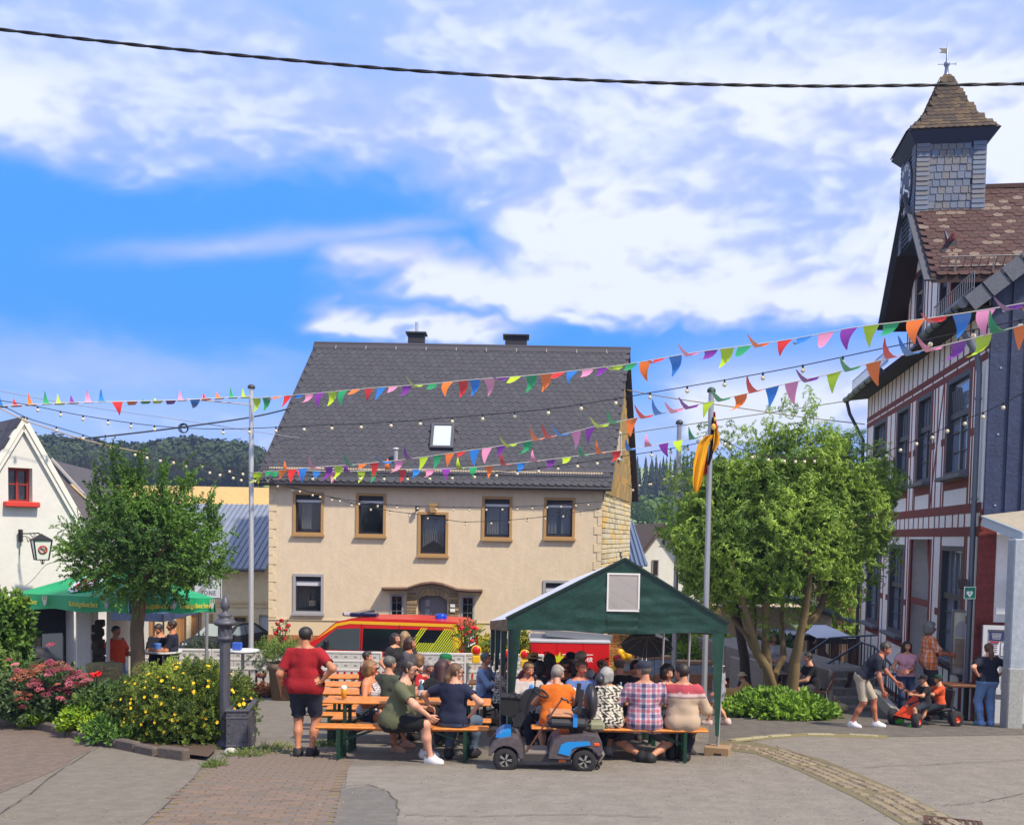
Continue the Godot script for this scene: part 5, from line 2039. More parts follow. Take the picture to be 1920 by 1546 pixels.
	po=pot("planter","wide dark red pot of yellow green shrub behind the man in red",G(497,1300),.36,.55,N("#74463c","#87564a",.6,.9,.4))
	leafy("plant",po,V(.1,.85,0),V(.48,.4,.4),420,fine,Color(.10,.17,.02),Color(.24,.34,.05),.6,-.4,.5,82,-.9)
	po=pot("planter","tall grey brown pot half hidden by the man in red",G(532,1312),.36,.85,N("#6a5a4c","#7d6c5c",.6,.9,.4))
	leafy("plant",po,V(0,1.0,0),V(.38,.25,.35),220,fine,Color(.10,.17,.03),Color(.22,.32,.07),.6,-.4,.7,83,-.6)
	bu=thing("rust_bedding","rust brown bedding plants at the foot of the left flagpole","plants",Vector3.ZERO)
	leafy("foliage",bu,G(500,1306),V(.62,.2,.35),260,broad,Color(.16,.06,.03),Color(.36,.15,.07),.5,-.7,.5,84,-.1,.5,.8)
	for r in [[528,1200,27.0,.32,.6,"rose bush with dark red blooms against the house wall behind the man in red",[[528,1163],[519,1170],[536,1180],[516,1186],[524,1178],[533,1197],[541,1172]]],[874,1195,25.5,.28,.55,"rose bush with red blooms behind the rear of the fire van",[[866,1178],[886,1176],[893,1178],[872,1190],[878,1186],[884,1200]]]]:
		bu=thing("rose_bush",r[5],"rose bush",Vector3.ZERO,.0,"rose bushes at the house")
		leafy("foliage",bu,P(r[0],r[1]+12,r[2]),V(r[3],r[4],.2),60,small,Color(.04,.10,.02),Color(.13,.25,.04),.5,-.4,.4,int(r[0]))
		b=MB.new()
		for k in 4:
			b.tube([GD(r[0]-6+k*4,r[2]),P(r[0]-8+k*5,r[1]-25,r[2])],.012,5)
		obj("stems",b,M("#5d4a30",.8),bu)
		for q in r[6]:
			b=MB.new()
			var p:=P(q[0],q[1],r[2]-.2)
			for k in 5:
				b.ball(p+V(rr(-.03,.03),rr(-.03,.03),rr(-.02,.02)),V(.045,.035,.045),6,4)
			obj("bloom",b,M("#b3121a" if r[0]<600 else "#d2202a",.7),bu)
	bu=thing("variegated_shrub","yellow green variegated shrub behind the barrier lamps","shrub",Vector3.ZERO)
	for e in [[905,1225],[945,1228],[980,1222]]:
		leafy("foliage",bu,P(e[0],e[1],28.5),V(.5,.42,.4),200,broad,Color(.08,.13,.015),Color(.48,.46,.05),.25,-.4,.3,int(e[0]))
	for e in [[1212,1205,32.0,.75,.6,1,"feathery green shrub behind the dark umbrella"],[1242,1212,32.5,.5,.8,1,"upright green shrub between the tent poles"],[1296,1205,33.0,.9,.8,1,"tall reedy shrub under the right tent eave"],[1335,1228,31.6,.6,.5,2,"yellow green shrub behind the right flagpole"],[1300,1245,31.5,.8,.35,2,"low yellow green hedge on the terrace wall"],[1380,1240,31.6,.6,.42,2,"light green shrub by the railing, left of the willow"],[1450,1235,31.5,.7,.6,3,"dark green shrub seen between the willow stems"],[1585,1130,40.0,.8,1.6,2,"bright green hedge tree between the willow and the hall"],[1350,1080,44.0,1.5,2.2,3,"dark fir like tree behind the tent's right eave"]]:
		bu=thing("terrace_shrub",e[6],"shrub",Vector3.ZERO,.0,"shrubs beyond the retaining wall")
		var cc: Array=[[Color(.06,.14,.02),Color(.18,.32,.06)],[Color(.14,.24,.02),Color(.34,.46,.04)],[Color(.02,.055,.015),Color(.07,.13,.03)]][int(e[5])-1]
		leafy("foliage",bu,P(e[0],e[1],e[2]),V(e[3],e[4],.5),300,fine if e[5]==1 else broad,cc[0],cc[1],.5,-.4,.6,int(e[0]),-1.0,1.0,1.9)
		b=MB.new()
		for k in 5:
			b.tube([GD(e[0]+(k-2)*3,e[2]),P(e[0]+(k-2)*5,e[1],e[2])],.02,5)
		obj("stems",b,bark,bu)
	gc=thing("weeds","green weeds and moss in the paving below the iron pump","weeds",Vector3.ZERO)
	gc.set_meta("kind","stuff")
	for e in [[490,1413,.5],[455,1418,.3],[520,1404,.3],[400,1438,.12],[610,1400,.2]]:
		leafy("leaves",gc,G(e[0],e[1]),V(e[2],.03,.22),90,fine,Color(.10,.17,.03),Color(.28,.34,.08),.5,-.9,.4,int(e[0]),.0,.25,.5)
func pole(called: String,label: String,px: float,D: float,top_px: float,top_py: float,r: float,m: Material) -> Node3D:
	var b0:=GD(px,D)
	var t0:=P(top_px,top_py,D)
	var o:=thing(called,label,"flagpole",b0,.0,"")
	var b:=MB.new()
	b.tube([Vector3.ZERO,(t0-b0)*.5,t0-b0],[r,r*.97,r*.92],14)
	obj("shaft",b,m,o)
	b=MB.new()
	b.lathe([Vector2(0,-.01),Vector2(r*1.5,.0),Vector2(r*1.5,.05),Vector2(r*.9,.09),Vector2(0,.1)],14,Transform3D(Basis(),t0-b0))
	obj("cap",b,M("#44464c",.5,.3),o)
	b=MB.new()
	b.lathe([Vector2(r*2.2,0),Vector2(r*2.2,.03),Vector2(r*1.15,.05),Vector2(r*1.1,.4)],14)
	obj("base",b,M("#8f9196",.5,.4),o)
	return o
func beer_bench(D: float,x0: float,table: bool,label: String,group: String,len_:=2.2,called := "") -> Node3D:
	var o:=thing(called if called else ("beer_table" if table else "beer_bench"),label,"table" if table else "bench",V(x0+len_/2,gy(-D),-D),rr(-.01,.01),group)
	var h:=.75 if table else .45
	var w:=.5 if table else .25
	var wood:=N("#c4702c","#dd8a3e",.7,.45,.15,.01,true)
	var b:=MB.new()
	b.bev(V(0,h-.015,0),V(len_,.032,w),.012)
	obj("top",b,wood,o)
	b=MB.new()
	b.box(V(0,h-.045,0),V(len_-.3,.026,w*.3))
	obj("batten",b,M("#b5652a",.6),o)
	var green:=M("#163b2c",.45,.2)
	for s in [-1,1]:
		b=MB.new()
		var x: float=s*(len_/2-.3)
		for z in [-w*.42,w*.42]:
			b.box(V(x,(h-.03)/2,z),V(.045,h-.03,.032))
			b.box(V(x,.008,z),V(.07,.016,.05))
		b.box(V(x,h-.06,0),V(.04,.03,w*.8))
		b.box(V(x,.14,0),V(.03,.03,w*.8))
		b.bar(V(x,h*.52,.0),V(x-s*.42,h-.06,.0),.03,.012,Vector3.BACK)
		obj("leg",b,green,o)
	return o
func glass_cup(at: Vector3,beer: bool,label: String,group := "glasses on the tables") -> void:
	var o:=thing("beer_glass" if beer else "drink_bottle",label,"glass" if beer else "bottle",at,.0,group)
	var b:=MB.new()
	if beer:
		b.lathe([Vector2(0,0),Vector2(.03,0),Vector2(.037,.13)],12)
		b.lathe([Vector2(.037,.13),Vector2(0,.13)],12)
		obj("beer",b,M("#c98a1c",.15),o)
		b=MB.new()
		b.lathe([Vector2(.037,.131),Vector2(.039,.16),Vector2(.02,.172),Vector2(0,.172)],12)
		obj("foam",b,M("#efe9dc",.9),o)
	else:
		b.lathe([Vector2(0,0),Vector2(.034,0),Vector2(.034,.15),Vector2(.014,.2),Vector2(.013,.25),Vector2(0,.25)],12)
		obj("bottle_body",b,M("#4d6a86",.1),o)
		b=MB.new()
		b.lathe([Vector2(.0345,.05),Vector2(.0348,.12)],12)
		obj("bottle_label",b,M("#e0e4ea",.7),o)
func barrier(px: float,D: float,label: String,turn:=.0) -> void:
	var o:=thing("barrier",label,"barrier",GD(px,D)+V(0,.02,0),turn,"white plastic barriers across the square")
	var wh:=N("#b9b8b6","#c6c4c1",.6,.6,.2,.012,true)
	var b:=MB.new()
	var W:=2.0
	b.bev(V(0,1.03,0),V(W,.07,.055),.015)
	b.bev(V(0,.82,0),V(W,.06,.05),.012)
	b.bev(V(0,.60,0),V(W,.07,.055),.012)
	b.bev(V(0,.13,0),V(W,.10,.055),.012)
	for s in [-1,1]:
		b.bev(V(s*(W/2-.03),.56,0),V(.06,.96,.06),.012)
	obj("frame",b,wh,o)
	for k in 11:
		b=MB.new()
		var x:=-W/2+.06+(W-.12)*(k+.5)/11.0
		b.bev(V(x,.365,0),V(.115,.44,.03),.006)
		obj("slat",b,wh,o)
	for k in 8:
		b=MB.new()
		var x:=-W/2+.06+(W-.12)*(k+.5)/8.0
		b.bev(V(x,.715,0),V(.226,.17,.03),.006)
		b.bev(V(x,.925,0),V(.23,.16,.03),.006)
		obj("board",b,wh,o)
	for k in 8:
		b=MB.new()
		var x:=-W/2+.06+(W-.12)*(k+.5)/8.0
		for y in [.715,.925]:
			b.box(V(x,y,.017),V(.075,.04,.006))
		obj("slot",b,M("#8b8a88",.8),o)
	for s in [-.7,.7]:
		b=MB.new()
		b.bev(V(s,.03,0),V(.2,.1,.6),.02)
		obj("foot",b,M("#4b4a48",.9),o)
func warning_lamp(px: float,py: float,D: float,label: String) -> void:
	var c:=P(px,py,D)
	var o:=thing("barrier_lamp",label,"warning lamp",c-V(0,.2,0),.0,"warning lamps on the barriers")
	var b:=MB.new()
	b.bev(V(0,-.02,0),V(.2,.18,.1),.02)
	b.bev(V(0,.1,-.02),V(.12,.1,.06),.015)
	obj("case",b,M("#dfae12",.5),o)
	b=MB.new()
	b.lathe([Vector2(.125,-.03),Vector2(.125,.03),Vector2(.1,.03)],20,Transform3D(Basis(Vector3.RIGHT,PI/2),V(0,.2,0)))
	obj("ring",b,M("#dfae12",.5),o)
	b=MB.new()
	b.ball(V(0,.2,0),V(.112,.112,.06),16,8)
	obj("lens",b,M("#c41412",.25),o)
func stacking_chair(at: Vector3,turn: float,label: String) -> void:
	var o:=thing("chair",label,"chair",at,turn,"brown shell chairs by the willow")
	var b:=MB.new()
	b.bev(V(0,.45,0),V(.4,.02,.4),.008)
	b.smooth()
	for i in 6:
		var a0:=-.2+.4*i/6.0
		var a1:=-.2+.4*(i+1)/6.0
		var z0:=-.2-.03+absf(a0)*.16
		var z1:=-.2-.03+absf(a1)*.16
		for q in [.0,.014]:
			b.quad(V(a0,.5,z0+q),V(a1,.5,z1+q),V(a1*.94,.86,z1-.08+q),V(a0*.94,.86,z0-.08+q))
	obj("shell",b,N("#4a2a20","#5d372a",.5,.4,.0,.012,true),o)
	b=MB.new()
	for s in [-1,1]:
		b.tube([V(s*.22,.0,.22),V(s*.19,.44,.16),V(s*.19,.44,-.14),V(s*.22,.0,-.24)],.012,6)
		b.tube([V(s*.19,.44,-.14),V(s*.18,.72,-.25)],.012,6)
	obj("frame",b,M("#b9bbc0",.25,.8),o)
func railing(called: String,label: String,pts: Array,h: float,every: float) -> void:
	var o:=thing(called,label,"railing",Vector3.ZERO)
	var b:=MB.new()
	b.tube(pts,.03,7)
	var low:=[]
	for p in pts: low.append(p-V(0,h*.86,0))
	b.tube(low,.018,6)
	obj("handrail",b,M("#4b525c",.4,.5),o)
	for i in pts.size()-1:
		var n:=maxi(2,int((pts[i+1]-pts[i]).length()/every))
		for k in n:
			b=MB.new()
			var p: Vector3=pts[i].lerp(pts[i+1],k/float(n))
			b.tube([p,p-V(0,h if k==0 else h*.88,0)],.022 if k==0 else .012,5)
			obj("post" if k==0 else "baluster",b,M("#3b424c",.4,.5),o)
func square() -> void:
	rng.seed=700
	pole("flagpole","bare white flagpole on the left with bunting tied to it",471,24.7,471,728,.06,M("#c5c7cb",.35,.4))
	pole("flagpole","shorter bare grey flagpole behind the right tent slope",1266,23.0,1274,795,.055,M("#9da0a6",.35,.5))
	pole("flagpole","tall grey flagpole that carries the drooping flag",1324,20.8,1334,735,.058,M("#a6a9ae",.35,.5))
	var fl:=thing("flag","black, red and gold flag hanging limp from the tall flagpole","flag",Vector3.ZERO)
	var paths:=[
		["gold_stripe","#dfa30e",[[1334,815,.05],[1328,820,.1],[1318,835,.12],[1311,870,.12],[1307,905,.09],[1305,922,.03]],.2],
		["red_stripe","#b3161c",[[1339,772,.03],[1340,790,.05],[1340,812,.09],[1336,830,.1],[1327,862,.05],[1320,890,.03]],-.02],
		["black_stripe","#1c1a1c",[[1337,782,.02],[1336,800,.03],[1336,832,.04],[1332,856,.04],[1328,872,.02]],.13],
		["gold_fold","#cc930f",[[1342,800,.03],[1344,818,.07],[1343,832,.07],[1338,846,.03]],.12]]
	for p in paths:
		var b:=MB.new()
		b.smooth()
		var pts: Array=p[2]
		for i in pts.size()-1:
			for s in 8:
				var v:=[]
				for c in [[i,s],[i,s+1],[i+1,s+1],[i+1,s]]:
					var q: Array=pts[c[0]]
					var f: float=c[1]/8.0
					v.append(P(q[0],q[1],20.8-p[3])+V((f-.5)*2.0*q[2],.0,.05*sin(f*TAU*1.7+c[0]*.6)))
				b.quad(v[3],v[2],v[1],v[0])
		obj(p[0],b,M(p[1],.7),fl)
	var eb:=MB.new()
	eb.ball(P(1338,800,20.62),V(.05,.07,.02),8,5)
	eb.ball(P(1340,786,20.66),V(.03,.05,.02),8,5)
	obj("emblem",eb,M("#c8a63a",.6),fl)
	var sg:=thing("zone_sign","grey and white road sign with diagonal stripes, half hidden by the tree","road sign",Vector3.ZERO)
	var sc:=P(389,1094,22.3)
	var b:=MB.new()
	b.bev(sc,V(.62,.66,.02),.008)
	obj("plate",b,M("#c4c8ce",.5),sg)
	b=MB.new()
	frame_of(b,Transform3D(Basis(),sc),Rect2(-.3,-.32,.6,.64),.02,.008,.014)
	obj("border",b,M("#5d6068",.6),sg)
	b=MB.new()
	for k in 5:
		b.bar(sc+V(-.24+k*.03,-.22,.013),sc+V(.14+k*.03,.28,.013),.010,.004,Vector3.BACK)
	obj("stripe",b,M("#55585f",.6),sg)
	text("30",.22,M("#8b8f96",.6),Transform3D(Basis(),sc+V(0,.08,.012)),sg)
	text("ZONE",.13,M("#6b6f76",.6),Transform3D(Basis(),sc+V(.02,-.2,.012)),sg)
	b=MB.new()
	b.tube([GD(386,22.4),P(388,1125,22.4),P(389,1070,22.4)],.035,10)
	obj("post",b,M("#9a9da3",.4,.5),sg)
	var pu:=thing("iron_pump","grey cast iron pump column with acorn finial beside the yellow flowered bush","water pump",G(421,1402))
	var pm:=N("#4a4b54","#5b5c66",.5,.5,.3,.012,true,FastNoiseLite.TYPE_SIMPLEX_SMOOTH,.3)
	b=MB.new()
	b.lathe([Vector2(.13,0),Vector2(.13,.06),Vector2(.1,.1),Vector2(.078,.12),Vector2(.073,1.48)],8,Transform3D(),false)
	obj("column",b,pm,pu)
	b=MB.new()
	b.lathe([Vector2(.073,1.48),Vector2(.105,1.5),Vector2(.105,1.53),Vector2(.09,1.55),Vector2(.092,1.68),Vector2(.14,1.7),Vector2(.155,1.725),Vector2(.145,1.75),Vector2(.1,1.775),Vector2(.075,1.8),Vector2(.1,1.83),Vector2(.09,1.85),Vector2(.04,1.87),Vector2(.035,1.9),Vector2(.062,1.94),Vector2(.065,1.98),Vector2(.04,2.06),Vector2(.018,2.08),Vector2(.02,2.1),Vector2(.0,2.12)],20)
	obj("capital",b,pm,pu)
	for k in 8:
		b=MB.new()
		var a:=TAU*(k+.5)/8.0
		b.bev(V(cos(a)*.088,1.61,sin(a)*.088),V(.014,.11,.04),.004,Basis(Vector3.UP,-a))
		obj("flute",b,pm,pu)
	var tr:=thing("water_trough","riveted iron water trough behind the pump column","trough",G(436,1406)+V(.0,-.06,-.45),.12)
	for w in [[0,.46,.28,.03],[0,-.46,.28,.03],[.13,0,.03,.9],[-.13,0,.03,.9]]:
		b=MB.new()
		b.bev(V(w[0],.3,w[1]),V(w[2],.6,w[3]),.006)
		b.bev(V(w[0],.6,w[1]),V(w[2]+.04,.035,w[3]+.03),.008)
		b.bev(V(w[0],.12,w[1]),V(w[2]+.012,.03,w[3]+.012),.006)
		b.bev(V(w[0],.5,w[1]),V(w[2]+.012,.03,w[3]+.012),.006)
		obj("side",b,pm,tr)
	for k in 5:
		for x in [.1,-.1]:
			b=MB.new()
			b.ball(V(x,.06+k*.12,.478),V(.014,.014,.01),6,4)
			obj("rivet",b,pm,tr)
	b=MB.new()
	b.box(V(0,.5,0),V(.24,.02,.88))
	obj("water",b,M("#2a4a78",.03),tr)
	b=MB.new()
	b.ball(G(436,1412)+V(0,.03,.1),V(.1,.07,.08),7,5)
	tag(obj("stone",b,N("#a9a49c","#c1bcb2",.3,.9,.8)),"pale stone lying at the foot of the water trough","stone")
	for e in [[318,24.6,"white slotted plastic barrier behind the standing table, leftmost in the row"],[474,24.6,"white slotted plastic barrier at the left flagpole"],[640,24.9,"white slotted plastic barrier between the man in red and the van"],[798,24.9,"white slotted plastic barrier in front of the van's rear doors"],[945,25.1,"white slotted plastic barrier behind the left tent poles"]]:
		barrier(e[0],e[1],e[2])
	for e in [[893,1219,24.8,"red round warning lamp on yellow base between the van and the tent"],[953,1226,24.7,"red round warning lamp seen between the left tent poles"],[984,1227,24.7,"red round warning lamp at the left end of the red trailer"],[1157,1234,24.6,"red round warning lamp at the right end of the red trailer"]]:
		warning_lamp(e[0],e[1],e[2],e[3])
	var lampb:=MB.new()
	lampb.tube([GD(1157,24.6),P(1157,1246,24.6)],.03,8)
	lampb.bev(GD(1157,24.6)+V(0,.06,0),V(.5,.12,.3),.02)
	tag(obj("lamp_post",lampb,M("#c8a21c",.5)),"yellow stand under the warning lamp right of the trailer","lamp post")
	b=MB.new()
	for k in 4:
		b.ball(P(1163+k*5,1224+(k % 2)*6,26.5),V(.1,.12,.08),8,6)
	tag(obj("balloons",b,M("#e0ad14",.4)),"bunch of yellow balloons beside the dark umbrella","balloons")
	var gl := "orange beer benches in the open square"
	var gt := "orange beer tables in the open square"
	var rows:=[[12.95,13.45,14.0,"front"],[14.65,15.15,15.7,"second"],[16.5,17.0,17.55,"third"],[19.0,19.5,20.05,"rearmost"]]
	for r in rows:
		var x0: float=-.186*r[1]+(.05 if r[1]<14 else -.06)
		beer_bench(r[0],x0+rr(-.05,.05),false,"orange bench on the near side of the %s table in the open" % r[3],gl)
		beer_bench(r[1],x0,true,"orange beer table, %s of the row in the open beside the tent" % r[3],gt)
		beer_bench(r[2],x0+rr(-.05,.05),false,"orange bench on the far side of the %s table in the open" % r[3],gl)
	gl = "orange beer benches under the tent"
	gt = "orange beer tables under the tent"
	var rows2:=[[13.25,13.8,14.4,.28,"front"],[15.2,15.75,16.3,.15,"middle"],[17.2,17.75,18.3,.05,"rear"]]
	for r in rows2:
		beer_bench(r[0],r[3],false,"orange bench on the near side of the %s table under the tent" % r[4],gl,2.3)
		beer_bench(r[1],r[3]-.1,true,"orange beer table, %s one under the green tent" % r[4],gt,2.4)
		beer_bench(r[2],r[3],false,"orange bench on the far side of the %s table under the tent" % r[4],gl,2.3)
	beer_bench(18.3,-.75,true,"orange beer table left of the tent, where the zebra shirt sits","",1.9)
	beer_bench(17.75,-.75,false,"orange bench just left of the tent's back legs","",1.9)
	beer_bench(18.9,-.9,false,"orange bench on the far side, left behind the tent","",1.9)
	glass_cup(V(-.163*13.4+.0,gy(-13.4)+.766,-13.35),true,"full beer glass with foam on the front table, behind the man in red")
	glass_cup(V(-1.18,gy(-13.45)+.766,-13.45),false,"blue bottle on the front open table by the olive shirt")
	glass_cup(V(-1.32,gy(-15.15)+.766,-15.1),true,"beer glass on the second open table")
	glass_cup(V(.85,gy(-13.8)+.766,-13.75),true,"beer glass on the front tent table by the orange back")
	glass_cup(V(1.5,gy(-13.8)+.766,-13.8),false,"blue bottle on the front tent table by the striped jumper")
	for e in [[307,21.6,"standing table with white top where two men in navy lean",true],[455,23.4,"standing table with blue box behind the pump column",false]]:
		var o:=thing("standing_table",e[2],"table",GD(e[0],e[1]),.0,"standing tables")
		b=MB.new()
		b.tube([V(0,1.08,0),V(0,1.11,0)],.37,28)
		obj("top",b,M("#d4d7db",.4),o)
		b=MB.new()
		b.tube([V(0,1.055,0),V(0,1.08,0)],.36,28)
		obj("rim",b,M("#1f2022",.5),o)
		b=MB.new()
		b.tube([Vector3.ZERO+V(0,.02,0),V(0,1.06,0)],.04,10)
		obj("stem",b,M("#b2b4b9",.3,.6),o)
		b=MB.new()
		for k in 4:
			var a:=TAU*k/4.0+.4
			b.bar(V(0,.06,0),V(cos(a)*.34,.02,sin(a)*.34),.04,.03)
		obj("foot",b,M("#b2b4b9",.3,.6),o)
	b=MB.new()
	b.bev(GD(294,21.5)+V(0,1.19,0),V(.15,.15,.12),.01)
	tag(obj("napkin_box",b,M("#4f7fd0",.6)),"light blue box on the table between the two men in navy","box")
	b=MB.new()
	b.bev(GD(448,23.3)+V(-.04,1.2,0),V(.2,.16,.14),.01)
	tag(obj("napkin_box",b,M("#2f57b8",.6)),"dark blue box on the far standing table behind the pump","box")
	b=MB.new()
	var st:=GD(195,18.6)
	b.smooth()
	b.lathe([Vector2(0,0),Vector2(.36,0),Vector2(.32,.3),Vector2(.33,.8),Vector2(.34,.94),Vector2(.0,.96)],14,Transform3D(Basis.from_scale(V(.95,1.0,.9)),st))
	tag(obj("tree_stump",b,N("#6f5f48","#c2b283",.45,.95,1.2,.02,false,FastNoiseLite.TYPE_CELLULAR)),"mottled pale tree stump behind the red geranium","stump")
	var cv:=thing("carved_post","dark carved wooden post beside the white pillar under the parasol","carving",GD(184,19.8))
	b=MB.new()
	for k in 14:
		b.bev(V(rr(-.03,.03),.5+k*.09,rr(-.03,.03)),V(rr(.15,.24),.14,rr(.15,.22)),.02,Basis(V(.3,1,.2).normalized(),rr(-.7,.7)))
	obj("carving",b,N("#2a2320","#57483a",.3,.9,1.2,.03),cv)
	b=MB.new()
	b.lathe([Vector2(.22,0),Vector2(.2,.5),Vector2(.0,.52)],12)
	obj("base",b,N("#2a2320","#57483a",.3,.9,1.2,.03),cv)
	var tb:=thing("wooden_table","dark brown table behind the willow stems with a red tray on it","table",GD(1490,24.6),.05)
	b=MB.new()
	b.bev(V(0,.74,0),V(1.25,.05,.7),.01)
	obj("top",b,N("#4a2f24","#5f3f30",.6,.5,.2),tb)
	for s in [[-.55,-.28],[.55,-.28],[-.55,.28],[.55,.28]]:
		b=MB.new()
		b.box(V(s[0],.36,s[1]),V(.06,.72,.06))
		obj("leg",b,M("#2c2320",.7),tb)
	b=MB.new()
	var rt:=GD(1500,24.5)+V(.0,.775,0)
	b.prism(PackedVector2Array([Vector2(-.15,0),Vector2(.15,0),Vector2(.19,.12),Vector2(-.19,.12)]),.26,Transform3D(Basis(),rt-V(0,0,.13)))
	tag(obj("red_tray",b,M("#c9301c",.5)),"red plastic tray on the brown table behind the willow","tray")
	stacking_chair(GD(1543,22.6),-2.0,"brown shell chair with chrome legs where the man in navy sits")
	stacking_chair(GD(1578,23.6),-2.2,"empty brown shell chair nearest the hall steps")
	b=MB.new()
	b.ball(GD(1580,22.2)+V(0,.09,0),V(.2,.12,.12),10,6)
	b.tube([GD(1580,22.2)+V(-.1,.16,0),GD(1580,22.2)+V(-.12,.36,-.05),GD(1580,22.2)+V(.02,.2,0)],.012,5)
	tag(obj("cloth_bag",b,N("#a08f66","#c2b184",.3,.9,.5)),"beige cloth bag slumped on the ground under the empty chair","bag")
	tb=thing("wooden_table","narrow brown table with black legs between the kart and the woman in jeans","table",GD(1806,20.4),.0)
	b=MB.new()
	b.bev(V(.05,.74,0),V(.85,.05,.5),.01)
	obj("top",b,N("#5b3a2a","#74492f",.6,.5,.2),tb)
	for s in [[-.28,-.2],[.22,-.2],[-.28,.2],[.22,.2]]:
		b=MB.new()
		b.box(V(s[0],.36,s[1]),V(.06,.72,.05))
		obj("leg",b,M("#1d1b1c",.5),tb)
	var ln:=thing("hall_landing","grey stone landing and steps along the foot of the timbered hall","steps",V(9.34,0,-20.5),.16)
	for k in 6:
		b=MB.new()
		b.bev(V(-.95+k*.0,-2.1+k*.16-.3,-2.2-k*.32),V(1.5,.6,.34),.015)
		obj("step",b,N("#6e6963","#878179",.7,.9,.6),ln)
	for k in 6:
		b=MB.new()
		b.bev(V(-.95,-1.75,-4.5-k*1.3),V(1.7,.9+.0*k,1.28),.015)
		obj("landing_block",b,N("#6e6963","#878179",.7,.9,.6),ln)
	for k in 5:
		b=MB.new()
		b.bev(V(-1.85,-1.62-k*.1,-3.0-k*1.2),V(.12,1.0,1.15),.02)
		obj("side_stone",b,N("#77726b","#928d84",.7,.9,.6),ln)
	railing("stair_railing","rising dark stair railing between the willow and the hall",[P(1462,1262,27.5),P(1556,1196,27.5),P(1645,1190,26.6)],1.0,.16)
	railing("stair_railing","second dark stair railing, in front of the hall's left corner",[P(1543,1250,25.2),P(1616,1204,25.2),P(1640,1212,24.6),P(1690,1266,23.6)],1.0,.15)
	railing("landing_railing","low dark railing with close bars behind the bending man",[P(1600,1268,24.2),P(1690,1262,23.2)],.75,.12)
	railing("step_handrail","bent tube handrail beside the glass notice cabinet",[P(1757,1236,21.8),P(1780,1252,21.5),P(1822,1287,21.2)],.85,.5)
	var sk:=thing("stone_stringer","sloping grey stone stringer at the side of the hall steps","steps",Vector3.ZERO)
	b=MB.new()
	b.bar(P(1640,1300,21.3),P(1692,1352,20.2),.14,.22)
	obj("coping",b,N("#8a8780","#a09c95",.7,.8,.4),sk)
	b=MB.new()
	var q0:=P(1640,1304,21.25)
	var q1:=P(1692,1356,20.15)
	b.oquad(V(q0.x,gy(q0.z)-.1,q0.z),V(q1.x,gy(q1.z)-.1,q1.z),q1,q0,V(-.5,0,1))
	b.oquad(V(q0.x,gy(q0.z)-.1,q0.z),q0,q0+V(.5,0,-1.2),V(q0.x+.5,gy(q0.z)-.1,q0.z-1.2),V(-1,0,0))
	obj("stringer_wall",b,N("#66635e","#7d7973",.7,.9,.5),sk)
	b=MB.new()
	b.tube([P(1637,1344,20.6),P(1664,1356,20.3)],.02,6)
	obj("ground_bar",b,M("#8f9298",.4,.5),sk)
	var nc:=thing("notice_cabinet","tall glazed notice cabinet with an old timber door picture on the hall front","notice case",P(1801,1205,21.3),-.35)
	b=MB.new()
	b.bev(V(.06,0,-.14),V(.46,1.36,.26),.015)
	obj("case",b,N("#77736e","#8d8983",.6,.5,.2),nc)
	b=MB.new()
	frame_of(b,Transform3D(),Rect2(-.17,-.68,.36,1.36),.035,-.01,.02)
	obj("frame",b,M("#6b6863",.5),nc)
	b=MB.new()
	b.box(V(.01,.1,-.005),V(.28,1.08,.008))
	obj("backing",b,M("#c9c3a8",.8),nc)
	b=MB.new()
	b.box(V(.01,-.22,.002),V(.24,.62,.008))
	obj("picture",b,N("#8f6a42","#b08a5c",.2,.8,.5,.02,true),nc)
	b=MB.new()
	b.prism(PackedVector2Array([Vector2(-.1,.12),Vector2(.12,.12),Vector2(.12,.34),Vector2(.07,.43),Vector2(.01,.46),Vector2(-.05,.43),Vector2(-.1,.34)]),.007,Transform3D(Basis(),V(0,0,.001)))
	obj("arch_picture",b,M("#8e9096",.6),nc)
	pane(Transform3D(),Rect2(-.135,-.645,.29,1.29),.012,nc,glass("#dfe8f0",.12))
	var ae:=thing("defibrillator_sign","green square sign with white heart on the hall's downpipe","sign",P(1819,1111,20.1),.1)
	b=MB.new()
	b.box(Vector3.ZERO,V(.24,.24,.01))
	obj("plate",b,M("#d8e6e0",.5),ae)
	b=MB.new()
	b.box(V(0,0,.006),V(.215,.215,.006))
	obj("field",b,M("#1b7a5c",.5),ae)
	var hp:=PackedVector2Array()
	for k in 24:
		var a:=TAU*k/24.0
		hp.append(Vector2(pow(sin(a),3)*.065-.01,(.8125*cos(a)-.3125*cos(2*a)-.125*cos(3*a)-.0625*cos(4*a))*.068-.015))
	b=MB.new()
	b.prism(hp,.005,Transform3D(Basis(),V(0,0,.009)))
	obj("heart",b,M("#eef4f0",.5),ae)
	b=MB.new()
	b.prism(PackedVector2Array([Vector2(.005,.02),Vector2(-.028,-.02),Vector2(-.006,-.018),Vector2(-.016,-.05),Vector2(.016,-.008),Vector2(-.006,-.008)]),.004,Transform3D(Basis(),V(0,0,.015)))
	b.box(V(.07,.075,.011),V(.045,.014,.004))
	b.box(V(.07,.075,.0115),V(.014,.045,.004))
	obj("bolt_and_cross",b,M("#1b7a5c",.5),ae)
	b=MB.new()
	b.bev(P(1806,1094,20.6),V(.17,.2,.1),.02)
	tag(obj("junction_box",b,M("#3a2c2a",.6)),"small brown box on the hall front above the green sign","box")
	var T:=Transform3D(Basis(V(.987,0,.16),Vector3.UP,V(-.16,0,.987)),P(1838,1240,20.25))
	var bc:=thing("notice_board","white framed notice board full of papers on the red timber wall","notice board",Vector3.ZERO)
	b=MB.new()
	b.bev(T*V(.62,.05,0),V(1.2,1.36,.08),.015,T.basis)
	obj("backing",b,M("#8a8d93",.8),bc)
	b=MB.new()
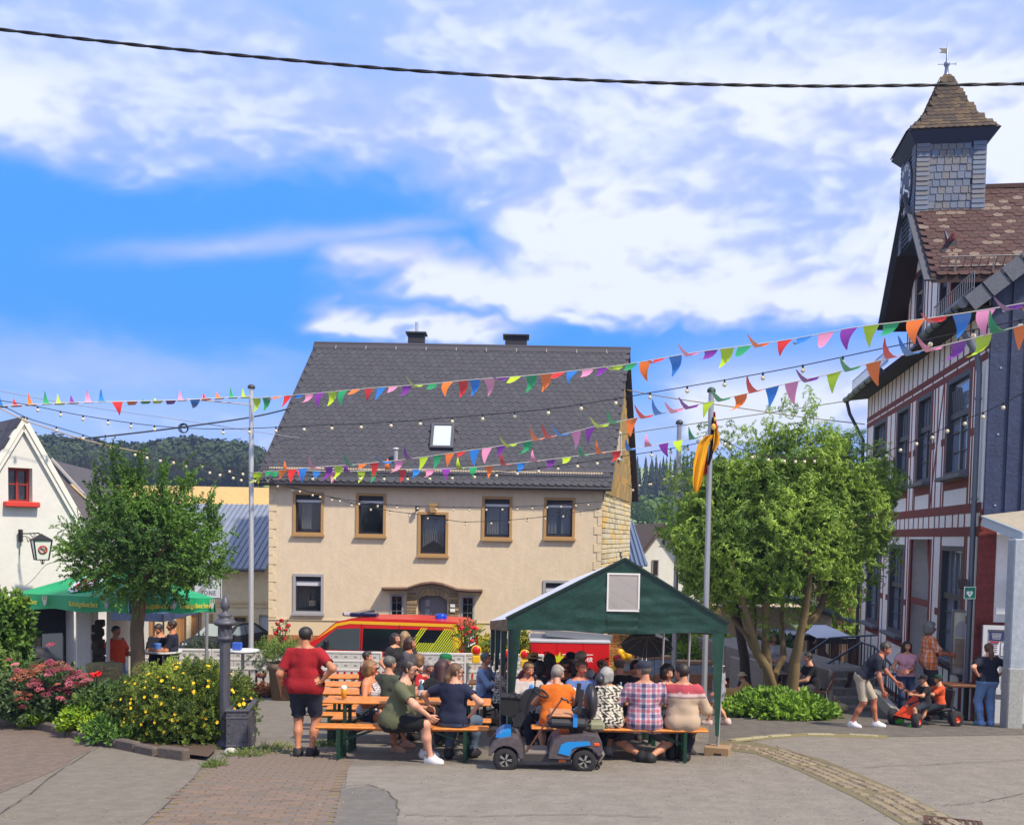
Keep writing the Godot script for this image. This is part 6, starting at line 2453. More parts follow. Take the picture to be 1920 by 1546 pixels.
	frame_of(b,T,Rect2(.02,-.63,1.2,1.36),.08,.03,.07)
	obj("frame",b,M("#c5c9cd",.5),bc)
	var sheets:=[[.14,.52,.28,.17,"#2c3566"],[.46,.5,.3,.2,"#b8b9c6"],[.8,.48,.2,.26,"#56587a"],[.14,.28,.2,.26,"#dcdde4"],[.37,.26,.22,.24,"#d4d6df"],[.62,.22,.3,.3,"#bccbb6"],[.14,-.06,.2,.3,"#e2e3e8"],[.4,-.08,.2,.3,"#d8dae2"],[.66,-.1,.14,.18,"#b02734"],[.86,-.05,.22,.3,"#2b2d3a"],[.14,-.4,.24,.28,"#cfd3dc"],[.44,-.42,.24,.3,"#e4e4e6"],[.74,-.4,.3,.3,"#3b4260"],[.94,.24,.16,.3,"#e3e4ea"]]
	for s in sheets:
		b=MB.new()
		b.box(T*V(s[0]+s[2]/2,s[1],.044+rr(0,.004)),V(s[2],s[3],.004),T.basis*Basis(Vector3.BACK,rr(-.02,.02)))
		var pp:=obj("paper",b,M(s[4],.8),bc)
		b=MB.new()
		for k in 5:
			b.box(T*V(s[0]+s[2]*.48,s[1]+s[3]*(.3-.15*k),.0515),V(s[2]*rr(.5,.8),s[3]*.05,.002),T.basis)
		obj("print",b,M("#3f4048" if Color(s[4]).get_luminance()>.35 else "#c9ccd6",.8),pp)
	b=MB.new()
	b.box(T*V(.24,.4,.055),V(.17,.035,.004),T.basis)
	obj("red_heading",b,M("#a11f38",.8),bc)
	var lowb:=MB.new()
	lowb.box(T*V(.75,-1.12,.04),V(.9,.75,.05),T.basis)
	tag(obj("blank_board",lowb,M("#c3c7cc",.7)),"plain white panel below the notice board behind the woman in jeans","panel")
	var hb:=MB.new()
	hb.box(T*V(.6,1.02,.05),V(.72,.12,.04),T.basis)
	tag(obj("name_board",hb,M("#d6d8da",.7)),"long white board on the red beam above the notice board","board")
	var gp:=thing("rail_post","short grey steel rail with two posts behind the woman in jeans","railing",Vector3.ZERO)
	b=MB.new()
	b.bev(P(1889,1318,19.6),V(.1,1.1,.1),.015)
	obj("post",b,M("#6f7378",.5,.3),gp)
	b=MB.new()
	b.tube([P(1889,1262,19.6),P(1930,1256,19.4)],.03,8)
	obj("rail",b,M("#7d8187",.4,.4),gp)
	var la:=thing("wall_lantern","black wall lantern on the brace of the red timber wall","lantern",P(1903,1118,20.1))
	b=MB.new()
	b.lathe([Vector2(.02,.3),Vector2(.06,.24),Vector2(.13,.13),Vector2(.13,.1),Vector2(.11,.1)],6,Transform3D(),false)
	b.lathe([Vector2(.03,-.2),Vector2(.07,-.16),Vector2(.075,-.14)],6,Transform3D(),false)
	for k in 6:
		var a:=TAU*k/6.0
		b.bar(V(cos(a)*.075,-.15,-sin(a)*.075),V(cos(a)*.115,.11,-sin(a)*.115),.014,.014)
	b.tube([V(0,.28,0),V(0,.38,-.05),V(0,.34,-.2),V(0,.1,-.24)],.018,6)
	obj("frame",b,M("#222226",.5,.3),la)
	b=MB.new()
	b.lathe([Vector2(.068,-.14),Vector2(.105,.1)],6,Transform3D(),false)
	obj("pane",b,glass("#cfd4da",.4),la)
	la=thing("pub_lantern","hanging lantern with white panes and red ring emblem on the white house","lantern",P(77,1030,20.35),.62)
	b=MB.new()
	b.lathe([Vector2(.0,.32),Vector2(.06,.29),Vector2(.25,.2),Vector2(.25,.175),Vector2(.0,.175)],4,Transform3D(Basis(Vector3.UP,PI/4),Vector3.ZERO),false)
	for k in 4:
		var a:=TAU*k/4.0+PI/4
		b.bar(V(cos(a)*.16,-.2,-sin(a)*.16),V(cos(a)*.235,.18,-sin(a)*.235),.02,.02)
		var c:=TAU*(k+1)/4.0+PI/4
		b.bar(V(cos(a)*.16,-.2,-sin(a)*.16),V(cos(c)*.16,-.2,-sin(c)*.16),.02,.02)
		var cu:=[]
		for q in 8:
			cu.append(V(.02+.045*q/7.0*cos(k*PI/2),-.24-.05*sin(q*.7),.045*q/7.0*sin(k*PI/2)))
		b.tube(cu,.007,4)
	obj("frame",b,M("#26262a",.5,.3),la)
	b=MB.new()
	b.lathe([Vector2(.15,-.195),Vector2(.225,.175)],4,Transform3D(Basis(Vector3.UP,PI/4),Vector3.ZERO),false)
	obj("pane",b,M("#dcdcd8",.4),la)
	var tilt:=Basis(Vector3.RIGHT,.14)
	b=MB.new()
	b.lathe([Vector2(.062,-.004),Vector2(.088,-.004),Vector2(.088,.004),Vector2(.062,.004)],24,Transform3D(tilt*Basis(Vector3.RIGHT,PI/2),V(0,.0,.142)))
	b.bar(V(-.05,.055,.151),V(.055,-.055,.139),.02,.004,Vector3.BACK)
	obj("ring_emblem",b,M("#a83a34",.6),la)
	text("1813",.05,M("#3d2f2c",.6),Transform3D(tilt,V(0,.012,.150)),la)
	b=MB.new()
	for q in [.05,-.03]:
		b.box(V(.145,q,.0),V(.004,.014,.16),Basis(Vector3.BACK,-.14)*Basis(Vector3.RIGHT,.5))
	obj("side_stripes",b,M("#b5453c",.6),la)
	var br:=thing("lantern_bracket","curled black iron bracket that carries the lantern on the white house","bracket",Vector3.ZERO)
	b=MB.new()
	var w0:=P(38,1004,20.9)
	b.bev(w0,V(.06,.26,.1),.01)
	b.tube([w0+V(0,.04,0),P(55,1000,20.6),P(72,999,20.4),P(76,1003,20.35),P(77,1006,20.35)],.014,6)
	b.tube([w0-V(0,.02,0),P(48,1005,20.7),P(56,1010,20.6),P(52,1016,20.6),P(49,1008,20.65)],.008,5)
	b.tube([P(56,1001,20.55),P(60,1006,20.5),P(66,1003,20.45),P(62,1000,20.5)],.008,5)
	b.tube([w0-V(0,.1,0),P(36,1040,20.95)],.006,4)
	obj("bracket_iron",b,M("#232327",.5,.3),br)
func arch_poly(pts: Array,sc: float,ox: float,oy: float) -> PackedVector2Array:
	var pl:=PackedVector2Array()
	for p in pts: pl.append(Vector2((p[0]-ox)*sc,(oy-p[1])*sc))
	return pl
func wheel(parent: Node,c: Vector3,r: float,w: float,rim: Material,spokes: int,hub:=.55,b0:=Basis()) -> void:
	var x:=Transform3D(b0*Basis(Vector3.RIGHT,PI/2),c)
	var b:=MB.new()
	b.lathe([Vector2(r*hub,-w*.5),Vector2(r*.86,-w*.5),Vector2(r*.97,-w*.36),Vector2(r,0),Vector2(r*.97,w*.36),Vector2(r*.86,w*.5),Vector2(r*hub,w*.5)],28,x)
	var t:=obj("wheel",b,N("#242226","#302e32",.1,.9,.4,.03,true),parent)
	b=MB.new()
	b.lathe([Vector2(r*hub*1.02,w*.44),Vector2(r*hub*.9,w*.4),Vector2(r*hub*.84,w*.2),Vector2(r*hub*.2,w*.22),Vector2(r*hub*.2,w*.44),Vector2(0,w*.46)],24,x)
	b.lathe([Vector2(0,-w*.4),Vector2(r*hub*1.02,-w*.4)],24,x)
	obj("rim",b,rim if spokes==0 else M("#26262a",.5),t)
	if spokes:
		b=MB.new()
		for k in spokes:
			var a:=TAU*k/spokes
			for s in [-.13,.13]:
				b.bar(x*V(cos(a)*r*hub*.15,w*.46,sin(a)*r*hub*.15),x*V(cos(a+s)*r*hub*.95,w*.43,sin(a+s)*r*hub*.95),r*.07,r*.05,x.basis.y)
		obj("spokes",b,rim,t)
func scooter() -> void:
	var sc:=.001175
	var o:=thing("mobility_scooter","grey and blue four wheeled mobility scooter with black seat parked in front of the tent","mobility scooter",GD(1025,12.55))
	var Q:=func(x: float,y: float,z: float) -> Vector3: return V((x-690)*sc,(1503-y)*sc,z)
	var silver:=M("#b9b7b4",.3,.7)
	for w in [[283,.27],[283,-.27],[1095,.27],[1095,-.27]]:
		wheel(o,Q.call(w[0],1370.0,w[1]),.152,.11,silver,5)
	var body:=N("#4c464a","#5a5358",.5,.45,.0,.012,true)
	var arc:=func(cx: float,cy: float,r: float,a0: float,a1: float) -> Array:
		var l:=[]
		for k in 9:
			var a:=deg_to_rad(lerpf(a0,a1,k/8.0))
			l.append([cx+cos(a)*r,cy-sin(a)*r])
		return l
	var b:=MB.new()
	var fp: Array=[[105,1325],[112,1260],[150,1200],[205,1155],[280,1138],[350,1130],[405,1150],[440,1215],[462,1300],[470,1345]]
	fp.append_array(arc.call(283.0,1365.0,150.0,5.0,165.0))
	b.prism(arch_poly(fp,sc,690,1503),.17,Transform3D(Basis(),V(0,0,.17)))
	b.prism(arch_poly(fp,sc,690,1503),.17,Transform3D(Basis(),V(0,0,-.34)))
	b.prism(arch_poly([[200,1165],[280,1140],[360,1130],[420,1170],[470,1330],[420,1345],[340,1220],[240,1210]],sc,690,1503),.36,Transform3D(Basis(),V(0,0,-.18)))
	obj("front_fender",b,body,o)
	b=MB.new()
	b.prism(arch_poly([[178,1150],[215,1112],[262,1088],[336,1090],[330,1138],[280,1146],[225,1150]],sc,690,1503),.5,Transform3D(Basis(),V(0,0,-.25)))
	obj("front_panel",b,M("#1d86cf",.3),o)
	b=MB.new()
	b.prism(arch_poly([[425,1345],[480,1318],[760,1318],[960,1345],[960,1392],[430,1388]],sc,690,1503),.5,Transform3D(Basis(),V(0,0,-.25)))
	obj("floor",b,M("#3a3638",.7),o)
	b=MB.new()
	b.box(Q.call(605.0,1313.0,.0),V(.28,.012,.46))
	obj("foot_mat",b,M("#77706a",.9),o)
	b=MB.new()
	var rp: Array=[[725,1340],[738,1250],[775,1180],[850,1122],[1080,1098],[1225,1108],[1268,1165],[1282,1250],[1255,1310]]
	rp.append_array(arc.call(1095.0,1368.0,152.0,25.0,172.0))
	rp.append([900,1345])
	b.prism(arch_poly(rp,sc,690,1503),.17,Transform3D(Basis(),V(0,0,.17)))
	b.prism(arch_poly(rp,sc,690,1503),.17,Transform3D(Basis(),V(0,0,-.34)))
	b.prism(arch_poly([[735,1340],[775,1180],[850,1122],[1080,1098],[1225,1108],[1268,1165],[1240,1230],[960,1330]],sc,690,1503),.36,Transform3D(Basis(),V(0,0,-.18)))
	obj("rear_body",b,body,o)
	b=MB.new()
	b.prism(arch_poly([[820,1282],[850,1196],[905,1168],[1060,1160],[1145,1160],[1152,1194],[1010,1215],[962,1238],[938,1310]],sc,690,1503),.02,Transform3D(Basis(),V(0,0,.335)))
	obj("side_panel",b,M("#1d86cf",.3),o)
	b=MB.new()
	b.bev(Q.call(1215.0,1190.0,.3),V(.09,.06,.1),.02)
	obj("indicator",b,M("#d9541c",.25),o)
	b=MB.new()
	b.box(Q.call(870.0,1378.0,.254),V(.085,.035,.012))
	obj("reflector",b,M("#d9661c",.3),o)
	b=MB.new()
	b.tube([Q.call(1240.0,1260.0,.3),Q.call(1290.0,1300.0,.28),Q.call(1250.0,1390.0,.2)],.02,8)
	b.tube([Q.call(1240.0,1260.0,-.3),Q.call(1290.0,1300.0,-.28),Q.call(1290.0,1300.0,.28)],.02,8)
	obj("rear_bumper",b,silver,o)
	for w in [[1265,1418,.12],[1240,1450,.16]]:
		wheel(o,Q.call(w[0],w[1],w[2]),.036,.03,M("#3a3a3e",.5),0)
	b=MB.new()
	b.tube([Q.call(990.0,1110.0,.0),Q.call(990.0,1040.0,.0)],.05,12)
	obj("seat_post",b,M("#2c2a2e",.5),o)
	var leather:=M("#2b2b32",.42)
	b=MB.new()
	b.bev(Q.call(925.0,1000.0,.0),V(.5,.13,.5),.05,Basis(Vector3.BACK,-.03))
	obj("seat",b,leather,o)
	b=MB.new()
	b.bev(Q.call(860.0,920.0,.0),V(.3,.035,.46),.015,Basis(Vector3.BACK,-.03))
	obj("cushion",b,M("#b5805c",.9),o)
	b=MB.new()
	b.bev(Q.call(995.0,960.0,.256),V(.055,.16,.012),.004)
	obj("blue_cloth",b,M("#1f7fd0",.8),o)
	b=MB.new()
	b.smooth()
	b.ball(Q.call(1170.0,790.0,.0),V(.085,.225,.23),18,12)
	var bk:=obj("backrest",b,leather,o)
	bk.basis=Basis.IDENTITY
	b=MB.new()
	b.bar(Q.call(1090.0,950.0,.0),Q.call(1120.0,880.0,.0),.2,.05,Vector3.BACK)
	b.ball(Q.call(1258.0,555.0,.0),V(.06,.078,.12),14,10)
	b.tube([Q.call(1240.0,640.0,.0),Q.call(1215.0,700.0,.0)],.02,8)
	obj("headrest",b,leather,o)
	for z in [.26,-.26]:
		b=MB.new()
		b.bar(Q.call(1030.0,880.0,z),Q.call(1058.0,635.0,z),.05,.065,Vector3.BACK)
		obj("armrest",b,M("#222226",.7),o)
	b=MB.new()
	b.prism(arch_poly([[352,1062],[372,960],[402,850],[432,745],[480,690],[560,655],[625,665],[640,700],[585,745],[545,800],[528,890],[470,985],[440,1060]],sc,690,1503),.14,Transform3D(Basis(),V(0,0,-.07)))
	obj("tiller",b,M("#242428",.45),o)
	b=MB.new()
	var loop:=[]
	for k in 17:
		var a:=TAU*k/16.0
		loop.append(Q.call(640.0+cos(a)*78.0,705.0+cos(a)*40.0+6.0*sin(a),.22*sin(a)))
	b.tube(loop,.014,7)
	obj("handlebar",b,M("#1e1e22",.5),o)
	b=MB.new()
	b.tube([Q.call(570.0,690.0,.2),Q.call(575.0,560.0,.26)],.008,5)
	b.ball(Q.call(575.0,520.0,.27),V(.02,.045,.03),8,6)
	obj("mirror",b,M("#232327",.3),o)
	b=MB.new()
	b.bev(Q.call(545.0,655.0,.0),V(.05,.07,.05),.01,Basis(Vector3.BACK,.5))
	obj("display",b,M("#4a8fd8",.2),o)
	b=MB.new()
	b.prism(arch_poly([[228,742],[425,752],[402,900],[345,948],[240,930],[215,870]],sc,690,1503),.32,Transform3D(Basis(),V(0,0,-.16)))
	b.tube([Q.call(225.0,745.0,-.17),Q.call(225.0,745.0,.17),Q.call(430.0,755.0,.17),Q.call(430.0,755.0,-.17),Q.call(225.0,745.0,-.17)],.01,5)
	b.tube([Q.call(300.0,745.0,.17),Q.call(340.0,700.0,.1),Q.call(420.0,760.0,.17)],.012,5)
	obj("basket",b,M("#18181b",.85),o)
	var st:=thing("walking_stick","brown walking stick with dark handle leaning on the mobility scooter","walking stick",o.position)
	b=MB.new()
	b.tube([Q.call(850.0,735.0,.29),Q.call(760.0,870.0,.29),Q.call(500.0,1300.0,.2)],.011,8)
	obj("shaft",b,M("#6e4530",.5),st)
	b=MB.new()
	b.tube([Q.call(842.0,718.0,.29),Q.call(870.0,735.0,.29),Q.call(905.0,742.0,.29),Q.call(922.0,775.0,.29)],.013,8)
	obj("handle",b,M("#2a1c1a",.4),st)
	var bg:=thing("patterned_bag","small green patterned bag hanging behind the scooter seat","bag",o.position)
	b=MB.new()
	b.bev(Q.call(1232.0,1045.0,.0),V(.2,.11,.22),.03)
	obj("bag_body",b,N("#3c5a3a","#c2c4a0",.12,.8,.0,.03,true),bg)
	b=MB.new()
	b.tube([Q.call(1150.0,1005.0,.0),Q.call(1235.0,1092.0,.1),Q.call(1315.0,1005.0,.0)],.008,5)
	obj("strap",b,M("#1c1c1e",.7),bg)
func kart() -> void:
	var o:=thing("pedal_kart","black and orange pedal kart with two children on it beside the hall","pedal kart",GD(1742,19.4),.42)
	var orange:=M("#d2421a",.45)
	var black:=M("#1d1d20",.6)
	for w in [[.42,.34],[.42,-.34],[-.52,.30],[-.52,-.30]]:
		wheel(o,V(w[0],.155,w[1]),.155,.12,orange,0,.42,Basis(Vector3.UP,.45) if w[0]<0 else Basis())
	var b:=MB.new()
	b.tube([V(.5,.2,.0),V(.1,.2,.0),V(-.6,.2,.0)],.03,8)
	b.tube([V(.42,.16,-.34),V(.42,.16,.34)],.018,8)
	b.tube([V(-.52,.16,-.30),V(-.52,.16,.30)],.018,8)
	obj("chassis",b,black,o)
	b=MB.new()
	b.prism(PackedVector2Array([Vector2(-.62,.2),Vector2(-.12,.58),Vector2(-.08,.55),Vector2(-.52,.17)]),.34,Transform3D(Basis(),V(0,0,-.17)))
	obj("front_shield",b,orange,o)
	b=MB.new()
	b.bev(V(.28,.3,0),V(.4,.06,.38),.02)
	obj("seat",b,black,o)
	b=MB.new()
	b.bev(V(.5,.48,0),V(.06,.42,.4),.025,Basis(Vector3.BACK,-.18))
	obj("backrest",b,black,o)
	b=MB.new()
	b.bev(V(.548,.63,0),V(.012,.05,.2),.004,Basis(Vector3.BACK,-.18))
	obj("grip_slot",b,orange,o)
	b=MB.new()
	b.tube([V(-.2,.5,0),V(-.02,.55,0)],.012,6)
	var lp:=[]
	for k in 13:
		var a:=TAU*k/12.0
		lp.append(V(.0+.05*cos(a),.55+.12*cos(a),.14*sin(a)))
	b.tube(lp,.014,6)
	obj("steering_wheel",b,black,o)
func bulge(poly: PackedVector2Array,half: float,waist: float,taper: float,b: MB,z0:=-1.0,only:=.0) -> void:
	var pl:=poly
	if Geometry2D.is_polygon_clockwise(pl): pl.reverse()
	var z:=func(y: float) -> float: return half-maxf(.0,y-waist)*taper
	for s in [1.0,-1.0]:
		if only != .0 and s != only: continue
		for part in [[-9.0,waist],[waist,9.0]]:
			var clip:=Geometry2D.intersect_polygons(pl,PackedVector2Array([Vector2(-9,part[0]),Vector2(9,part[0]),Vector2(9,part[1]),Vector2(-9,part[1])]))
			for c in clip:
				var t:=Geometry2D.triangulate_polygon(c)
				for i in range(0,t.size(),3):
					var v:=[]
					for k in 3:
						var p: Vector2=c[t[i+k]]
						v.append(V(p.x,p.y,s*z.call(p.y)))
					b.otri(v[0],v[1],v[2],V(0,.2,s))
	if z0<.0:
		for i in pl.size():
			var a:=pl[i]; var c:=pl[(i+1) % pl.size()]
			b.quad(V(a.x,a.y,-z.call(a.y)),V(c.x,c.y,-z.call(c.y)),V(c.x,c.y,z.call(c.y)),V(a.x,a.y,z.call(a.y)))
func vpoly(a: Array) -> PackedVector2Array:
	var p:=PackedVector2Array()
	for i in range(0,a.size(),2): p.append(Vector2(a[i],a[i+1]))
	return p
func on_side(o: Node,called: String,a: Array,half: float,waist: float,taper: float,lift: float,m: Material) -> void:
	for s in [1.0,-1.0]:
		var b:=MB.new()
		bulge(vpoly(a),half+lift,waist,taper,b,1.0,s)
		obj(called,b,m,o)
func vehicles() -> void:
	rng.seed=800
	scooter()
	kart()
	var van:=thing("fire_van","red and yellow fire service van parked in front of the beige house","van",GD(716,27.4),-.17)
	var red:=M("#c4140f",.3)
	var H:=.95
	var b:=MB.new()
	bulge(vpoly([-2.42,.34,-2.48,.6,-2.42,.95,-1.85,1.16,-.98,1.86,-.6,1.95,.8,1.98,2.2,1.95,2.36,1.85,2.46,1.05,2.47,.4]),H,1.08,.14,b)
	obj("body",b,red,van)
	var dark:=M("#15171c",.08)
	on_side(van,"cab_window",[-1.62,1.14,-.98,1.68,-.32,1.72,-.32,1.14],H,1.08,.14,.006,M("#454c50",.1))
	on_side(van,"side_window",[-.24,1.14,-.24,1.72,2.1,1.74,2.22,1.14],H,1.08,.14,.006,dark)
	on_side(van,"roof_stripe",[-1.55,1.36,-.99,1.82,-.6,1.9,2.26,1.9,2.27,1.82,-.6,1.82,-.95,1.75],H,1.08,.14,.008,M("#e0a90e",.35))
	on_side(van,"rear_stripe",[2.26,.4,2.36,.4,2.36,1.1,2.24,1.88,2.16,1.88,2.28,1.1],H,1.08,.14,.008,M("#e0a90e",.35))
	on_side(van,"lower_band",[-2.3,.62,-2.3,.8,2.3,.8,2.3,.62],H,1.08,.14,.008,M("#d8d8d4",.4))
	for k in 22:
		var x:=.95+k*.062
		var top:=1.78 if k>9 or k<3 else 1.4
		on_side(van,"warning_stripe",[x-.35,.7,x-.318,.7,x+.03+(top-.7)*.62-.3,top,x-.3+(top-.7)*.62,top],H,1.08,.14,.011,M("#c9d415",.4))
	for x in [-.29,.72]:
		on_side(van,"door_seam",[x,.45,x+.014,.45,x+.014,1.84,x,1.84],H,1.08,.14,.013,M("#4a0a08",.6))
	for x in [-.45,.6]:
		on_side(van,"door_handle",[x,1.0,x+.16,1.0,x+.16,1.04,x,1.04],H,1.08,.14,.03,M("#1a1a1c",.5))
	b=MB.new()
	b.quad(V(-1.83,1.17,-.82),V(-1.83,1.17,.82),V(-1.02,1.835,.74),V(-1.02,1.835,-.74))
	var sh:=obj("windscreen",b,dark,van)
	sh.position=V(-.01,.012,0)
	b=MB.new()
	b.quad(V(2.463,1.12,.74),V(2.463,1.12,-.74),V(2.383,1.74,-.68),V(2.383,1.74,.68))
	var rw:=obj("rear_window",b,dark,van)
	b=MB.new()
	b.box(V(2.445,1.38,-.05),V(.01,.22,.9),Basis(Vector3.BACK,.13))
	obj("name_plate",b,M("#d9dadf",.5),rw)
	text("FEUERWEHR",.17,M("#23252e",.5),Transform3D(Basis(Vector3.UP,PI/2)*Basis(Vector3.RIGHT,-.13),V(2.457,1.38,-.05)),rw)
	for k in 9:
		b=MB.new()
		var z:=.86-k*.2
		b.quad(V(2.474,.5,z),V(2.474,.5,z-.1),V(2.468,1.06,z-.1+(.22 if z<0 else -.22)),V(2.468,1.06,z+(.22 if z<0 else -.22)))
		obj("rear_hatch_stripe",b,M("#d2c512" if k % 2==0 else "#e0b010",.4),van)
	for s in [-1,1]:
		b=MB.new()
		b.bev(V(2.43,1.25,s*.84),V(.07,.42,.09),.02)
		obj("tail_light",b,M("#8f1010",.2),van)
		b=MB.new()
		b.bev(V(-2.42,.82,s*.68),V(.1,.16,.3),.03)
		obj("headlight",b,M("#cdd3da",.1),van)
		wheel(van,V(-1.5,.33,s*.86),.33,.22,M("#a9abb0",.3,.7),6)
		wheel(van,V(1.5,.33,s*.86),.33,.22,M("#a9abb0",.3,.7),6)
	b=MB.new()
	b.bev(V(-.55,2.04,0),V(.3,.11,1.3),.03)
	b.bev(V(-.5,2.03,.3),V(.95,.1,.26),.03)
	var lb:=obj("light_bar",b,M("#141d4a",.15),van)
	b=MB.new()
	b.bev(V(-.82,2.05,.44),V(.2,.08,.02),.005)
	obj("bar_sign",b,M("#d6d9de",.3),lb)
	b=MB.new()
	b.lathe([Vector2(.16,1.95),Vector2(.16,2.06),Vector2(.12,2.09),Vector2(0,2.1)],16,Transform3D(Basis(),V(1.62,0,.0)))
	obj("beacon",b,M("#1440b8",.15),van)
	b=MB.new()
	b.bev(V(-1.2,1.28,1.03),V(.12,.22,.16),.03)
	obj("mirror",b,M("#1b1b1e",.3),van)
	var D:=26.0
	var t0:=P(995,1204,D)
	var t1:=P(1143,1204,D)
	var g:=gy(-D)
	var tl:=thing("red_trailer","red box trailer with white flame lettering and a grey ladder on top","trailer",V((t0.x+t1.x)/2,g,-D-.9))
	var w:=t1.x-t0.x
	var h:=t0.y-g
	b=MB.new()
	b.bev(V(0,.42+(h-.42)/2,0),V(w,h-.42,1.8),.02)
	obj("box",b,M("#c40d10",.4),tl)
	for k in 3:
		b=MB.new()
		b.bev(V(-w/2+w*(k+.5)/3.0,.42+(h-.42)/2,.905),V(w/3-.012,h-.44,.02),.006)
		obj("panel",b,M("#cb1013",.4),tl)
	b=MB.new()
	b.bev(V(0,h+.03,0),V(w+.06,.07,1.86),.015)
	obj("roof_rail",b,M("#bfc1c6",.4,.3),tl)
	text("FEUERWEHR",.16,M("#e9e9ea",.5),Transform3D(Basis(),V(.12,h-.42,.918)),tl)
	b=MB.new()
	b.box(V(.2,h-.29,.92),V(.78,.02,.006))
	b.box(V(.05,h-.55,.92),V(.6,.02,.006))
	obj("lettering_line",b,M("#e9e9ea",.5),tl)
	b=MB.new()
	b.prism(vpoly([.0,.0,.16,.02,.22,.12,.17,.1,.18,.22,.11,.14,.09,.28,.02,.14,-.02,.2,-.04,.08]),.006,Transform3D(Basis(),V(-.34,h-.5,.918)))
	obj("flame_emblem",b,M("#c9d01a",.5),tl)
	b=MB.new()
	b.bar(V(-w/2+.4,h+.22,.5),V(w/2+.1,h+.1,.5),.16,.16)
	b.bar(V(-w/2+.0,h+.28,.5),V(w/2-.4,h+.16,.5),.05,.05)
	b.bar(V(-w/2,h+.12,.2),V(.2,h+.12,.2),.3,.1)
	obj("ladder",b,M("#8b9099",.35,.5),tl)
	for x in [-.5,.5]:
		for s in [-.8,.8]:
			wheel(tl,V(x,.3,s),.3,.18,M("#9a9ca2",.4,.5),0)
	var car:=thing("dark_car","dark grey hatchback car parked by the barn behind the pump","car",GD(424,34.4)+V(.0,.62,0),1.2)
	car.scale=Vector3.ONE*.76
	b=MB.new()
	bulge(vpoly([-2.0,.25,-2.08,.5,-2.0,.72,-1.1,.92,-.3,1.4,.2,1.46,1.1,1.42,1.85,1.0,1.98,.9,2.0,.3]),.88,.9,.26,b)
	obj("body",b,M("#33363f",.2,.3),car)
	on_side(car,"side_window",[-.85,.95,-.25,1.32,.2,1.38,1.0,1.34,1.5,.98],.88,.9,.26,.005,M("#7f8d98",.1))
	on_side(car,"pillar",[.26,.95,.26,1.38,.32,1.38,.34,.95],.88,.9,.26,.008,M("#23252b",.3))
	b=MB.new()
	b.quad(V(-1.09,.94,-.8),V(-1.09,.94,.8),V(-.33,1.395,.7),V(-.33,1.395,-.7))
	var ws:=obj("windscreen",b,M("#8a958f",.08),car)
	ws.position=V(-.01,.012,0)
	b=MB.new()
	b.bev(V(-2.05,.56,0),V(.05,.12,1.0),.01)
	b.bev(V(-2.06,.34,0),V(.05,.14,1.2),.01)
	obj("grille",b,M("#121316",.4),car)
	b=MB.new()
	b.lathe([Vector2(0,0),Vector2(.07,.0),Vector2(.07,.012),Vector2(0,.014)],16,Transform3D(Basis(Vector3.BACK,PI/2),V(-2.075,.6,0)))
	obj("badge",b,M("#c9cdd3",.2,.8),car)
	b=MB.new()
	b.box(V(-2.095,.44,0),V(.012,.11,.5))
	obj("number_plate",b,M("#d4d6d8",.5),car)
	for s in [-1,1]:
		b=MB.new()
		b.bev(V(-1.95,.62,s*.66),V(.2,.14,.3),.04)
		obj("headlight",b,M("#b9c0c8",.1),car)
		b=MB.new()
		b.bev(V(-.7,.98,s*.95),V(.12,.12,.16),.03)
		obj("mirror",b,M("#33363f",.25),car)
		for x in [-1.28,1.25]:
			wheel(car,V(x,.31,s*.8),.31,.2,M("#9b9da3",.3,.6),5)
	b=MB.new()
	b.bev(V(car.position.x,gy(-34.4)+.26,-34.6),V(6.0,.7,4.6),.02)
	struct("terrace",b,N("#77726a","#8b867d",1.9,.92,.4))
func cloth_face(b: MB,q: Array,nu: int,nv: int,amp: float,seed_: int) -> void:
	var nz:=FastNoiseLite.new()
	nz.seed=seed_
	nz.frequency=1.1
	b.smooth()
	var nn: Vector3=(q[1]-q[0]).cross(q[3]-q[0]).normalized()
	var at:=func(u: float,v: float) -> Vector3:
		var p: Vector3=(q[0] as Vector3).lerp(q[1],u).lerp((q[3] as Vector3).lerp(q[2],u),v)
		var e:=minf(1.0,5.0*minf(minf(u,1-u),minf(v,1-v)))
		return p+nn*amp*e*nz.get_noise_2d(u*3.0+p.x*.4,v*9.0)
	for i in nu:
		for k in nv:
			var u0:=i/float(nu)
			var u1:=(i+1)/float(nu)
			var v0:=k/float(nv)
			var v1:=(k+1)/float(nv)
			b.quad(at.call(u0,v0),at.call(u1,v0),at.call(u1,v1),at.call(u0,v1))
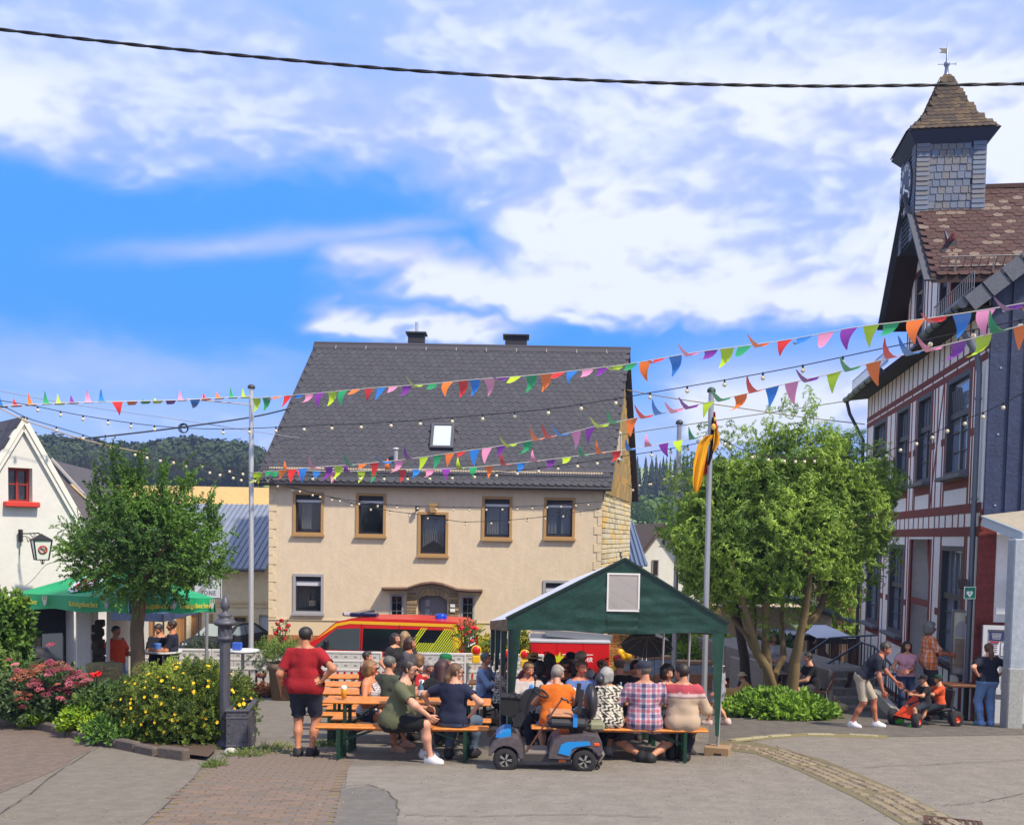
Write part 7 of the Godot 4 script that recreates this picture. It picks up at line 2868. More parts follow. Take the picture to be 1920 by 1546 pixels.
func tents() -> void:
	rng.seed=900
	var green:=N("#16382f","#1c443a",2.0,.42,.15)
	var D0:=14.1
	var D1:=19.9
	var o:=thing("party_tent","dark green party tent with white roof and gable window over the tables","tent",Vector3.ZERO)
	var fl:=P(951,1160,D0)
	var fr:=P(1364,1168,D0)
	var fp:=P(1172,1048,D0)
	var bl:=P(919,1160,D1)
	var br:=fr+(bl-fl)
	br.y=fr.y-.52
	bl.y=fl.y-.52
	var bp:=fp+(bl-fl)
	var b:=MB.new()
	cloth_face(b,[fl,fp,bp,bl],12,24,.03,1)
	cloth_face(b,[fp,fr,br,bp],12,24,.03,2)
	obj("roof_sheet",b,N("#c9ccd8","#d6d8e2",1.2,.5,.1),o)
	var wl:=P(1140,1075,D0)
	var wr:=P(1197,1145,D0)
	var ga:=V(0,0,.015)
	var vy:=V(0,-.22,0)
	var yl:=func(x: float) -> float: return (lerpf(fl.y,fp.y,(x-fl.x)/(fp.x-fl.x)) if x<fp.x else lerpf(fp.y,fr.y,(x-fp.x)/(fr.x-fp.x)))
	var low:=func(x: float) -> float: return lerpf(fl.y,fr.y,(x-fl.x)/(fr.x-fl.x))-.16+.02*sin(x*3.0)
	b=MB.new()
	b.smooth()
	var xs:=[]
	for k in 25: xs.append(lerpf(fl.x,wl.x,k/24.0))
	for k in 9: xs.append(lerpf(wl.x,wr.x,k/8.0))
	for k in 23: xs.append(lerpf(wr.x,fr.x,k/22.0))
	var nz:=FastNoiseLite.new()
	nz.frequency=.9
	var vert:=func(x: float,y: float) -> Vector3:
		var edge:=clampf((yl.call(x)-y)*4.0,.0,1.0)
		var near:=clampf(1.2-absf(x-(wl.x+wr.x)/2)*.8,.15,1.0)
		return V(x,y,fl.z+.015+(.035*nz.get_noise_2d(x*.9,y*11.0)*near+.012*nz.get_noise_2d(x*4.0+y*5.0,y*2.0))*edge)
	for i in xs.size()-1:
		var xa: float=xs[i]
		var xb: float=xs[i+1]
		if xb-xa<1e-4: continue
		for k in 16:
			var f0:=k/16.0
			var f1:=(k+1)/16.0
			var ya0:=lerpf(low.call(xa),yl.call(xa),f0)
			var ya1:=lerpf(low.call(xa),yl.call(xa),f1)
			var yb0:=lerpf(low.call(xb),yl.call(xb),f0)
			var yb1:=lerpf(low.call(xb),yl.call(xb),f1)
			if xa>=wl.x-1e-3 and xb<=wr.x+1e-3:
				ya0=clampf(ya0,-9,9)
				var lo:=low.call(xa) as float
				var hi:=yl.call(xa) as float
				var lo2:=low.call(xb) as float
				var hi2:=yl.call(xb) as float
				if k<8:
					ya0=lerpf(lo,wr.y,k/8.0); ya1=lerpf(lo,wr.y,(k+1)/8.0)
					yb0=lerpf(lo2,wr.y,k/8.0); yb1=lerpf(lo2,wr.y,(k+1)/8.0)
				else:
					ya0=lerpf(wl.y,hi,(k-8)/8.0); ya1=lerpf(wl.y,hi,(k-7)/8.0)
					yb0=lerpf(wl.y,hi2,(k-8)/8.0); yb1=lerpf(wl.y,hi2,(k-7)/8.0)
			b.quad(vert.call(xa,ya0),vert.call(xb,yb0),vert.call(xb,yb1),vert.call(xa,ya1))
	obj("gable_cloth",b,green,o)
	b=MB.new()
	b.bar(fl+V(-.02,.01,.02),fp+V(0,.01,.02),.03,.05,Vector3.BACK)
	b.bar(fp+V(0,.01,.02),fr+V(.02,.01,.02),.03,.05,Vector3.BACK)
	obj("gable_hem",b,M("#0f2a22",.6),o)
	var wn:=MB.new()
	var tw:=Transform3D(Basis(),V(0,0,fl.z+.022))
	frame_of(wn,tw,Rect2(wl.x,wr.y,wr.x-wl.x,wl.y-wr.y).grow(.01),.022,-.006,.008)
	var wo:=obj("window",wn,M("#e2e0dc",.6),o)
	b=MB.new()
	b.box(V((wl.x+wr.x)/2,(wl.y+wr.y)/2,fl.z+.02),V(wr.x-wl.x,wl.y-wr.y,.003))
	obj("pane",b,glass("#f0ece8",.25,.2),wo)
	b=MB.new()
	cloth_face(b,[bl-V(0,.16,0),fl-V(0,.17,0),fl,bl],14,3,.03,4)
	cloth_face(b,[fr-V(0,.17,0),br-V(0,.16,0),br,fr],14,3,.03,5)
	obj("valance",b,green,o)
	b=MB.new()
	b.quad(br-V(0,.16,0),bl-V(0,.16,0),bl,br)
	b.tri(br,bl,bp)
	obj("back_gable",b,green,o)
	var steel:=M("#b7babf",.3,.6)
	for s in 2:
		for k in 4:
			var top: Vector3=(fl if s==0 else fr).lerp(bl if s==0 else br,k/3.0)+V(.03 if s==0 else -.05,0,-.02)
			var foot:=V(top.x-(.0 if s==0 else .03),gy(top.z)+.1,top.z)
			b=MB.new()
			b.tube([foot,top],.02,10)
			obj("pole",b,steel,o)
			if k==0 or s==0:
				b=MB.new()
				var w:=.17 if k==0 else .1
				b.smooth()
				var f2:=top.lerp(foot,.9 if k==0 else .5)
				var sd:=1.0 if s==0 else -1.0
				var a0:=top+V(-.01*sd,0,.03)
				b.quad(f2+V(0,0,.03),f2+V(.05*sd,0,.035),a0+V(w*sd,-.14,.01),a0+V(0,-.14,.01))
				b.quad(f2+V(0,0,.03),a0+V(0,-.14,.01),a0+V(0,-.14,-.12),f2+V(0,0,-.05))
				obj("corner_drape",b,green,o)
			var bl2:=thing("pole_block",("paving block that weighs down the %s tent pole on the %s side" % [["front","second","third","rear"][k],"scooter" if s==0 else "willow"]),"block",V(foot.x,gy(foot.z)+.055,foot.z),-.35,"blocks under the tent poles")
			b=MB.new()
			b.bev(Vector3.ZERO,V(.34,.15,.26),.008)
			obj("block",b,N("#8a6f52","#a5886a",.3,.9,.4,.02,true),bl2)
			b=MB.new()
			b.box(V(.02,-.025,.1295),V(.1,.045,.006))
			obj("grip_hole",b,M("#2e241c",.9),bl2)
	for k in 4:
		b=MB.new()
		var f:=k/3.0
		b.tube([fl.lerp(bl,f)-V(0,.03,.03),fp.lerp(bp,f)-V(0,.05,.03),fr.lerp(br,f)-V(0,.03,.03)],.018,8)
		if k==0 or k==3:
			b.tube([fl.lerp(bl,f)-V(0,.06,.03),fr.lerp(br,f)-V(0,.06,.03)],.016,8)
		obj("rafter",b,steel,o)
	b=MB.new()
	b.tube([fp-V(0,.05,0),bp-V(0,.05,0)],.018,8)
	obj("ridge_pole",b,steel,o)
	var pc:=P(217,1053,19.6)
	var pr:=thing("green_parasol","large green beer garden parasol with crest and yellow lettering on its valance","parasol",Vector3.ZERO)
	var cl:=N("#0f8f5a","#159f66",2.0,.6,.15)
	var rim:=[]
	for q in [[28,1112,19.2],[240,1121,17.6],[402,1121,19.5],[300,1106,21.4],[130,1104,21.0]]:
		rim.append(P(q[0],q[1],q[2]))
	b=MB.new()
	for i in rim.size():
		var a: Vector3=rim[i]
		var c: Vector3=rim[(i+1) % rim.size()]
		b.smooth(i+1)
		for s in 8:
			for r in 8:
				var pt:=func(u: float,v: float) -> Vector3:
					return pc.lerp(a.lerp(c,u),v)-V(0,.09*sin(v*PI)*sin(u*PI)+.03*sin(v*PI),0)
				b.quad(pt.call(s/8.0,(r+1)/8.0),pt.call((s+1)/8.0,(r+1)/8.0),pt.call((s+1)/8.0,r/8.0),pt.call(s/8.0,r/8.0))
	obj("canopy",b,cl,pr)
	b=MB.new()
	for i in rim.size():
		var a: Vector3=rim[i]
		var c: Vector3=rim[(i+1) % rim.size()]
		b.smooth(i+1)
		for s in 16:
			var f0:=s/16.0
			var f1:=(s+1)/16.0
			var wv:=func(f: float) -> Vector3: return V(0,-.27-.02*sin(f*TAU*2.0),0)+(c-a).cross(Vector3.UP).normalized()*.03*sin(f*TAU*2.5+i)
			b.quad(a.lerp(c,f0)+wv.call(f0),a.lerp(c,f1)+wv.call(f1),a.lerp(c,f1),a.lerp(c,f0))
	obj("valance",b,cl,pr)
	var yellow:=M("#d9c23a",.6)
	for e in [[0,-.02,.05],[0,.52,.05],[1,.16,.05],[1,.62,.05]]:
		var a: Vector3=rim[e[0]]
		var c: Vector3=rim[e[0]+1]
		var x:=(c-a).normalized()
		x.y=0
		x=x.normalized()
		var zz:=x.cross(Vector3.UP)
		var at: Vector3=a.lerp(c,e[1]+.12)+V(0,-.145,0)+zz*.045
		var bs:=Basis((c-a).normalized(),Vector3.UP,zz).orthonormalized()
		text("Königsbacher",.115,yellow,Transform3D(bs,at),pr,true)
		b=MB.new()
		var ep: Vector3=a.lerp(c,minf(e[1]+.32,.97))+V(0,-.13,0)+zz*.05
		var et:=Transform3D(bs,ep)
		b.prism(vpoly([-.05,.04,-.05,-.02,0,-.08,.05,-.02,.05,.04]),.004,et)
		for k in 3:
			b.bar(et*V(-.06+.06*k,.03,.005),et*V(-.05+.05*k,.11,.005),.016,.004,zz)
		obj("small_crest",b,M("#a9a6a0",.6),pr)
	for e in [[0,.48,.60],[1,.55,.62]]:
		var a: Vector3=rim[e[0]]
		var c: Vector3=rim[e[0]+1]
		var x:=(c-a).normalized()
		var up:=(pc-a.lerp(c,e[1])).normalized()
		up=(up-x*up.dot(x)).normalized()
		var zz:=x.cross(up)
		var ct:=Transform3D(Basis(x,up,zz),pc.lerp(a.lerp(c,e[1]),e[2])+zz*.02-V(0,.08,0))
		ct.origin += zz*.03
		b=MB.new()
		b.prism(vpoly([-.3,.12,-.36,.02,-.27,-.1,-.2,-.26,.0,-.36,.2,-.26,.27,-.1,.36,.02,.3,.14,.36,.3,.24,.22,.1,.24,.0,.2,-.1,.24,-.24,.22,-.36,.28]),.006,ct)
		obj("crest_ground",b,M("#c9ccd0",.6),pr)
		b=MB.new()
		b.prism(vpoly([-.2,.16,.2,.16,.2,-.06,.13,-.2,0,-.29,-.13,-.2,-.2,-.06]),.006,ct.translated_local(V(0,0,.004)))
		obj("crest_shield",b,M("#a81c28",.6),pr)
		b=MB.new()
		b.box(ct*V(0,-.05,.012),V(.06,.42,.004),ct.basis)
		b.box(ct*V(0,.0,.0125),V(.39,.06,.004),ct.basis)
		obj("crest_cross",b,M("#e3dfd2",.6),pr)
		b=MB.new()
		b.prism(vpoly([-.08,.24,.05,.22,.12,.4,.06,.52,-.04,.42]),.006,ct.translated_local(V(.08,0,.005)))
		obj("crest_plume",b,M("#d99a1e",.6),pr)
	b=MB.new()
	b.tube([GD(200,19.6),P(203,1145,19.6),pc-V(0,.05,0)],.035,12)
	obj("mast",b,M("#c9cbc8",.5),pr)
	for i in rim.size():
		b=MB.new()
		b.bar(pc-V(0,.1,0),(rim[i] as Vector3)-V(0,.05,0),.03,.04)
		obj("rib",b,M("#8f8d84",.6),pr)
	b=MB.new()
	b.bev(GD(200,19.6)+V(0,.06,0),V(.6,.12,.6),.02)
	obj("base",b,M("#5b5955",.8),pr)
	var bt:=thing("blue_pavilion","navy blue folding pavilion whose edge shows below the green parasol","tent",Vector3.ZERO)
	var navy:=N("#31436b","#3c5079",1.5,.7,.2)
	var c0:=P(30,1139,27.5)
	var c1:=P(306,1150,26.5)
	c0.y=c1.y
	b=MB.new()
	var up0:=V((c0.x+c1.x)/2,c1.y+.75,-28.2)
	var c2:=c1+V(0,0,-3)
	var c3:=c0+V(0,0,-3)
	b.tri(c0,c1,up0); b.tri(c1,c2,up0); b.tri(c2,c3,up0); b.tri(c3,c0,up0)
	b.quad(c0-V(0,.22,0),c1-V(0,.22,0),c1,c0)
	b.quad(c1-V(0,.22,0),c2-V(0,.22,0),c2,c1)
	obj("canopy",b,navy,bt)
	for p in [c0,c1,c2]:
		b=MB.new()
		b.tube([V(p.x,gy(p.z),p.z),p],.025,8)
		obj("pole",b,M("#44484f",.4,.4),bt)
	var um:=thing("dark_umbrella","open dark grey umbrella held tilted behind the guests under the tent","umbrella",P(1213,1212,19.2))
	um.basis=Basis(Vector3.BACK,-.1)*Basis(Vector3.RIGHT,-.55)
	b=MB.new()
	for i in 8:
		var a:=TAU*i/8.0
		var c:=TAU*(i+1)/8.0
		b.smooth(i+1)
		for r in 5:
			for s in 3:
				var pt:=func(u: float,v: float) -> Vector3:
					var t:=lerpf(a,c,u)
					return V(cos(t),0,sin(t))*.5*sin(v*1.25)/sin(1.25)*(1.0-.06*sin(u*PI)*v)+V(0,.3*(cos(v*1.35)-.22),0)
				b.quad(pt.call(s/3.0,(r+1)/5.0),pt.call(s/3.0,r/5.0),pt.call((s+1)/3.0,r/5.0),pt.call((s+1)/3.0,(r+1)/5.0))
	obj("cloth",b,M("#3f3f46",.75),um)
	b=MB.new()
	b.tube([V(0,.28,0),V(0,-.62,0)],.008,6)
	for i in 8:
		var a:=TAU*i/8.0
		b.tube([V(0,.22,0),V(cos(a)*.28,.12,sin(a)*.28),V(cos(a)*.49,-.01,sin(a)*.49)],.004,4)
	obj("frame",b,M("#a9abb0",.3,.6),um)
func curve_at(pts: Array,n: int) -> Array:
	var c:=Curve3D.new()
	var w:=[]
	for p in pts: w.append(P(p[0],p[1],p[2]))
	for i in w.size():
		var t: Vector3=(w[mini(i+1,w.size()-1)]-w[maxi(i-1,0)])/6.0
		c.add_point(w[i],-t,t)
	var out:=[]
	var L:=c.get_baked_length()
	for i in n+1: out.append(c.sample_baked(L*i/n,true))
	return out
func pennant(w: float,h: float,bend: float,twist: float,lift: float) -> ArrayMesh:
	var b:=MB.new()
	b.smooth()
	var rows:=[]
	for i in 6:
		var f:=i/5.0
		var half:=w*.5*(1.0-f*.93)
		var ang:=lift*(.4+f*.9)
		var y:=-h*f*cos(ang*.8)
		var z:=h*f*sin(ang*.8)+bend*sin(f*PI)*h
		var tw:=twist*f
		rows.append([V(-half*cos(tw)+bend*f*f*h,y,z-half*sin(tw)),V(half*cos(tw)+bend*f*f*h,y,z+half*sin(tw))])
	for i in 5:
		b.quad(rows[i+1][0],rows[i+1][1],rows[i][1],rows[i][0])
	return b.done()
func bunting(label: String,pts: Array,step: float,w: float,seed_: int,blow: float) -> void:
	rng.seed=seed_
	var o:=thing("bunting",label,"bunting",Vector3.ZERO,.0,"pennant lines across the square")
	var line:=curve_at(pts,80)
	var b:=MB.new()
	b.tube(line,.007,4)
	obj("cord",b,M("#d9d4c8",.8),o)
	var total:=.0
	for i in line.size()-1: total += (line[i+1]-line[i]).length()
	var cols:=["#b5d416","#12965a","#e8731c","#d8201c","#1479cf","#e08cb0","#7a1f96"]
	var kinds:=[]
	for k in 9: kinds.append(pennant(w*1.1,w*rr(1.25,1.5),rr(-.18,.18),rr(-.7,.7),rr(.05,.4) if k<5 else rr(1.0,2.8) if k>6 else rr(.5,1.2)))
	var dist:=step*.5
	var run:=.0
	var n:=0
	for i in line.size()-1:
		var seg: Vector3=line[i+1]-line[i]
		while run+seg.length()>dist:
			var p: Vector3=line[i]+seg.normalized()*(dist-run)
			var x:=seg.normalized()
			var z:=x.cross(Vector3.UP).normalized()
			var k:=rng.randi() % 9
			if rng.randf()<blow: k=7+rng.randi() % 2
			var q:=put("pennant",kinds[k],cloth_mat(cols[n % 7]),o)
			q.transform=Transform3D(Basis(x,z.cross(x),z)*Basis(Vector3.RIGHT,rr(-.3,.3)),p)
			n += 1
			dist += step*rr(.85,1.15)
		run += seg.length()
func cloth_mat(hex: String) -> StandardMaterial3D:
	var key := "cloth"+hex
	if not mats.has(key):
		var m:=StandardMaterial3D.new()
		m.albedo_color=Color(hex)
		m.roughness=.8
		m.backlight_enabled=true
		m.backlight=Color(.35,.35,.35)
		mats[key]=m
	return mats[key]
func bulbs(label: String,pts: Array,at: Array,r: float) -> void:
	var o:=thing("light_string",label,"string lights",Vector3.ZERO,.0,"bulb strings across the square")
	var line:=curve_at(pts,60)
	var b:=MB.new()
	b.tube(line,.008,4)
	obj("cable",b,M("#24242a",.7),o)
	b=MB.new()
	b.ball(V(0,-r*2.3,0),V(r,r*1.1,r),10,7)
	var bm:=b.done()
	b=MB.new()
	b.tube([V(0,.01,0),V(0,-r*1.5,0)],r*.48,7)
	var sm:=b.done()
	var bulb:=M("#d9cdb0",.12)
	var inv:=camb.inverse()
	for x in at:
		for i in line.size()-1:
			var c0: Vector3=inv*(line[i]-V(0,EYE,0))
			var c1: Vector3=inv*(line[i+1]-V(0,EYE,0))
			var x0:=CX+F*c0.x/-c0.z
			var x1:=CX+F*c1.x/-c1.z
			if (x0-x)*(x1-x)<=.0 and x0 != x1:
				var p: Vector3=line[i].lerp(line[i+1],(x-x0)/(x1-x0))
				var q:=put("bulb",bm,bulb,o)
				q.position=p
				var s:=put("socket",sm,M("#1d1d22",.6),o)
				s.position=p
				break
func wire(called: String,label: String,pts: Array,r: float,m: Material,sides:=5) -> Node:
	var b:=MB.new()
	b.tube(curve_at(pts,40),r,sides)
	return tag(obj(called,b,m),label,"cable")
func strings() -> void:
	bunting("top line of coloured pennants from the left flagpole up to the right edge",[[471,747,24.6],[590,737,23.4],[700,727,22.3],[800,720,21.4],[880,712,20.7],[1000,703,19.6],[1100,692,18.8],[1180,682,18.1],[1300,661,17.1],[1400,648,16.3],[1500,633,15.6],[1600,614,14.9],[1700,602,14.2],[1800,588,13.6],[1960,562,12.6]],.36,.25,1001,.15)
	bunting("line of fluttering pennants that runs from the left flagpole off the left edge",[[471,743,24.6],[400,746,24.2],[350,749,23.9],[250,752,23.3],[150,754,22.7],[60,758,22.2],[-40,763,21.6]],.29,.22,1002,.85)
	bunting("middle line of pennants from low on the left flagpole across the roof",[[471,886,24.6],[560,878,24.0],[660,871,23.2],[760,861,22.4],[860,847,21.5],[950,834,20.7],[1050,815,19.8],[1130,796,19.0],[1230,776,18.1],[1300,760,17.6],[1380,742,16.9],[1470,720,16.2],[1560,700,15.5],[1640,678,14.9],[1700,664,14.4],[1780,645,13.8],[1860,625,13.2],[1960,598,12.5]],.34,.24,1003,.2)
	bunting("lowest line of small pennants from the left flagpole along the eave to the tall flagpole",[[471,887,24.6],[560,882,24.4],[640,884,24.2],[740,880,23.8],[850,878,23.4],[960,869,22.9],[1040,860,22.4],[1130,848,21.9],[1180,842,21.6],[1250,830,21.2],[1330,815,20.8]],.36,.2,1004,.1)
	bulbs("upper string of bulbs that crosses the house roof and rises to the right edge",[[-20,748,22.0],[60,760,22.0],[150,778,22.0],[290,798,22.0],[420,804,22.0],[570,798,22.0],[690,793,21.5],[790,787,21.0],[900,778,20.3],[1030,766,19.5],[1150,748,18.7],[1220,736,18.2],[1360,712,17.2],[1500,686,16.2],[1640,656,15.2],[1760,632,14.4],[1960,590,13.0]],[70,113,155,202,245,289,418,467,517,570,622,677,733,788,848,905,965,1028,1090,1155,1219,1289,1359,1431,1506,1581,1661,1745,1826,1914],.035)
	bulbs("string of bulbs along the eave of the beige house",[[471,896,24.5],[560,893,24.2],[630,891,24.0],[760,892,23.5],[890,888,23.0],[1010,877,22.4],[1120,862,21.8],[1250,842,21.2],[1330,826,20.9]],[502,545,586,627,675,720,764,806,848,890,931,970,1010,1047,1083,1120,1166,1222,1258,1290,1325],.034)
	bulbs("upper of two sagging bulb strings in front of the upper windows",[[505,903,24.4],[560,917,24.6],[640,935,25.0],[720,945,25.4],[800,949,25.8],[880,951,26.2],[960,950,26.6],[1040,946,27.0],[1128,940,27.5]],[520,548,586,600,637,673,708,744,783,818,850,880,912,942,970,998,1026,1052,1080,1103],.028)
	bulbs("lower of two sagging bulb strings in front of the upper windows",[[472,896,24.4],[520,906,24.6],[600,926,25.0],[660,943,25.3],[730,957,25.7],[790,965,26.0],[850,976,26.3],[884,978,26.5],[960,974,26.9],[1030,967,27.3],[1128,953,27.8]],[478,521,562,622,659,695,731,767,802,838,873,921,955,989,1022,1056,1089,1121],.028)
	bulbs("warm white bulbs strung across the front of the timbered hall",[[1618,868,22.5],[1660,848,21.8],[1700,832,21.2],[1745,814,20.4],[1800,790,19.6],[1860,766,18.6],[1960,716,17.2]],[1627,1650,1663,1689,1719,1749,1777,1810,1844,1882],.036)
	bulbs("bulb string from the white house gable past the round tree",[[-20,752,20.0],[20,768,20.2],[50,783,20.5],[105,800,20.9],[155,815,21.3],[206,832,21.7],[253,846,22.1],[300,857,22.5],[375,868,23.2],[432,878,23.8],[471,886,24.3]],[50,105,155,206,253,275,300,325,378,430,455],.034)
	bulbs("lower bulb string in front of the dark wood, left of the flagpole",[[275,852,22.3],[348,868,22.8],[393,880,23.4],[437,890,23.9],[471,900,24.4]],[348,393,412,437,452],.034)
	bulbs("bulb string that runs from the tall flagpole through the top of the willow",[[1334,816,20.8],[1360,826,20.9],[1411,850,21.0],[1480,858,21.2],[1550,858,21.4],[1618,862,22.0]],[1359,1369,1411,1441,1471,1492,1509,1528,1548,1571,1590],.034)
	bulbs("short bulb string behind the flagpole against the dark spruces",[[1175,906,30.0],[1187,914,30.0],[1199,905,30.0],[1219,903,30.0],[1247,893,30.0],[1262,888,30.0],[1300,880,30.0]],[1187,1199,1218,1221,1245,1249,1262],.034)
	var top:=curve_at([[-60,47,11.0],[0,55,11.0],[200,78,11.0],[400,99,11.0],[800,134,11.0],[1200,154,11.0],[1500,161,11.0],[1700,160,11.0],[1920,157,11.0],[2000,155,11.0]],240)
	var tw:=thing("supply_cable","thick black twisted supply cable across the top of the sky","cable",Vector3.ZERO)
	for s in 2:
		var pts:=[]
		for i in top.size():
			var a:=i*.55+s*PI
			pts.append(top[i]+V(0,sin(a),cos(a))*.007)
		var b:=MB.new()
		b.tube(pts,.0115,6)
		obj("strand",b,M("#15161a",.6),tw)
	wire("house_cable","black cable with a coil that rises to the roof of the beige house",[[120,826,30.0],[240,813,31.0],[345,800,32.0],[470,782,33.0],[545,765,34.0]],.026,M("#1c2430",.6))
	var co:=thing("cable_coil","small coil of spare cable hanging on the house cable","cable coil",P(345,803,31.9))
	for k in 4:
		var lp:=[]
		for i in 13:
			var a:=TAU*i/12.0
			lp.append(V(cos(a)*(.1+.02*k),sin(a)*(.12+.01*k),.03*k))
		var b:=MB.new()
		b.tube(lp,.012,5)
		obj("loop",b,M("#1f3450",.6),co)
	wire("thin_wire","thin grey wire that falls from the upper left edge to the house roof",[[-20,729,30.0],[150,760,31.0],[345,788,32.0],[500,812,33.5],[640,832,34.5],[702,838,34.9],[728,824,35.2]],.010,M("#8b93a3",.5),4)
	wire("guy_rope","tan rope from the house gable down to the corner of the hall",[[1176,731,34.0],[1260,746,34.0],[1370,762,34.0],[1500,781,34.0],[1622,795,33.8]],.016,M("#8f7c58",.9),4)
	wire("guy_rope","tan rope that crosses behind the flagpoles up to the hall's downpipe",[[1150,816,33.0],[1260,800,33.0],[1370,784,33.0],[1500,765,33.0],[1622,746,33.0]],.014,M("#77755e",.9),4)
	wire("rope","pale rope that runs from the white house gable to the round tree",[[-10,760,19.6],[42,786,19.6],[100,806,18.8],[180,830,18.0],[255,846,17.6],[278,850,17.5]],.011,M("#b09a80",.9),4)
	wire("rope","pale cord from the bunting to the left flagpole",[[350,748,24.2],[410,753,24.4],[471,759,24.6]],.012,M("#c2a888",.9),4)
	wire("hanging_wire","thin dark cord hanging from the lantern to the parasol",[[130,1048,20.0],[95,1055,20.2],[82,1062,20.3],[65,1082,20.2],[48,1098,20.1]],.006,M("#3a3a3e",.8),4)
func field(bones: Array,h: float,k: float,pad: float) -> Dictionary:
	var lo:=Vector3.ONE*99.0
	var hi:=Vector3.ONE*-99.0
	for b in bones:
		var r: float=maxf(b[2],b[3])+pad
		for e in 2:
			lo=lo.min((b[e] as Vector3)-Vector3.ONE*r)
			hi=hi.max((b[e] as Vector3)+Vector3.ONE*r)
	var nx:=int((hi.x-lo.x)/h)+2
	var ny:=int((hi.y-lo.y)/h)+2
	var nz:=int((hi.z-lo.z)/h)+2
	var f:=PackedFloat32Array()
	f.resize(nx*ny*nz)
	var best:=PackedFloat32Array()
	best.resize(nx*ny*nz)
	best.fill(9.0)
	var tg:=PackedByteArray()
	tg.resize(nx*ny*nz)
	var tt:=PackedFloat32Array()
	tt.resize(nx*ny*nz)
	for b in bones:
		var a: Vector3=b[0]
		var d: Vector3=b[1]-a
		var ra: float=b[2]
		var rb: float=b[3]
		var id: int=b[4]
		var inv:=1.0/maxf(d.length_squared(),1e-6)
		var r:=maxf(ra,rb)+pad
		var l:=((a.min(b[1])-Vector3.ONE*r-lo)/h).floor().max(Vector3.ZERO)
		var u:=((a.max(b[1])+Vector3.ONE*r-lo)/h).ceil().min(V(nx-1,ny-1,nz-1))
		for z in range(int(l.z),int(u.z)+1):
			for y in range(int(l.y),int(u.y)+1):
				var i:=(z*ny+y)*nx+int(l.x)
				var p:=V(lo.x+l.x*h,lo.y+y*h,lo.z+z*h)-a
				for x in range(int(l.x),int(u.x)+1):
					var t:=clampf(p.dot(d)*inv,.0,1.0)
					var s:=(p-d*t).length()-ra-(rb-ra)*t
					if s<pad:
						f[i] += exp(-k*s)
						if s<best[i]:
							best[i]=s
							tg[i]=id
							tt[i]=t
					p.x += h
					i += 1
	for i in f.size():
		f[i]=.2 if f[i]<1e-9 else -log(f[i])/k
	return {"lo": lo,"h": h,"nx": nx,"ny": ny,"nz": nz,"d": f,"tg": tg,"tt": tt}
func net(g: Dictionary,thr: float,sheets: int,keep: Callable) -> Array:
	var nx: int=g.nx
	var ny: int=g.ny
	var nz: int=g.nz
	var d: PackedFloat32Array=g.d
	var tg: PackedByteArray=g.tg
	var tt: PackedFloat32Array=g.tt
	var h: float=g.h
	var sx:=1
	var sy:=nx
	var sz:=nx*ny
	var at := {}
	var vs:=[]
	var ns:=[]
	var reg:=[]
	var out:=[]
	for s in sheets: out.append(PackedInt32Array())
	var offs:=[0,sx,sy,sx+sy,sz,sx+sz,sy+sz,sx+sy+sz]
	for z in range(1,nz-1):
		for y in range(1,ny-1):
			var i:=z*sz+y*sy+1
			for x in range(1,nx-1):
				var inn:=d[i]<thr
				for ax in 3:
					var st: int=[sx,sy,sz][ax]
					if inn==(d[i+st]<thr): continue
					var u: int=[sy,sz,sx][ax]
					var w: int=[sz,sx,sy][ax]
					var q:=[i-u-w,i-w,i,i-u]
					var id:=[]
					for c in q:
						if not at.has(c):
							var cx: int=c % nx
							var cy: int=(c/nx) % ny
							var cz: int=c/sz
							var v:=[]
							for o in offs: v.append(d[c+o])
							var gr:=V(v[1]+v[3]+v[5]+v[7]-v[0]-v[2]-v[4]-v[6],v[2]+v[3]+v[6]+v[7]-v[0]-v[1]-v[4]-v[5],v[4]+v[5]+v[6]+v[7]-v[0]-v[1]-v[2]-v[3])*.25
							var mean: float=(v[0]+v[1]+v[2]+v[3]+v[4]+v[5]+v[6]+v[7])*.125-thr
							var mv:=gr*(-mean/maxf(gr.length_squared(),1e-8))
							mv=mv.clamp(Vector3.ONE*-.5,Vector3.ONE*.5)
							var p: Vector3=g.lo+(V(cx,cy,cz)+Vector3.ONE*.5+mv)*h
							at[c]=vs.size()
							vs.append(p)
							ns.append(gr.normalized())
							reg.append(keep.call(p,tg[c],tt[c]))
						id.append(at[c])
					var s: int=reg[id[0]]
					if s<0: continue
					if inn:
						out[s].append_array([id[0],id[2],id[1],id[0],id[3],id[2]])
					else:
						out[s].append_array([id[0],id[1],id[2],id[0],id[2],id[3]])
				i += 1
	var res:=[]
	for s in sheets:
		var used := {}
		var pv:=PackedVector3Array()
		var pn:=PackedVector3Array()
		var pi:=PackedInt32Array()
		for k in out[s]:
			if not used.has(k):
				used[k]=pv.size()
				pv.append(vs[k])
				pn.append(ns[k])
			pi.append(used[k])
		res.append([pv,pn,pi])
	return res
func arr_mesh(parts: Array) -> ArrayMesh:
	var pv:=PackedVector3Array()
	var pn:=PackedVector3Array()
	var pc:=PackedColorArray()
	var pi:=PackedInt32Array()
	for q in parts:
		var o:=pv.size()
		pv.append_array(q[0])
		pn.append_array(q[1])
		for k in q[2]: pi.append(k+o)
		if q[3] is Color:
			var c:=PackedColorArray()
			c.resize(q[0].size())
			c.fill(q[3])
			pc.append_array(c)
		else:
			pc.append_array(q[3])
	var m:=ArrayMesh.new()
	if pi.size()==0: return m
	var a:=[]
	a.resize(Mesh.ARRAY_MAX)
	a[Mesh.ARRAY_VERTEX]=pv
	a[Mesh.ARRAY_NORMAL]=pn
	a[Mesh.ARRAY_COLOR]=pc
	a[Mesh.ARRAY_INDEX]=pi
	m.add_surface_from_arrays(Mesh.PRIMITIVE_TRIANGLES,a)
	return m
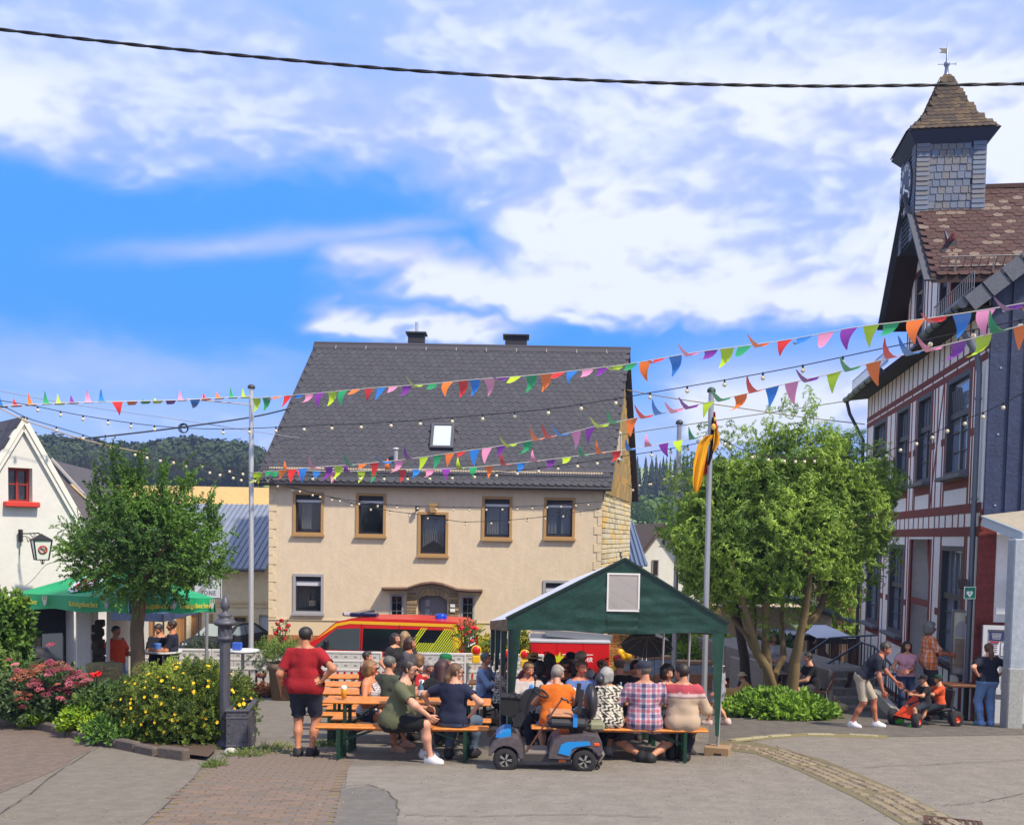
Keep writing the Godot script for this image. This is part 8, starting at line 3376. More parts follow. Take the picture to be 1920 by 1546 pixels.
func moved(q: Array,x: Transform3D,flip:=false) -> Array:
	var pv: PackedVector3Array=x*(q[0] as PackedVector3Array)
	var pn: PackedVector3Array=Transform3D(x.basis.orthonormalized(),Vector3.ZERO)*(q[1] as PackedVector3Array)
	if not flip: return [pv,pn,q[2],q[3]]
	var pi:=PackedInt32Array()
	for i in range(0,q[2].size(),3): pi.append_array([q[2][i],q[2][i+2],q[2][i+1]])
	return [pv,pn,pi,q[3]]
var head_part: Array
var hand_part: Array
var hairs:=[]
var eye_mesh: ArrayMesh
var cap_mesh: ArrayMesh
var sunhat_mesh: ArrayMesh
var shades_mesh: ArrayMesh
func V(x: float,y: float,z: float) -> Vector3:
	return Vector3(x,y,z)
func make_heads() -> void:
	var hb:=[[V(0,.035,-.022),V(0,.03,.0),.074,.068,0],[V(0,.04,.02),V(0,.02,.03),.052,.05,0],[V(0,-.045,.01),V(0,-.078,.05),.046,.024,0],[V(.032,-.022,.042),V(-.032,-.022,.042),.03,.03,0],[V(0,.01,.082),V(0,-.022,.1),.006,.011,0],[V(.012,-.024,.09),V(-.012,-.024,.09),.007,.007,0],[V(.028,.026,.068),V(-.028,.026,.068),.009,.009,0],[V(.016,-.052,.076),V(-.016,-.052,.076),.009,.009,0],[V(.074,.014,-.012),V(.072,-.018,-.004),.013,.009,1],[V(-.074,.014,-.012),V(-.072,-.018,-.004),.013,.009,1],[V(0,-.06,-.022),V(0,-.16,-.035),.048,.05,2]]
	var g:=field(hb,.0075,130.0,.05)
	var r: Array=net(g,.0,1,func(_p,_t,_u): return 0)[0]
	var cols:=PackedColorArray()
	for p in r[0]:
		var c:=Color.WHITE
		if p.z>.07 and absf(p.x)<.024 and p.y<-.044 and p.y>-.062: c=Color(.85,.5,.48)
		elif p.z>.055 and absf(absf(p.x)-.031)<.017 and absf(p.y-.030)<.0065: c=Color(.3,.22,.18)
		elif p.z>.05 and absf(absf(p.x)-.04)<.02 and absf(p.y+.025)<.02: c=Color(1.0,.86,.82)
		cols.append(c)
	head_part=[r[0],r[1],r[2],cols]
	var cap:=func(p: Vector3) -> bool: return (p.y>.066 or p.z<-.004+clampf(p.y+.03,-.05,.09)*.55) and p.y>-.085-p.z*.1 and (absf(p.x)<.07 or p.z<.03 or p.y>.04)
	var extra:=[[],[],[[V(0,.0,-.05),V(0,-.2,-.075),.075,.06,3],[V(.07,.02,-.01),V(.075,-.2,-.02),.03,.028,3],[V(-.07,.02,-.01),V(-.075,-.2,-.02),.03,.028,3]],[[V(0,.0,-.045),V(0,-.07,-.06),.075,.06,3],[V(.072,.03,-.01),V(.07,-.06,-.01),.026,.026,3],[V(-.072,.03,-.01),V(-.07,-.06,-.01),.026,.026,3]],[[V(0,.0,-.085),V(0,-.09,-.115),.032,.03,3],[V(0,-.09,-.115),V(0,-.24,-.1),.036,.016,3]],[[V(0,.03,-.04),V(0,-.04,-.05),.085,.075,3],[V(.07,.04,.0),V(.07,-.05,.0),.035,.03,3],[V(-.07,.04,.0),V(-.07,-.05,.0),.035,.03,3],[V(0,.085,.03),V(0,.09,-.03),.045,.05,3]]]
	var nz:=FastNoiseLite.new()
	nz.frequency=22.0
	for s in 6:
		var bn: Array=hb.slice(0,4)+extra[s]
		g=field(bn,.010,110.0,.06)
		var dd: PackedFloat32Array=g.d
		var keep:=func(p: Vector3,tg: int,_t: float) -> int:
			if tg==3: return 0
			if s==1 and p.y>.062: return -1
			return 0 if cap.call(p) else -1
		r=net(g,.013 if s != 1 else .008,1,keep)[0]
		var pv: PackedVector3Array=r[0]
		for i in pv.size(): pv[i] += r[1][i]*nz.get_noise_3dv(pv[i]*V(1.6,.7,1.6))*(.012 if s==5 else .006)
		hairs.append(arr_mesh([[pv,r[1],r[2],Color.WHITE]]))
	var fb:=[[V(-.024,.015,0),V(-.03,.075,0),.014,.012,0],[V(0,.012,0),V(.0,.08,0),.017,.013,0],[V(.022,.015,0),V(.024,.078,0),.014,.012,0]]
	for k in 4:
		var x:=.029-.0195*k
		var l: float=[.068,.078,.072,.055][k]
		var m:=V(x*1.15,.082+l*.5,.012)
		fb.append([V(x,.08,0),m,.0088,.0078,0])
		fb.append([m,m+V(x*.05,l*.42,.03),.0076,.0062,0])
	fb.append([V(.024,.025,.006),V(.05,.06,.016),.0125,.010,0])
	fb.append([V(.05,.06,.016),V(.054,.092,.028),.0095,.0075,0])
	g=field(fb,.006,330.0,.016)
	r=net(g,.0,1,func(_p,_t,_u): return 0)[0]
	hand_part=[r[0],r[1],r[2],Color(1,.93,.9)]
	var b:=MB.new(true)
	for s in [-1,1]:
		b.col(Color(.75,.72,.7))
		b.ball(V(s*.031,.008,.0755),V(.0125,.0075,.008),8,5)
		b.col(Color(.04,.025,.02))
		b.ball(V(s*.031,.008,.0815),V(.006,.006,.004),7,4)
	eye_mesh=b.done()
	b=MB.new()
	b.lathe([Vector2(.098,.045),Vector2(.099,.075),Vector2(.086,.108),Vector2(.05,.128),Vector2(0,.134)],18,Transform3D(Basis.from_scale(V(.92,1,1.08)),V(0,0,-.008)))
	var vis:=PackedVector2Array()
	for k in 11:
		var a:=PI*k/10.0
		vis.append(Vector2(cos(a)*.085,.06+sin(a)*.11))
	b.prism(vis,.008,Transform3D(Basis(Vector3.RIGHT,PI/2+.16),V(0,.056,.0)))
	cap_mesh=b.done()
	b=MB.new()
	b.lathe([Vector2(.17,.03),Vector2(.1,.055),Vector2(.096,.1),Vector2(.07,.13),Vector2(0,.135)],20)
	b.lathe([Vector2(.0,.05),Vector2(.1,.05),Vector2(.17,.026)],20)
	sunhat_mesh=b.done()
	b=MB.new()
	for s in [-1,1]:
		b.bev(V(s*.031,.006,.094),V(.05,.032,.008),.003)
		b.bar(V(s*.056,.012,.092),V(s*.079,.012,-.005),.005,.008)
	b.bar(V(-.02,.012,.096),V(.02,.012,.096),.006,.006)
	shades_mesh=b.done()
func bend(a: Vector3,t: Vector3,l1: float,l2: float,hint: Vector3) -> Vector3:
	var v:=t-a
	var L:=clampf(v.length(),.05,l1+l2-.004)
	var n:=v.normalized()
	var x:=(l1*l1-l2*l2+L*L)/(2*L)
	var s:=(hint-n*hint.dot(n)).normalized()
	return a+n*x+s*sqrt(maxf(l1*l1-x*x,.0))
var weaves := {}
func weave(kind: String) -> Material:
	if weaves.has(kind): return weaves[kind]
	var im:=Image.create(64,64,false,Image.FORMAT_RGB8)
	for y in 64:
		for x in 64:
			var c:=Color.WHITE
			match kind:
				"plaid": c=Color("#c3bcc8").lerp(Color("#232a52"),.5*float(x % 32<12)+.45*float(y % 32<11)).lerp(Color("#b8404e"),.42*float(x % 32>17 and x % 32<27)+.38*float(y % 32>16 and y % 32<26))
				"orange": c=Color("#d9641c").lerp(Color("#e8dcc8"),.85*float(x % 32<9)+.3*float(y % 32<6)).lerp(Color("#4a5a8c"),.7*float(x % 32>2 and x % 32<5)+.45*float(y % 32>12 and y % 32<17)).lerp(Color("#e0b83a"),.6*float(x % 32>20 and x % 32<23))
				"stripes": c=Color("#d8d4d6") if y % 16<9 else Color("#5b5566")
				"zebra": c=Color("#d6d0c0") if sin(x*TAU/64.0*2+2.6*sin(y*TAU/64.0)+1.6*sin(TAU*(x+2*y)/64.0))+.5*sin(y*TAU/16.0)>.0 else Color("#1c1c1e")
			im.set_pixel(x,y,c)
	weaves[kind]=pic(im,{"plaid": .26,"orange": .2,"stripes": .09,"zebra": .16}[kind])
	return weaves[kind]
func cloth(c: String) -> Material:
	return weave(c) if not c.begins_with("#") else N(Color(c).darkened(.12).to_html(false),c,.45,.9,1.0,.02,true)
func strands(hex: String) -> Material:
	var m: StandardMaterial3D=N(Color(hex).darkened(.5).to_html(false),Color(hex).lightened(.12).to_html(false),.05,.5,.9,.03,true).duplicate()
	m.uv1_scale=V(14,2.2,14)
	return m
func person(label: String,at: Vector3,yaw: float,o := {}) -> Node3D:
	var who:=thing("person",label,"person",at,deg_to_rad(yaw),"")
	var H: float=o.get("H",1.72)
	var s:=H/1.75
	var f: float=o.get("f",1.0)
	var sit: float=o.get("sit",.0)
	var lean: float=o.get("lean",.08 if sit>0 else .0)
	var tw: float=o.get("tw",.0)
	var sw: float=o.get("sw",1.0)
	var c: Vector3=V(0,(sit+.095) if sit>0 else .93*s,0)+o.get("hip",Vector3.ZERO)
	var TB:=Basis(Vector3.UP,tw)*Basis(Vector3.RIGHT,lean)*Basis(Vector3.BACK,o.get("side",.0))
	var L:=func(x: float,y: float,z: float) -> Vector3: return c+TB*(V(x,y,z)*s)
	var HB:=Basis(Vector3.UP,tw+o.get("hy",.0))*Basis(Vector3.RIGHT,lean*.35+o.get("hp",.05))
	var nb: Vector3=L.call(.0,.475,-.01)
	var hc: Vector3=nb+(TB.y*.5+Vector3.UP*.5)*.155*s+HB.z*.02
	var bones:=[]
	var fa:=.5+.5*f
	for b in [[.085,.0,-.01,.105,7],[.072,.13,.01,.098,0],[.085,.31,.0,.092/f,0]]:
		var w: float=b[0]*(f if b[1]<.2 else fa)*(sw if b[1]>.2 else 1.0)
		bones.append([L.call(-w,b[1],b[2]),L.call(w,b[1],b[2]),b[3]*s*f,b[3]*s*f,b[4]])
	bones.append([L.call(-.12*sw,.415,-.01),L.call(.12*sw,.415,-.01),.058*s,.058*s,0])
	bones.append([L.call(-.06*sw,.45,-.015),L.call(.06*sw,.45,-.015),.05*s,.05*s,0])
	bones.append([L.call(.0,.2,-.01),L.call(.0,.38,-.01),.1*s*fa,.1*s,0])
	if f>1.15: bones.append([L.call(.0,.1,.06),L.call(.0,.2,.06),.1*f*s,.1*f*s,0])
	if o.get("fem",false):
		for x in [-.07,.07]: bones.append([L.call(x,.29,.075),L.call(x,.28,.08),.062*s,.058*s,0])
	bones.append([nb-TB.y*.03,hc-HB.y*.06-HB.z*.02,.056*s,.05*s,6])
	var hands:=[]
	for side in [1.0,-1.0]:
		var key := "l" if side>0 else "r"
		var sh: Vector3=L.call(side*.172*sw,.4,-.01)
		var dft: Vector3=V(side*.14,sit+.36,.42) if sit>0 else c+V(side*.25,-.02,.04)
		var wr: Vector3=o.get("h"+key,dft)
		var hint: Vector3=o.get("e"+key,V(side*.6,-.4,-.8))
		var v:=wr-sh
		if v.length()>.535*s: wr=sh+v.normalized()*.535*s
		var el:=bend(sh,wr,.29*s,.25*s,hint)
		bones.append([sh,el,.047*s*fa,.038*s*fa,1])
		bones.append([el,wr,.037*s*fa,.025*s,2])
		var y:=(wr-el).normalized()
		var zz: Vector3=V(-side,-.3,.3)
		zz=(zz-y*zz.dot(y)).normalized()
		var xx:=y.cross(zz)
		hands.append(Transform3D(Basis(xx,y,zz).scaled_local(V(1,1,1)*s),wr-y*.008))
		var hj: Vector3=c+TB*V(side*.088*s*fa,-.03,.0)
		var ft: Vector3=o.get("f"+key,V(side*.12,.0,.43) if sit>0 else V(side*.1,.0,.0))
		var an:=V(ft.x,ft.y+.085*s,ft.z)
		if (an-hj).length()>.84*s: hj=hj.lerp(an,.02)
		var kn:=bend(hj,an,.43*s,.415*s,o.get("k"+key,V(side*.22,.35,1.0)))
		bones.append([hj,kn,.083*s*f,.054*s*fa,3])
		bones.append([kn,kn.lerp(an,.4)-V(0,0,.012),.05*s*fa,.048*s*fa,4])
		bones.append([kn.lerp(an,.4)-V(0,0,.012),an,.046*s*fa,.031*s,8])
		var fd: Vector3=Basis(Vector3.UP,side*.2+o.get("ft",.0))*Vector3.BACK
		var tilt: float=o.get("toe",.0)
		fd=Basis(Vector3.UP.cross(fd),tilt)*fd
		bones.append([an-fd*.035*s-V(0,.047*s,0),an+fd*.13*s-V(0,.056*s,0),.034*s,.028*s,5])
		bones.append([an,an+fd*.07*s-V(0,.045*s,0),.032*s,.028*s,5])
	var g:=field(bones,o.get("cell",.024),60.0,.075)
	var skin:=Color(o.get("skin","#c08a6c")).srgb_to_linear()
	var body: Array=net(g,.0,1,func(_p,_t,_u): return 0)[0]
	var parts:=[[body[0],body[1],body[2],Color.WHITE],moved(head_part,Transform3D(HB.scaled_local(V(1,1,1)*.98*s),hc))]
	var hp:=[hand_part[0],hand_part[1],hand_part[2],hand_part[3]]
	parts.append(moved(hp,hands[0]*Transform3D(Basis.from_scale(V(-1,1,1)),Vector3.ZERO),true))
	parts.append(moved(hp,hands[1]))
	var sm: StandardMaterial3D=VM(.55).duplicate()
	sm.albedo_color=skin.linear_to_srgb()
	sm.subsurf_scatter_enabled=false
	put("body",arr_mesh(parts),sm,who)
	var sl: float=o.get("sl",.62)
	var lg: float=o.get("lg",1.95)
	var hem: float=o.get("hem",-.02)
	var tank: bool=o.get("tank",false)
	var top: String=o.get("top","#2a3350")
	var keep:=func(p: Vector3,tg: int,t: float) -> int:
		match tg:
			0,7:
				var q: Vector3=(p-c)*TB/s
				if q.y>.475-.25*maxf(q.z,0): return -1
				if tank and q.y>.33 and (absf(q.x)>.115 or q.y>.43): return -1
				return 0 if q.y>hem else 1
			1: return 0 if t<sl else -1
			2: return 0 if t<sl-1.0 else -1
			3:
				if hem<-.1 and (p.y>c.y+hem*s): return 0
				return 1 if t<lg else -1
			4: return 1 if t*.4<lg-1.0 else -1
			8: return 1 if .4+t*.6<lg-1.0 else -1
			5: return 2
		return -1
	var cl:=net(g,o.get("loose",.013),3,keep)
	var nz:=FastNoiseLite.new()
	nz.seed=int(at.x*100.0)
	nz.frequency=3.2
	var names:=["top","trousers","shoe"]
	var mt:=[cloth(top) if top != "jumper" else VM(.9),cloth(o.get("bot","#2b3040")),M(o.get("shoe","#2a2728"),.7)]
	for k in 3:
		var q: Array=cl[k]
		if q[2].size()==0: continue
		var pv: PackedVector3Array=q[0]
		var cols:=PackedColorArray()
		for i in pv.size():
			if k<2: pv[i] += q[1][i]*(nz.get_noise_3dv(pv[i]*V(2.0,4.0,2.0))*.016+q[1][i].y*.0+.004*nz.get_noise_3dv(pv[i]*V(5.0,11.0,5.0))+.003)
			if top == "jumper" and k==0:
				var y: float=((pv[i]-c)*TB).y
				cols.append((Color("#a84450") if y>.375 else Color("#c4a8a6") if y>.325 else Color("#6f5f5e") if y>.31 else Color("#b39d86")).srgb_to_linear())
		put(names[k],arr_mesh([[pv,q[1],q[2],cols if cols.size() else Color.WHITE]]),mt[k],who)
	var ht:=Transform3D(HB.scaled_local(V(1,1,1)*s),hc)
	var hair: int=o.get("hair",0)
	if hair>=0:
		put("hair",hairs[hair],strands(o.get("hc","#2e221c")),who).transform=ht
	put("eyes",eye_mesh,VM(.3),who).transform=ht
	if o.has("shades"): put("glasses",shades_mesh,M(o.shades,.2),who).transform=ht
	if o.has("up"): put("glasses",shades_mesh,M("#1c1c1e",.2),who).transform=ht*Transform3D(Basis(Vector3.RIGHT,-.7),V(0,.06,.005))
	if o.has("cap"): put("cap",cap_mesh,cloth(o.cap),who).transform=ht
	if o.has("hat"): put("hat",sunhat_mesh,cloth(o.hat),who).transform=ht
	return who
func seated(label: String,px: float,D: float,yaw: float,o: Dictionary) -> Node3D:
	o.sit=o.get("sit",.45)
	o.H=o.get("H",1.7)
	return person(label,GD(px,D),yaw,o)
func standing(label: String,px: float,D: float,yaw: float,o: Dictionary) -> Node3D:
	return person(label,GD(px,D),yaw,o)
func crowd() -> void:
	make_heads()
	rng.seed=1200
	var tan_ := "#b5795a"
	standing("person in red polo shirt and navy shorts, standing with back turned at the bench end",573,13.15,176,{"H": 1.77,"f": 1.2,"sw": 1.12,"top": "#a01420","bot": "#1f2838","lg": .92,"shoe": "#1d1b1c","hc": "#231b18","hy": -.25,"hr": V(-.23,1.0,-.1),"er": V(-1,.1,-.5),"hl": V(.33,.86,.04),"sl": .75,"hem": -.1,"loose": .02,"cell": .02,"skin": tan_,"fl": V(.09,0,0),"fr": V(-.08,0,.03)})
	seated("person with blonde hair, sunglasses and striped tank top on the front table's far bench",690,13.95,78,{"H": 1.66,"fem": true,"sw": .92,"tank": true,"sl": .0,"top": "stripes","bot": "#2b3448","lg": .35,"shoe": "#b48a72","hair": 3,"hc": "#a8743c","shades": "#1a1416","skin": "#c4805c","hl": V(.1,.62,.3),"hr": V(-.16,.64,.26),"fr": V(-.02,0,.42),"fl": V(.08,.05,.52),"cell": .02})
	seated("heavy person in olive T-shirt, black shorts and white trainers on the front bench",742,12.98,82,{"H": 1.84,"f": 1.3,"sw": 1.15,"lean": .3,"top": "#5f6348","bot": "#16171a","lg": 1.0,"shoe": "#d4d4d8","hc": "#33241c","shades": "#2a2220","skin": "#cf9a80","hr": V(-.2,.62,.5),"er": V(-.9,.3,-.2),"hl": V(.16,.66,.4),"fr": V(-.12,0,.5),"fl": V(.22,0,.36),"hem": -.08,"loose": .02,"cell": .02,"sl": .7})
	seated("person in navy T-shirt and jeans with ponytail, back turned, on the front bench",852,12.98,158,{"H": 1.68,"fem": true,"sw": .95,"tw": .1,"hy": -1.0,"top": "#1d2440","bot": "#55677f","lg": 1.95,"shoe": "#24262c","hair": 4,"hc": "#7a5230","shades": "#2c2624","hr": V(-.24,.62,.02),"er": V(-1,.2,-.3),"hl": V(.34,.62,.05),"el": V(1,.3,-.2),"hem": -.06,"loose": .02,"cell": .02,"skin": "#c9957a","fr": V(-.1,0,.4),"fl": V(.15,0,.2)})
	seated("person in black T-shirt with dark red hair on the far bench, behind the ponytail",824,14.05,168,{"H": 1.72,"fem": true,"f": 1.1,"top": "#1c1c20","hair": 2,"hc": "#4a1c20","hy": .3,"lean": .3,"hl": V(.26,.8,.2),"skin": tan_})
	seated("person with grey hair and grey green shirt, seen from behind at the second table",727,14.7,150,{"H": 1.74,"top": "#4a5044","hc": "#77746e","hy": -.3})
	seated("person with green cap, grey hair and navy shirt at the second table",826,15.75,150,{"H": 1.78,"top": "#1c2236","cap": "#0d6b3e","hc": "#8a8680","lean": .25,"hy": -.2})
	seated("white haired person in red top who leans over the second table",797,16.5,30,{"H": 1.62,"fem": true,"top": "#b3202a","hair": 3,"hc": "#b8b4ae","lean": .35,"hp": .3,"skin": "#c48a70"})
	standing("person in grey T-shirt with auburn hair, standing in profile behind the second table",762,16.9,84,{"H": 1.62,"fem": true,"top": "#4c4a50","bot": "#2a2a30","hair": 3,"hc": "#4d2a1e","hl": V(.2,.95,.3),"hr": V(-.2,.95,.3),"lean": .12,"up": true,"skin": tan_})
	standing("person with long light blonde hair, standing with back turned by the van",759,19.6,170,{"H": 1.7,"fem": true,"top": "#2a2a2e","bot": "#30343c","hair": 2,"hc": "#b8925c"})
	standing("person with dark hair and white collar beside the blonde, close to the van",741,19.3,60,{"H": 1.66,"fem": true,"top": "#202024","bot": "#30343c","hair": 3,"hc": "#2a1a16"})
	seated("person in pale blue top with black shoulder bag, back turned, at the third table",785,17.6,175,{"H": 1.66,"fem": true,"top": "#93abc8","hair": 3,"hc": "#9a6c3e","hy": .3})
	seated("person in red tank top with dark hair in a bun and sunglasses pushed up",684,18.9,95,{"H": 1.64,"fem": true,"tank": true,"sl": .0,"top": "#a8202c","hair": 0,"hc": "#2a211e","up": true,"skin": "#c98868"})
	seated("person in light blue shirt and jeans left of the tent's rear poles",907,17.8,70,{"H": 1.74,"top": "#8ba6cc","bot": "#3a4a72","hc": "#6f6a62","sl": 1.6})
	seated("person in black and white patterned blouse between the left tent poles",941,16.4,75,{"H": 1.66,"fem": true,"top": "zebra","bot": "#1f1f24","hair": 0,"hc": "#2a2220","sl": 1.4})
	seated("person with short blonde hair and white T-shirt behind the front tent leg",990,14.45,24,{"H": 1.68,"fem": true,"f": 1.1,"top": "#c4bec0","hair": 0,"hc": "#a07a4e","hp": .25,"hl": V(.1,.82,.3),"hr": V(-.14,.8,.3),"skin": "#bd7c60"})
	seated("white haired person in pale shirt who leans toward the orange back",1028,14.3,62,{"H": 1.66,"top": "#b9bccb","hc": "#c2bdb4","lean": .3,"hp": .2,"skin": "#c4846c"})
	seated("white haired person in bright orange top, back turned, behind the scooter",1046,13.3,178,{"H": 1.6,"f": 1.12,"sl": .25,"top": "#e0701a","bot": "#6f86b4","lg": .9,"hair": 0,"hc": "#a39a90","lean": .25,"hp": .25,"hem": -.1,"loose": .026,"shoe": "#2a2a2e","cell": .02,"skin": "#c08a70","fl": V(.16,0,.1),"fr": V(-.1,0,.3)})
	seated("person with curly dark hair, sunglasses and brown strappy top at the middle table",1062,15.6,0,{"H": 1.68,"fem": true,"tank": true,"sl": .0,"top": "#3a2420","hair": 5,"hc": "#2a1812","shades": "#100c0c","skin": "#c07a58"})
	seated("person with short brown hair and blue polo shirt, facing the camera under the tent",1088,14.5,32,{"H": 1.76,"sw": 1.08,"top": "#5b79b8","hc": "#6b4a34","hl": V(.22,.8,.28),"skin": "#b87458"})
	seated("person with white bob and black and white tunic, back turned, behind the scooter seat",1140,13.28,184,{"H": 1.62,"fem": true,"f": 1.22,"top": "zebra","bot": "#2c2a34","lg": 1.6,"hair": 3,"hc": "#c4c2be","hy": -.9,"sl": .95,"hem": -.14,"loose": .026,"cell": .02,"shoe": "#8a8a90"})
	seated("person in black shirt with thin grey hair, back turned, at the middle tent table",1164,15.2,188,{"H": 1.8,"sw": 1.15,"f": 1.15,"top": "#18181b","hair": 1,"hc": "#6a5c50","hy": -.7,"skin": "#bd8468"})
	seated("person with navy cap and red and blue checked shirt, back turned",1212,13.25,178,{"H": 1.8,"f": 1.06,"sw": 1.1,"top": "plaid","bot": "#343540","lg": .95,"hair": 1,"hc": "#8a7a6c","cap": "#2c3040","hy": .8,"sl": .8,"hem": -.16,"loose": .03,"cell": .02,"shoe": "#1c1d1f","hl": V(.3,.72,.28),"hr": V(-.26,.8,.3),"fl": V(.02,0,-.05),"fr": V(-.08,0,-.1),"toe": .9,"skin": "#bd8468","kl": V(.9,.2,1),"kr": V(-.9,.2,1)})
	seated("person with dark hair and beige jumper with red yoke, back turned",1284,13.25,176,{"H": 1.76,"f": 1.06,"sw": 1.1,"top": "jumper","bot": "#1e1f26","hc": "#2c221c","hy": .85,"sl": 1.9,"hem": -.12,"loose": .028,"cell": .02,"shoe": "#1b1a1c","hl": V(.22,.78,.3),"hr": V(-.2,.7,.3),"fl": V(.1,0,.25),"fr": V(-.06,0,.12),"skin": "#bd8468"})
	var back:=[
		["person with straw sunhat, back turned, by the left tent leg",1001,17.4,190,{"H": 1.76,"fem": true,"hat": "#c9a05c","hair": 0,"hc": "#2a211e","top": "#8a4a50"}],
		["person with long dark hair and sunglasses pushed up, at the rear tent table",1034,17.3,215,{"H": 1.78,"fem": true,"hair": 2,"hc": "#2e1c1a","up": true,"top": "#6a3a3e"}],
		["person with black hair, back turned, behind the blonde in white",1013,15.3,185,{"H": 1.64,"fem": true,"hair": 3,"hc": "#1c1616","top": "#302c34"}],
		["person with navy cap and sunglasses at the rear tent table",1070,18.3,12,{"H": 1.78,"cap": "#1e222e","shades": "#101012","top": "#2c3040","hc": "#2a221e"}],
		["smiling person with beige cap and white shirt at the rear tent table",1092,17.6,-20,{"H": 1.86,"cap": "#c4b49c","top": "#c9cacd","hc": "#4a382c","skin": "#bd7a60"}],
		["person with pale grey hair, back turned, between the dark curls and the blue polo",1075,16.4,170,{"H": 1.62,"hair": 0,"hc": "#9a9484","top": "#3a3434"}],
		["person with dark hair, in profile behind the blue polo shirt",1081,15.3,120,{"H": 1.6,"fem": true,"hair": 3,"hc": "#2c1e18","top": "#26242a"}],
		["person with brown hair and sunglasses pushed up, right of the blue polo shirt",1126,16.4,60,{"H": 1.68,"up": true,"hair": 1,"hc": "#4a342a","top": "#5a3a34"}],
		["person in dark burgundy, half hidden by the checked shirt and the umbrella",1192,16.3,20,{"H": 1.66,"fem": true,"hair": 3,"hc": "#2c1c1c","top": "#4a2a34","hr": V(-.2,1.1,.25)}],
		["person in black with dark hair, between the checked shirt and the striped jumper",1250,14.5,30,{"H": 1.62,"fem": true,"hair": 5,"hc": "#1c1615","top": "#1c1b20"}]]
	for b in back: seated(b[0],b[1],b[2],b[3],b[4])
	standing("person in orange T-shirt and denim shorts beside the tree trunk",217,20.6,68,{"H": 1.7,"f": 1.0,"top": "#d9481c","bot": "#6f8ab8","lg": .95,"hc": "#2a1e18","hl": V(.2,.98,.3),"hr": V(-.28,.95,.1),"skin": tan_,"hem": -.1,"loose": .024,"sl": .75})
	standing("person in navy T-shirt who looks down, left of two at the standing table",298,21.9,20,{"H": 1.76,"f": 1.08,"top": "#171d30","bot": "#1e2536","hc": "#33231b","hy": -.8,"hp": .4,"hl": V(.12,1.15,.32),"hr": V(-.12,1.12,.32),"sl": .8,"skin": tan_})
	standing("person in navy T-shirt seen in profile, right of two at the standing table",322,21.6,-70,{"H": 1.84,"f": 1.1,"top": "#1b2138","bot": "#232c44","hc": "#3a281e","hl": V(.12,1.14,.36),"hr": V(-.14,1.12,.36),"sl": .75,"skin": tan_})
	seated("person in dark navy clothes in the shade of the parasol, left edge",55,18.9,90,{"H": 1.76,"top": "#141826","bot": "#14161c","hc": "#1c1614"})
	seated("person in pale grey T-shirt with dark hair bending forward under the parasol",100,18.4,-40,{"H": 1.74,"top": "#8d9aa6","bot": "#2a2e38","hc": "#1f1815","lean": .5,"hp": .4})
	var pb:=MB.new()
	pb.lathe([Vector2(.36,.0),Vector2(.34,.18),Vector2(.24,.34),Vector2(.0,.4)],14,Transform3D(Basis.from_scale(V(1,1,.7)),P(62,1252,17.6)))
	tag(obj("pram_hood",pb,M("#4b4a52",.8)),"dark grey pram hood between the pink flowers and the doorway","pram")
	standing("child in grey dress and pink sunhat walking behind the right tent leg",1351,18.7,-115,{"H": 1.2,"fem": false,"top": "#9a9aa4","bot": "#9a9aa4","lg": .4,"hem": -.32,"sl": .0,"loose": .03,"hat": "#d8a8a4","hair": 3,"hc": "#7a4a30","shoe": "#c9b0a8","fl": V(.06,0,.16),"fr": V(-.06,.02,-.16),"skin": "#c98c6c"})
	seated("small child with straw hat and navy shirt crouching by the dark trunk",1398,23.0,-80,{"H": 1.15,"sit": .22,"top": "#1c2438","bot": "#28345a","hat": "#c9b48a","hair": 0,"hc": "#6a4a30","hl": V(.1,.4,.25),"hr": V(-.1,.35,.25),"fl": V(.08,0,.22),"fr": V(-.08,0,.22),"sl": .7})
	standing("person in white polo shirt with brown hair standing among the willow stems",1450,25.0,22,{"H": 1.76,"fem": true,"top": "#cfd0d6","bot": "#303036","lg": .95,"hair": 3,"hc": "#6e4c34","hl": V(.14,1.08,.28),"hr": V(-.16,1.06,.26),"skin": "#c08a70"})
	seated("person in black T-shirt and grey shorts on the brown chair beside the willow",1530,22.7,-80,{"H": 1.82,"lean": .28,"top": "#15171f","bot": "#34353c","lg": .92,"hair": 0,"hc": "#2a201b","hl": V(.12,.66,.52),"hr": V(-.12,.68,.5),"fl": V(.1,0,.6),"fr": V(-.12,0,.32),"skin": "#c9957a","shoe": "#3a3434"})
	standing("person in navy T-shirt, cream shorts and white trainers bending forward to the kart",1628,18.75,70,{"H": 1.84,"lean": .72,"hp": .1,"hip": V(0,-.03,-.08),"top": "#171d30","bot": "#b3a896","lg": 1.0,"shoe": "#dcdce2","hc": "#3c332c","hl": V(.3,.72,.62),"hr": V(-.26,.62,.32),"er": V(-.7,.2,-.6),"fl": V(.1,0,.2),"fr": V(-.14,0,-.22),"sl": .7,"skin": "#b06c50","cell": .02})
	standing("person with long dark hair and pink blouse, facing the camera behind the kart",1702,21.2,2,{"H": 1.66,"fem": true,"top": "#d49aa6","bot": "#2c3a5c","lg": 1.95,"hair": 2,"hc": "#231815","hl": V(-.06,1.0,.26),"hr": V(-.22,.98,.24),"sl": .45,"skin": "#c08468"})
	var m:=standing("person with grey hair and orange checked shirt in profile by the notice cabinet",1744,21.2,84,{"H": 1.84,"f": 1.15,"top": "orange","bot": "#35333a","hc": "#8d8a86","hair": 5,"shades": "#2a2422","hl": V(.14,1.12,.38),"hr": V(-.16,1.12,.4),"hem": -.16,"loose": .028,"sl": .85,"skin": "#b5664a","cell": .02})
	m.position.y += .22
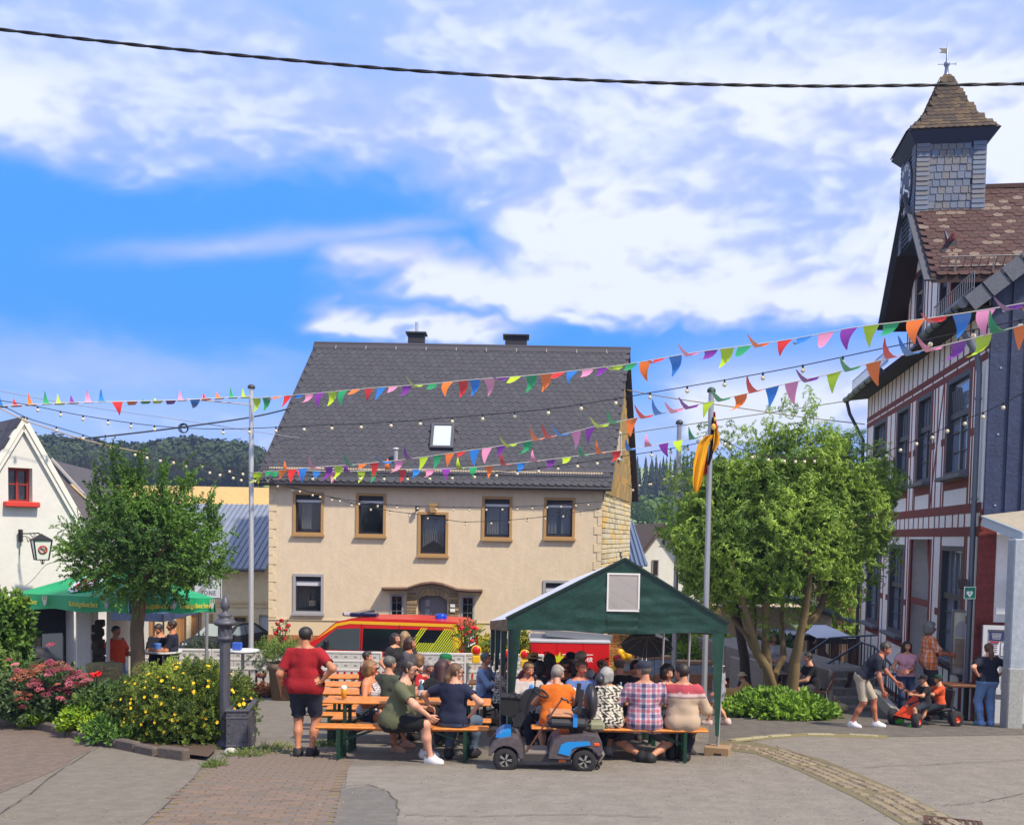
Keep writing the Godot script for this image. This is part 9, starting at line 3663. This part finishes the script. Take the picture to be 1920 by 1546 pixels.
	standing("person in navy polo shirt and pale jeans, back turned, hands on hips",1856,19.5,184,{"H": 1.66,"fem": true,"f": 1.06,"top": "#171c30","bot": "#6d8fbd","loose": .022,"hair": 4,"hc": "#7a4426","hl": V(.22,.98,-.06),"el": V(1,.2,-.6),"hr": V(-.24,1.0,-.02),"er": V(-1,.2,-.6),"sl": .7,"cell": .02,"skin": "#c9957a","shoe": "#6d8fbd"})
	var kp:=GD(1748,19.35)
	var k1:=seated("child with dark green cap and orange T-shirt sitting at the back of the pedal kart",1748,19.35,-98,{"H": 1.26,"sit": .34,"top": "#d9562a","bot": "#232833","lg": .9,"cap": "#10402c","hair": 0,"hc": "#5a3a28","hl": V(.16,.6,.36),"hr": V(-.16,.6,.36),"fl": V(.2,.0,.42),"fr": V(-.22,.05,.4),"sl": .7,"shoe": "#2a56b0","cell": .018,"hy": -.3})
	k1.position += V(.2,0,0)
	var k2:=seated("child with black cap and dark T-shirt in front on the pedal kart",1738,19.2,-88,{"H": 1.2,"sit": .34,"top": "#1d1d22","bot": "#2b3240","lg": .9,"cap": "#1b1a1e","hair": 0,"hc": "#3a2a22","hl": V(.14,.6,.3),"hr": V(-.14,.62,.3),"fl": V(.26,.0,.3),"fr": V(-.2,.0,.36),"shoe": "#4aa83a","cell": .018})
	k2.position += V(.02,.02,0)
	var dg:=thing("dog","small fluffy golden dog standing between the child in grey and the crouching child","dog",GD(1378,22.6),deg_to_rad(60))
	var db:=[[V(0,.36,-.2),V(0,.37,.16),.10,.115,0],[V(0,.42,.16),V(0,.54,.27),.08,.07,0],[V(0,.56,.27),V(0,.53,.40),.075,.035,0],[V(.06,.6,.25),V(.085,.48,.25),.03,.035,1],[V(-.06,.6,.25),V(-.085,.48,.25),.03,.035,1],[V(0,.4,-.28),V(0,.52,-.4),.03,.045,0]]
	for sx in [-1,1]:
		db.append_array([[V(sx*.07,.33,.15),V(sx*.075,.16,.13),.055,.035,0],[V(sx*.075,.16,.13),V(sx*.075,.02,.15),.033,.03,0],[V(sx*.075,.34,-.2),V(sx*.085,.22,-.14),.07,.045,0],[V(sx*.085,.22,-.14),V(sx*.085,.12,-.24),.042,.028,0],[V(sx*.085,.12,-.24),V(sx*.085,.02,-.22),.028,.03,0]])
	var g:=field(db,.014,90.0,.06)
	var r: Array=net(g,.0,1,func(_p,_t,_u): return 0)[0]
	var nz:=FastNoiseLite.new()
	nz.frequency=9.0
	var pv: PackedVector3Array=r[0]
	for i in pv.size(): pv[i] += r[1][i]*nz.get_noise_3dv(pv[i])*.03
	put("body",arr_mesh([[pv,r[1],r[2],Color.WHITE]]),N("#a87c42","#c99c5c",.1,.9,.8,.03,true),dg)
	var eb:=MB.new()
	for sx in [-1,1]: eb.ball(V(sx*.035,.58,.335),V(.011,.011,.01),7,5)
	eb.ball(V(0,.535,.438),V(.018,.014,.012),7,5)
	obj("eyes_and_nose",eb,M("#14110f",.2),dg)
	var bb:=MB.new()
	bb.tube([P(781,1238,17.3),P(784,1252,17.25),P(782,1274,17.2)],.012,5)
	bb.ball(P(781,1268,17.25),V(.09,.13,.05),10,7)
	tag(obj("shoulder_bag",bb,M("#151518",.6)),"black shoulder bag on the back of the person in pale blue","bag")
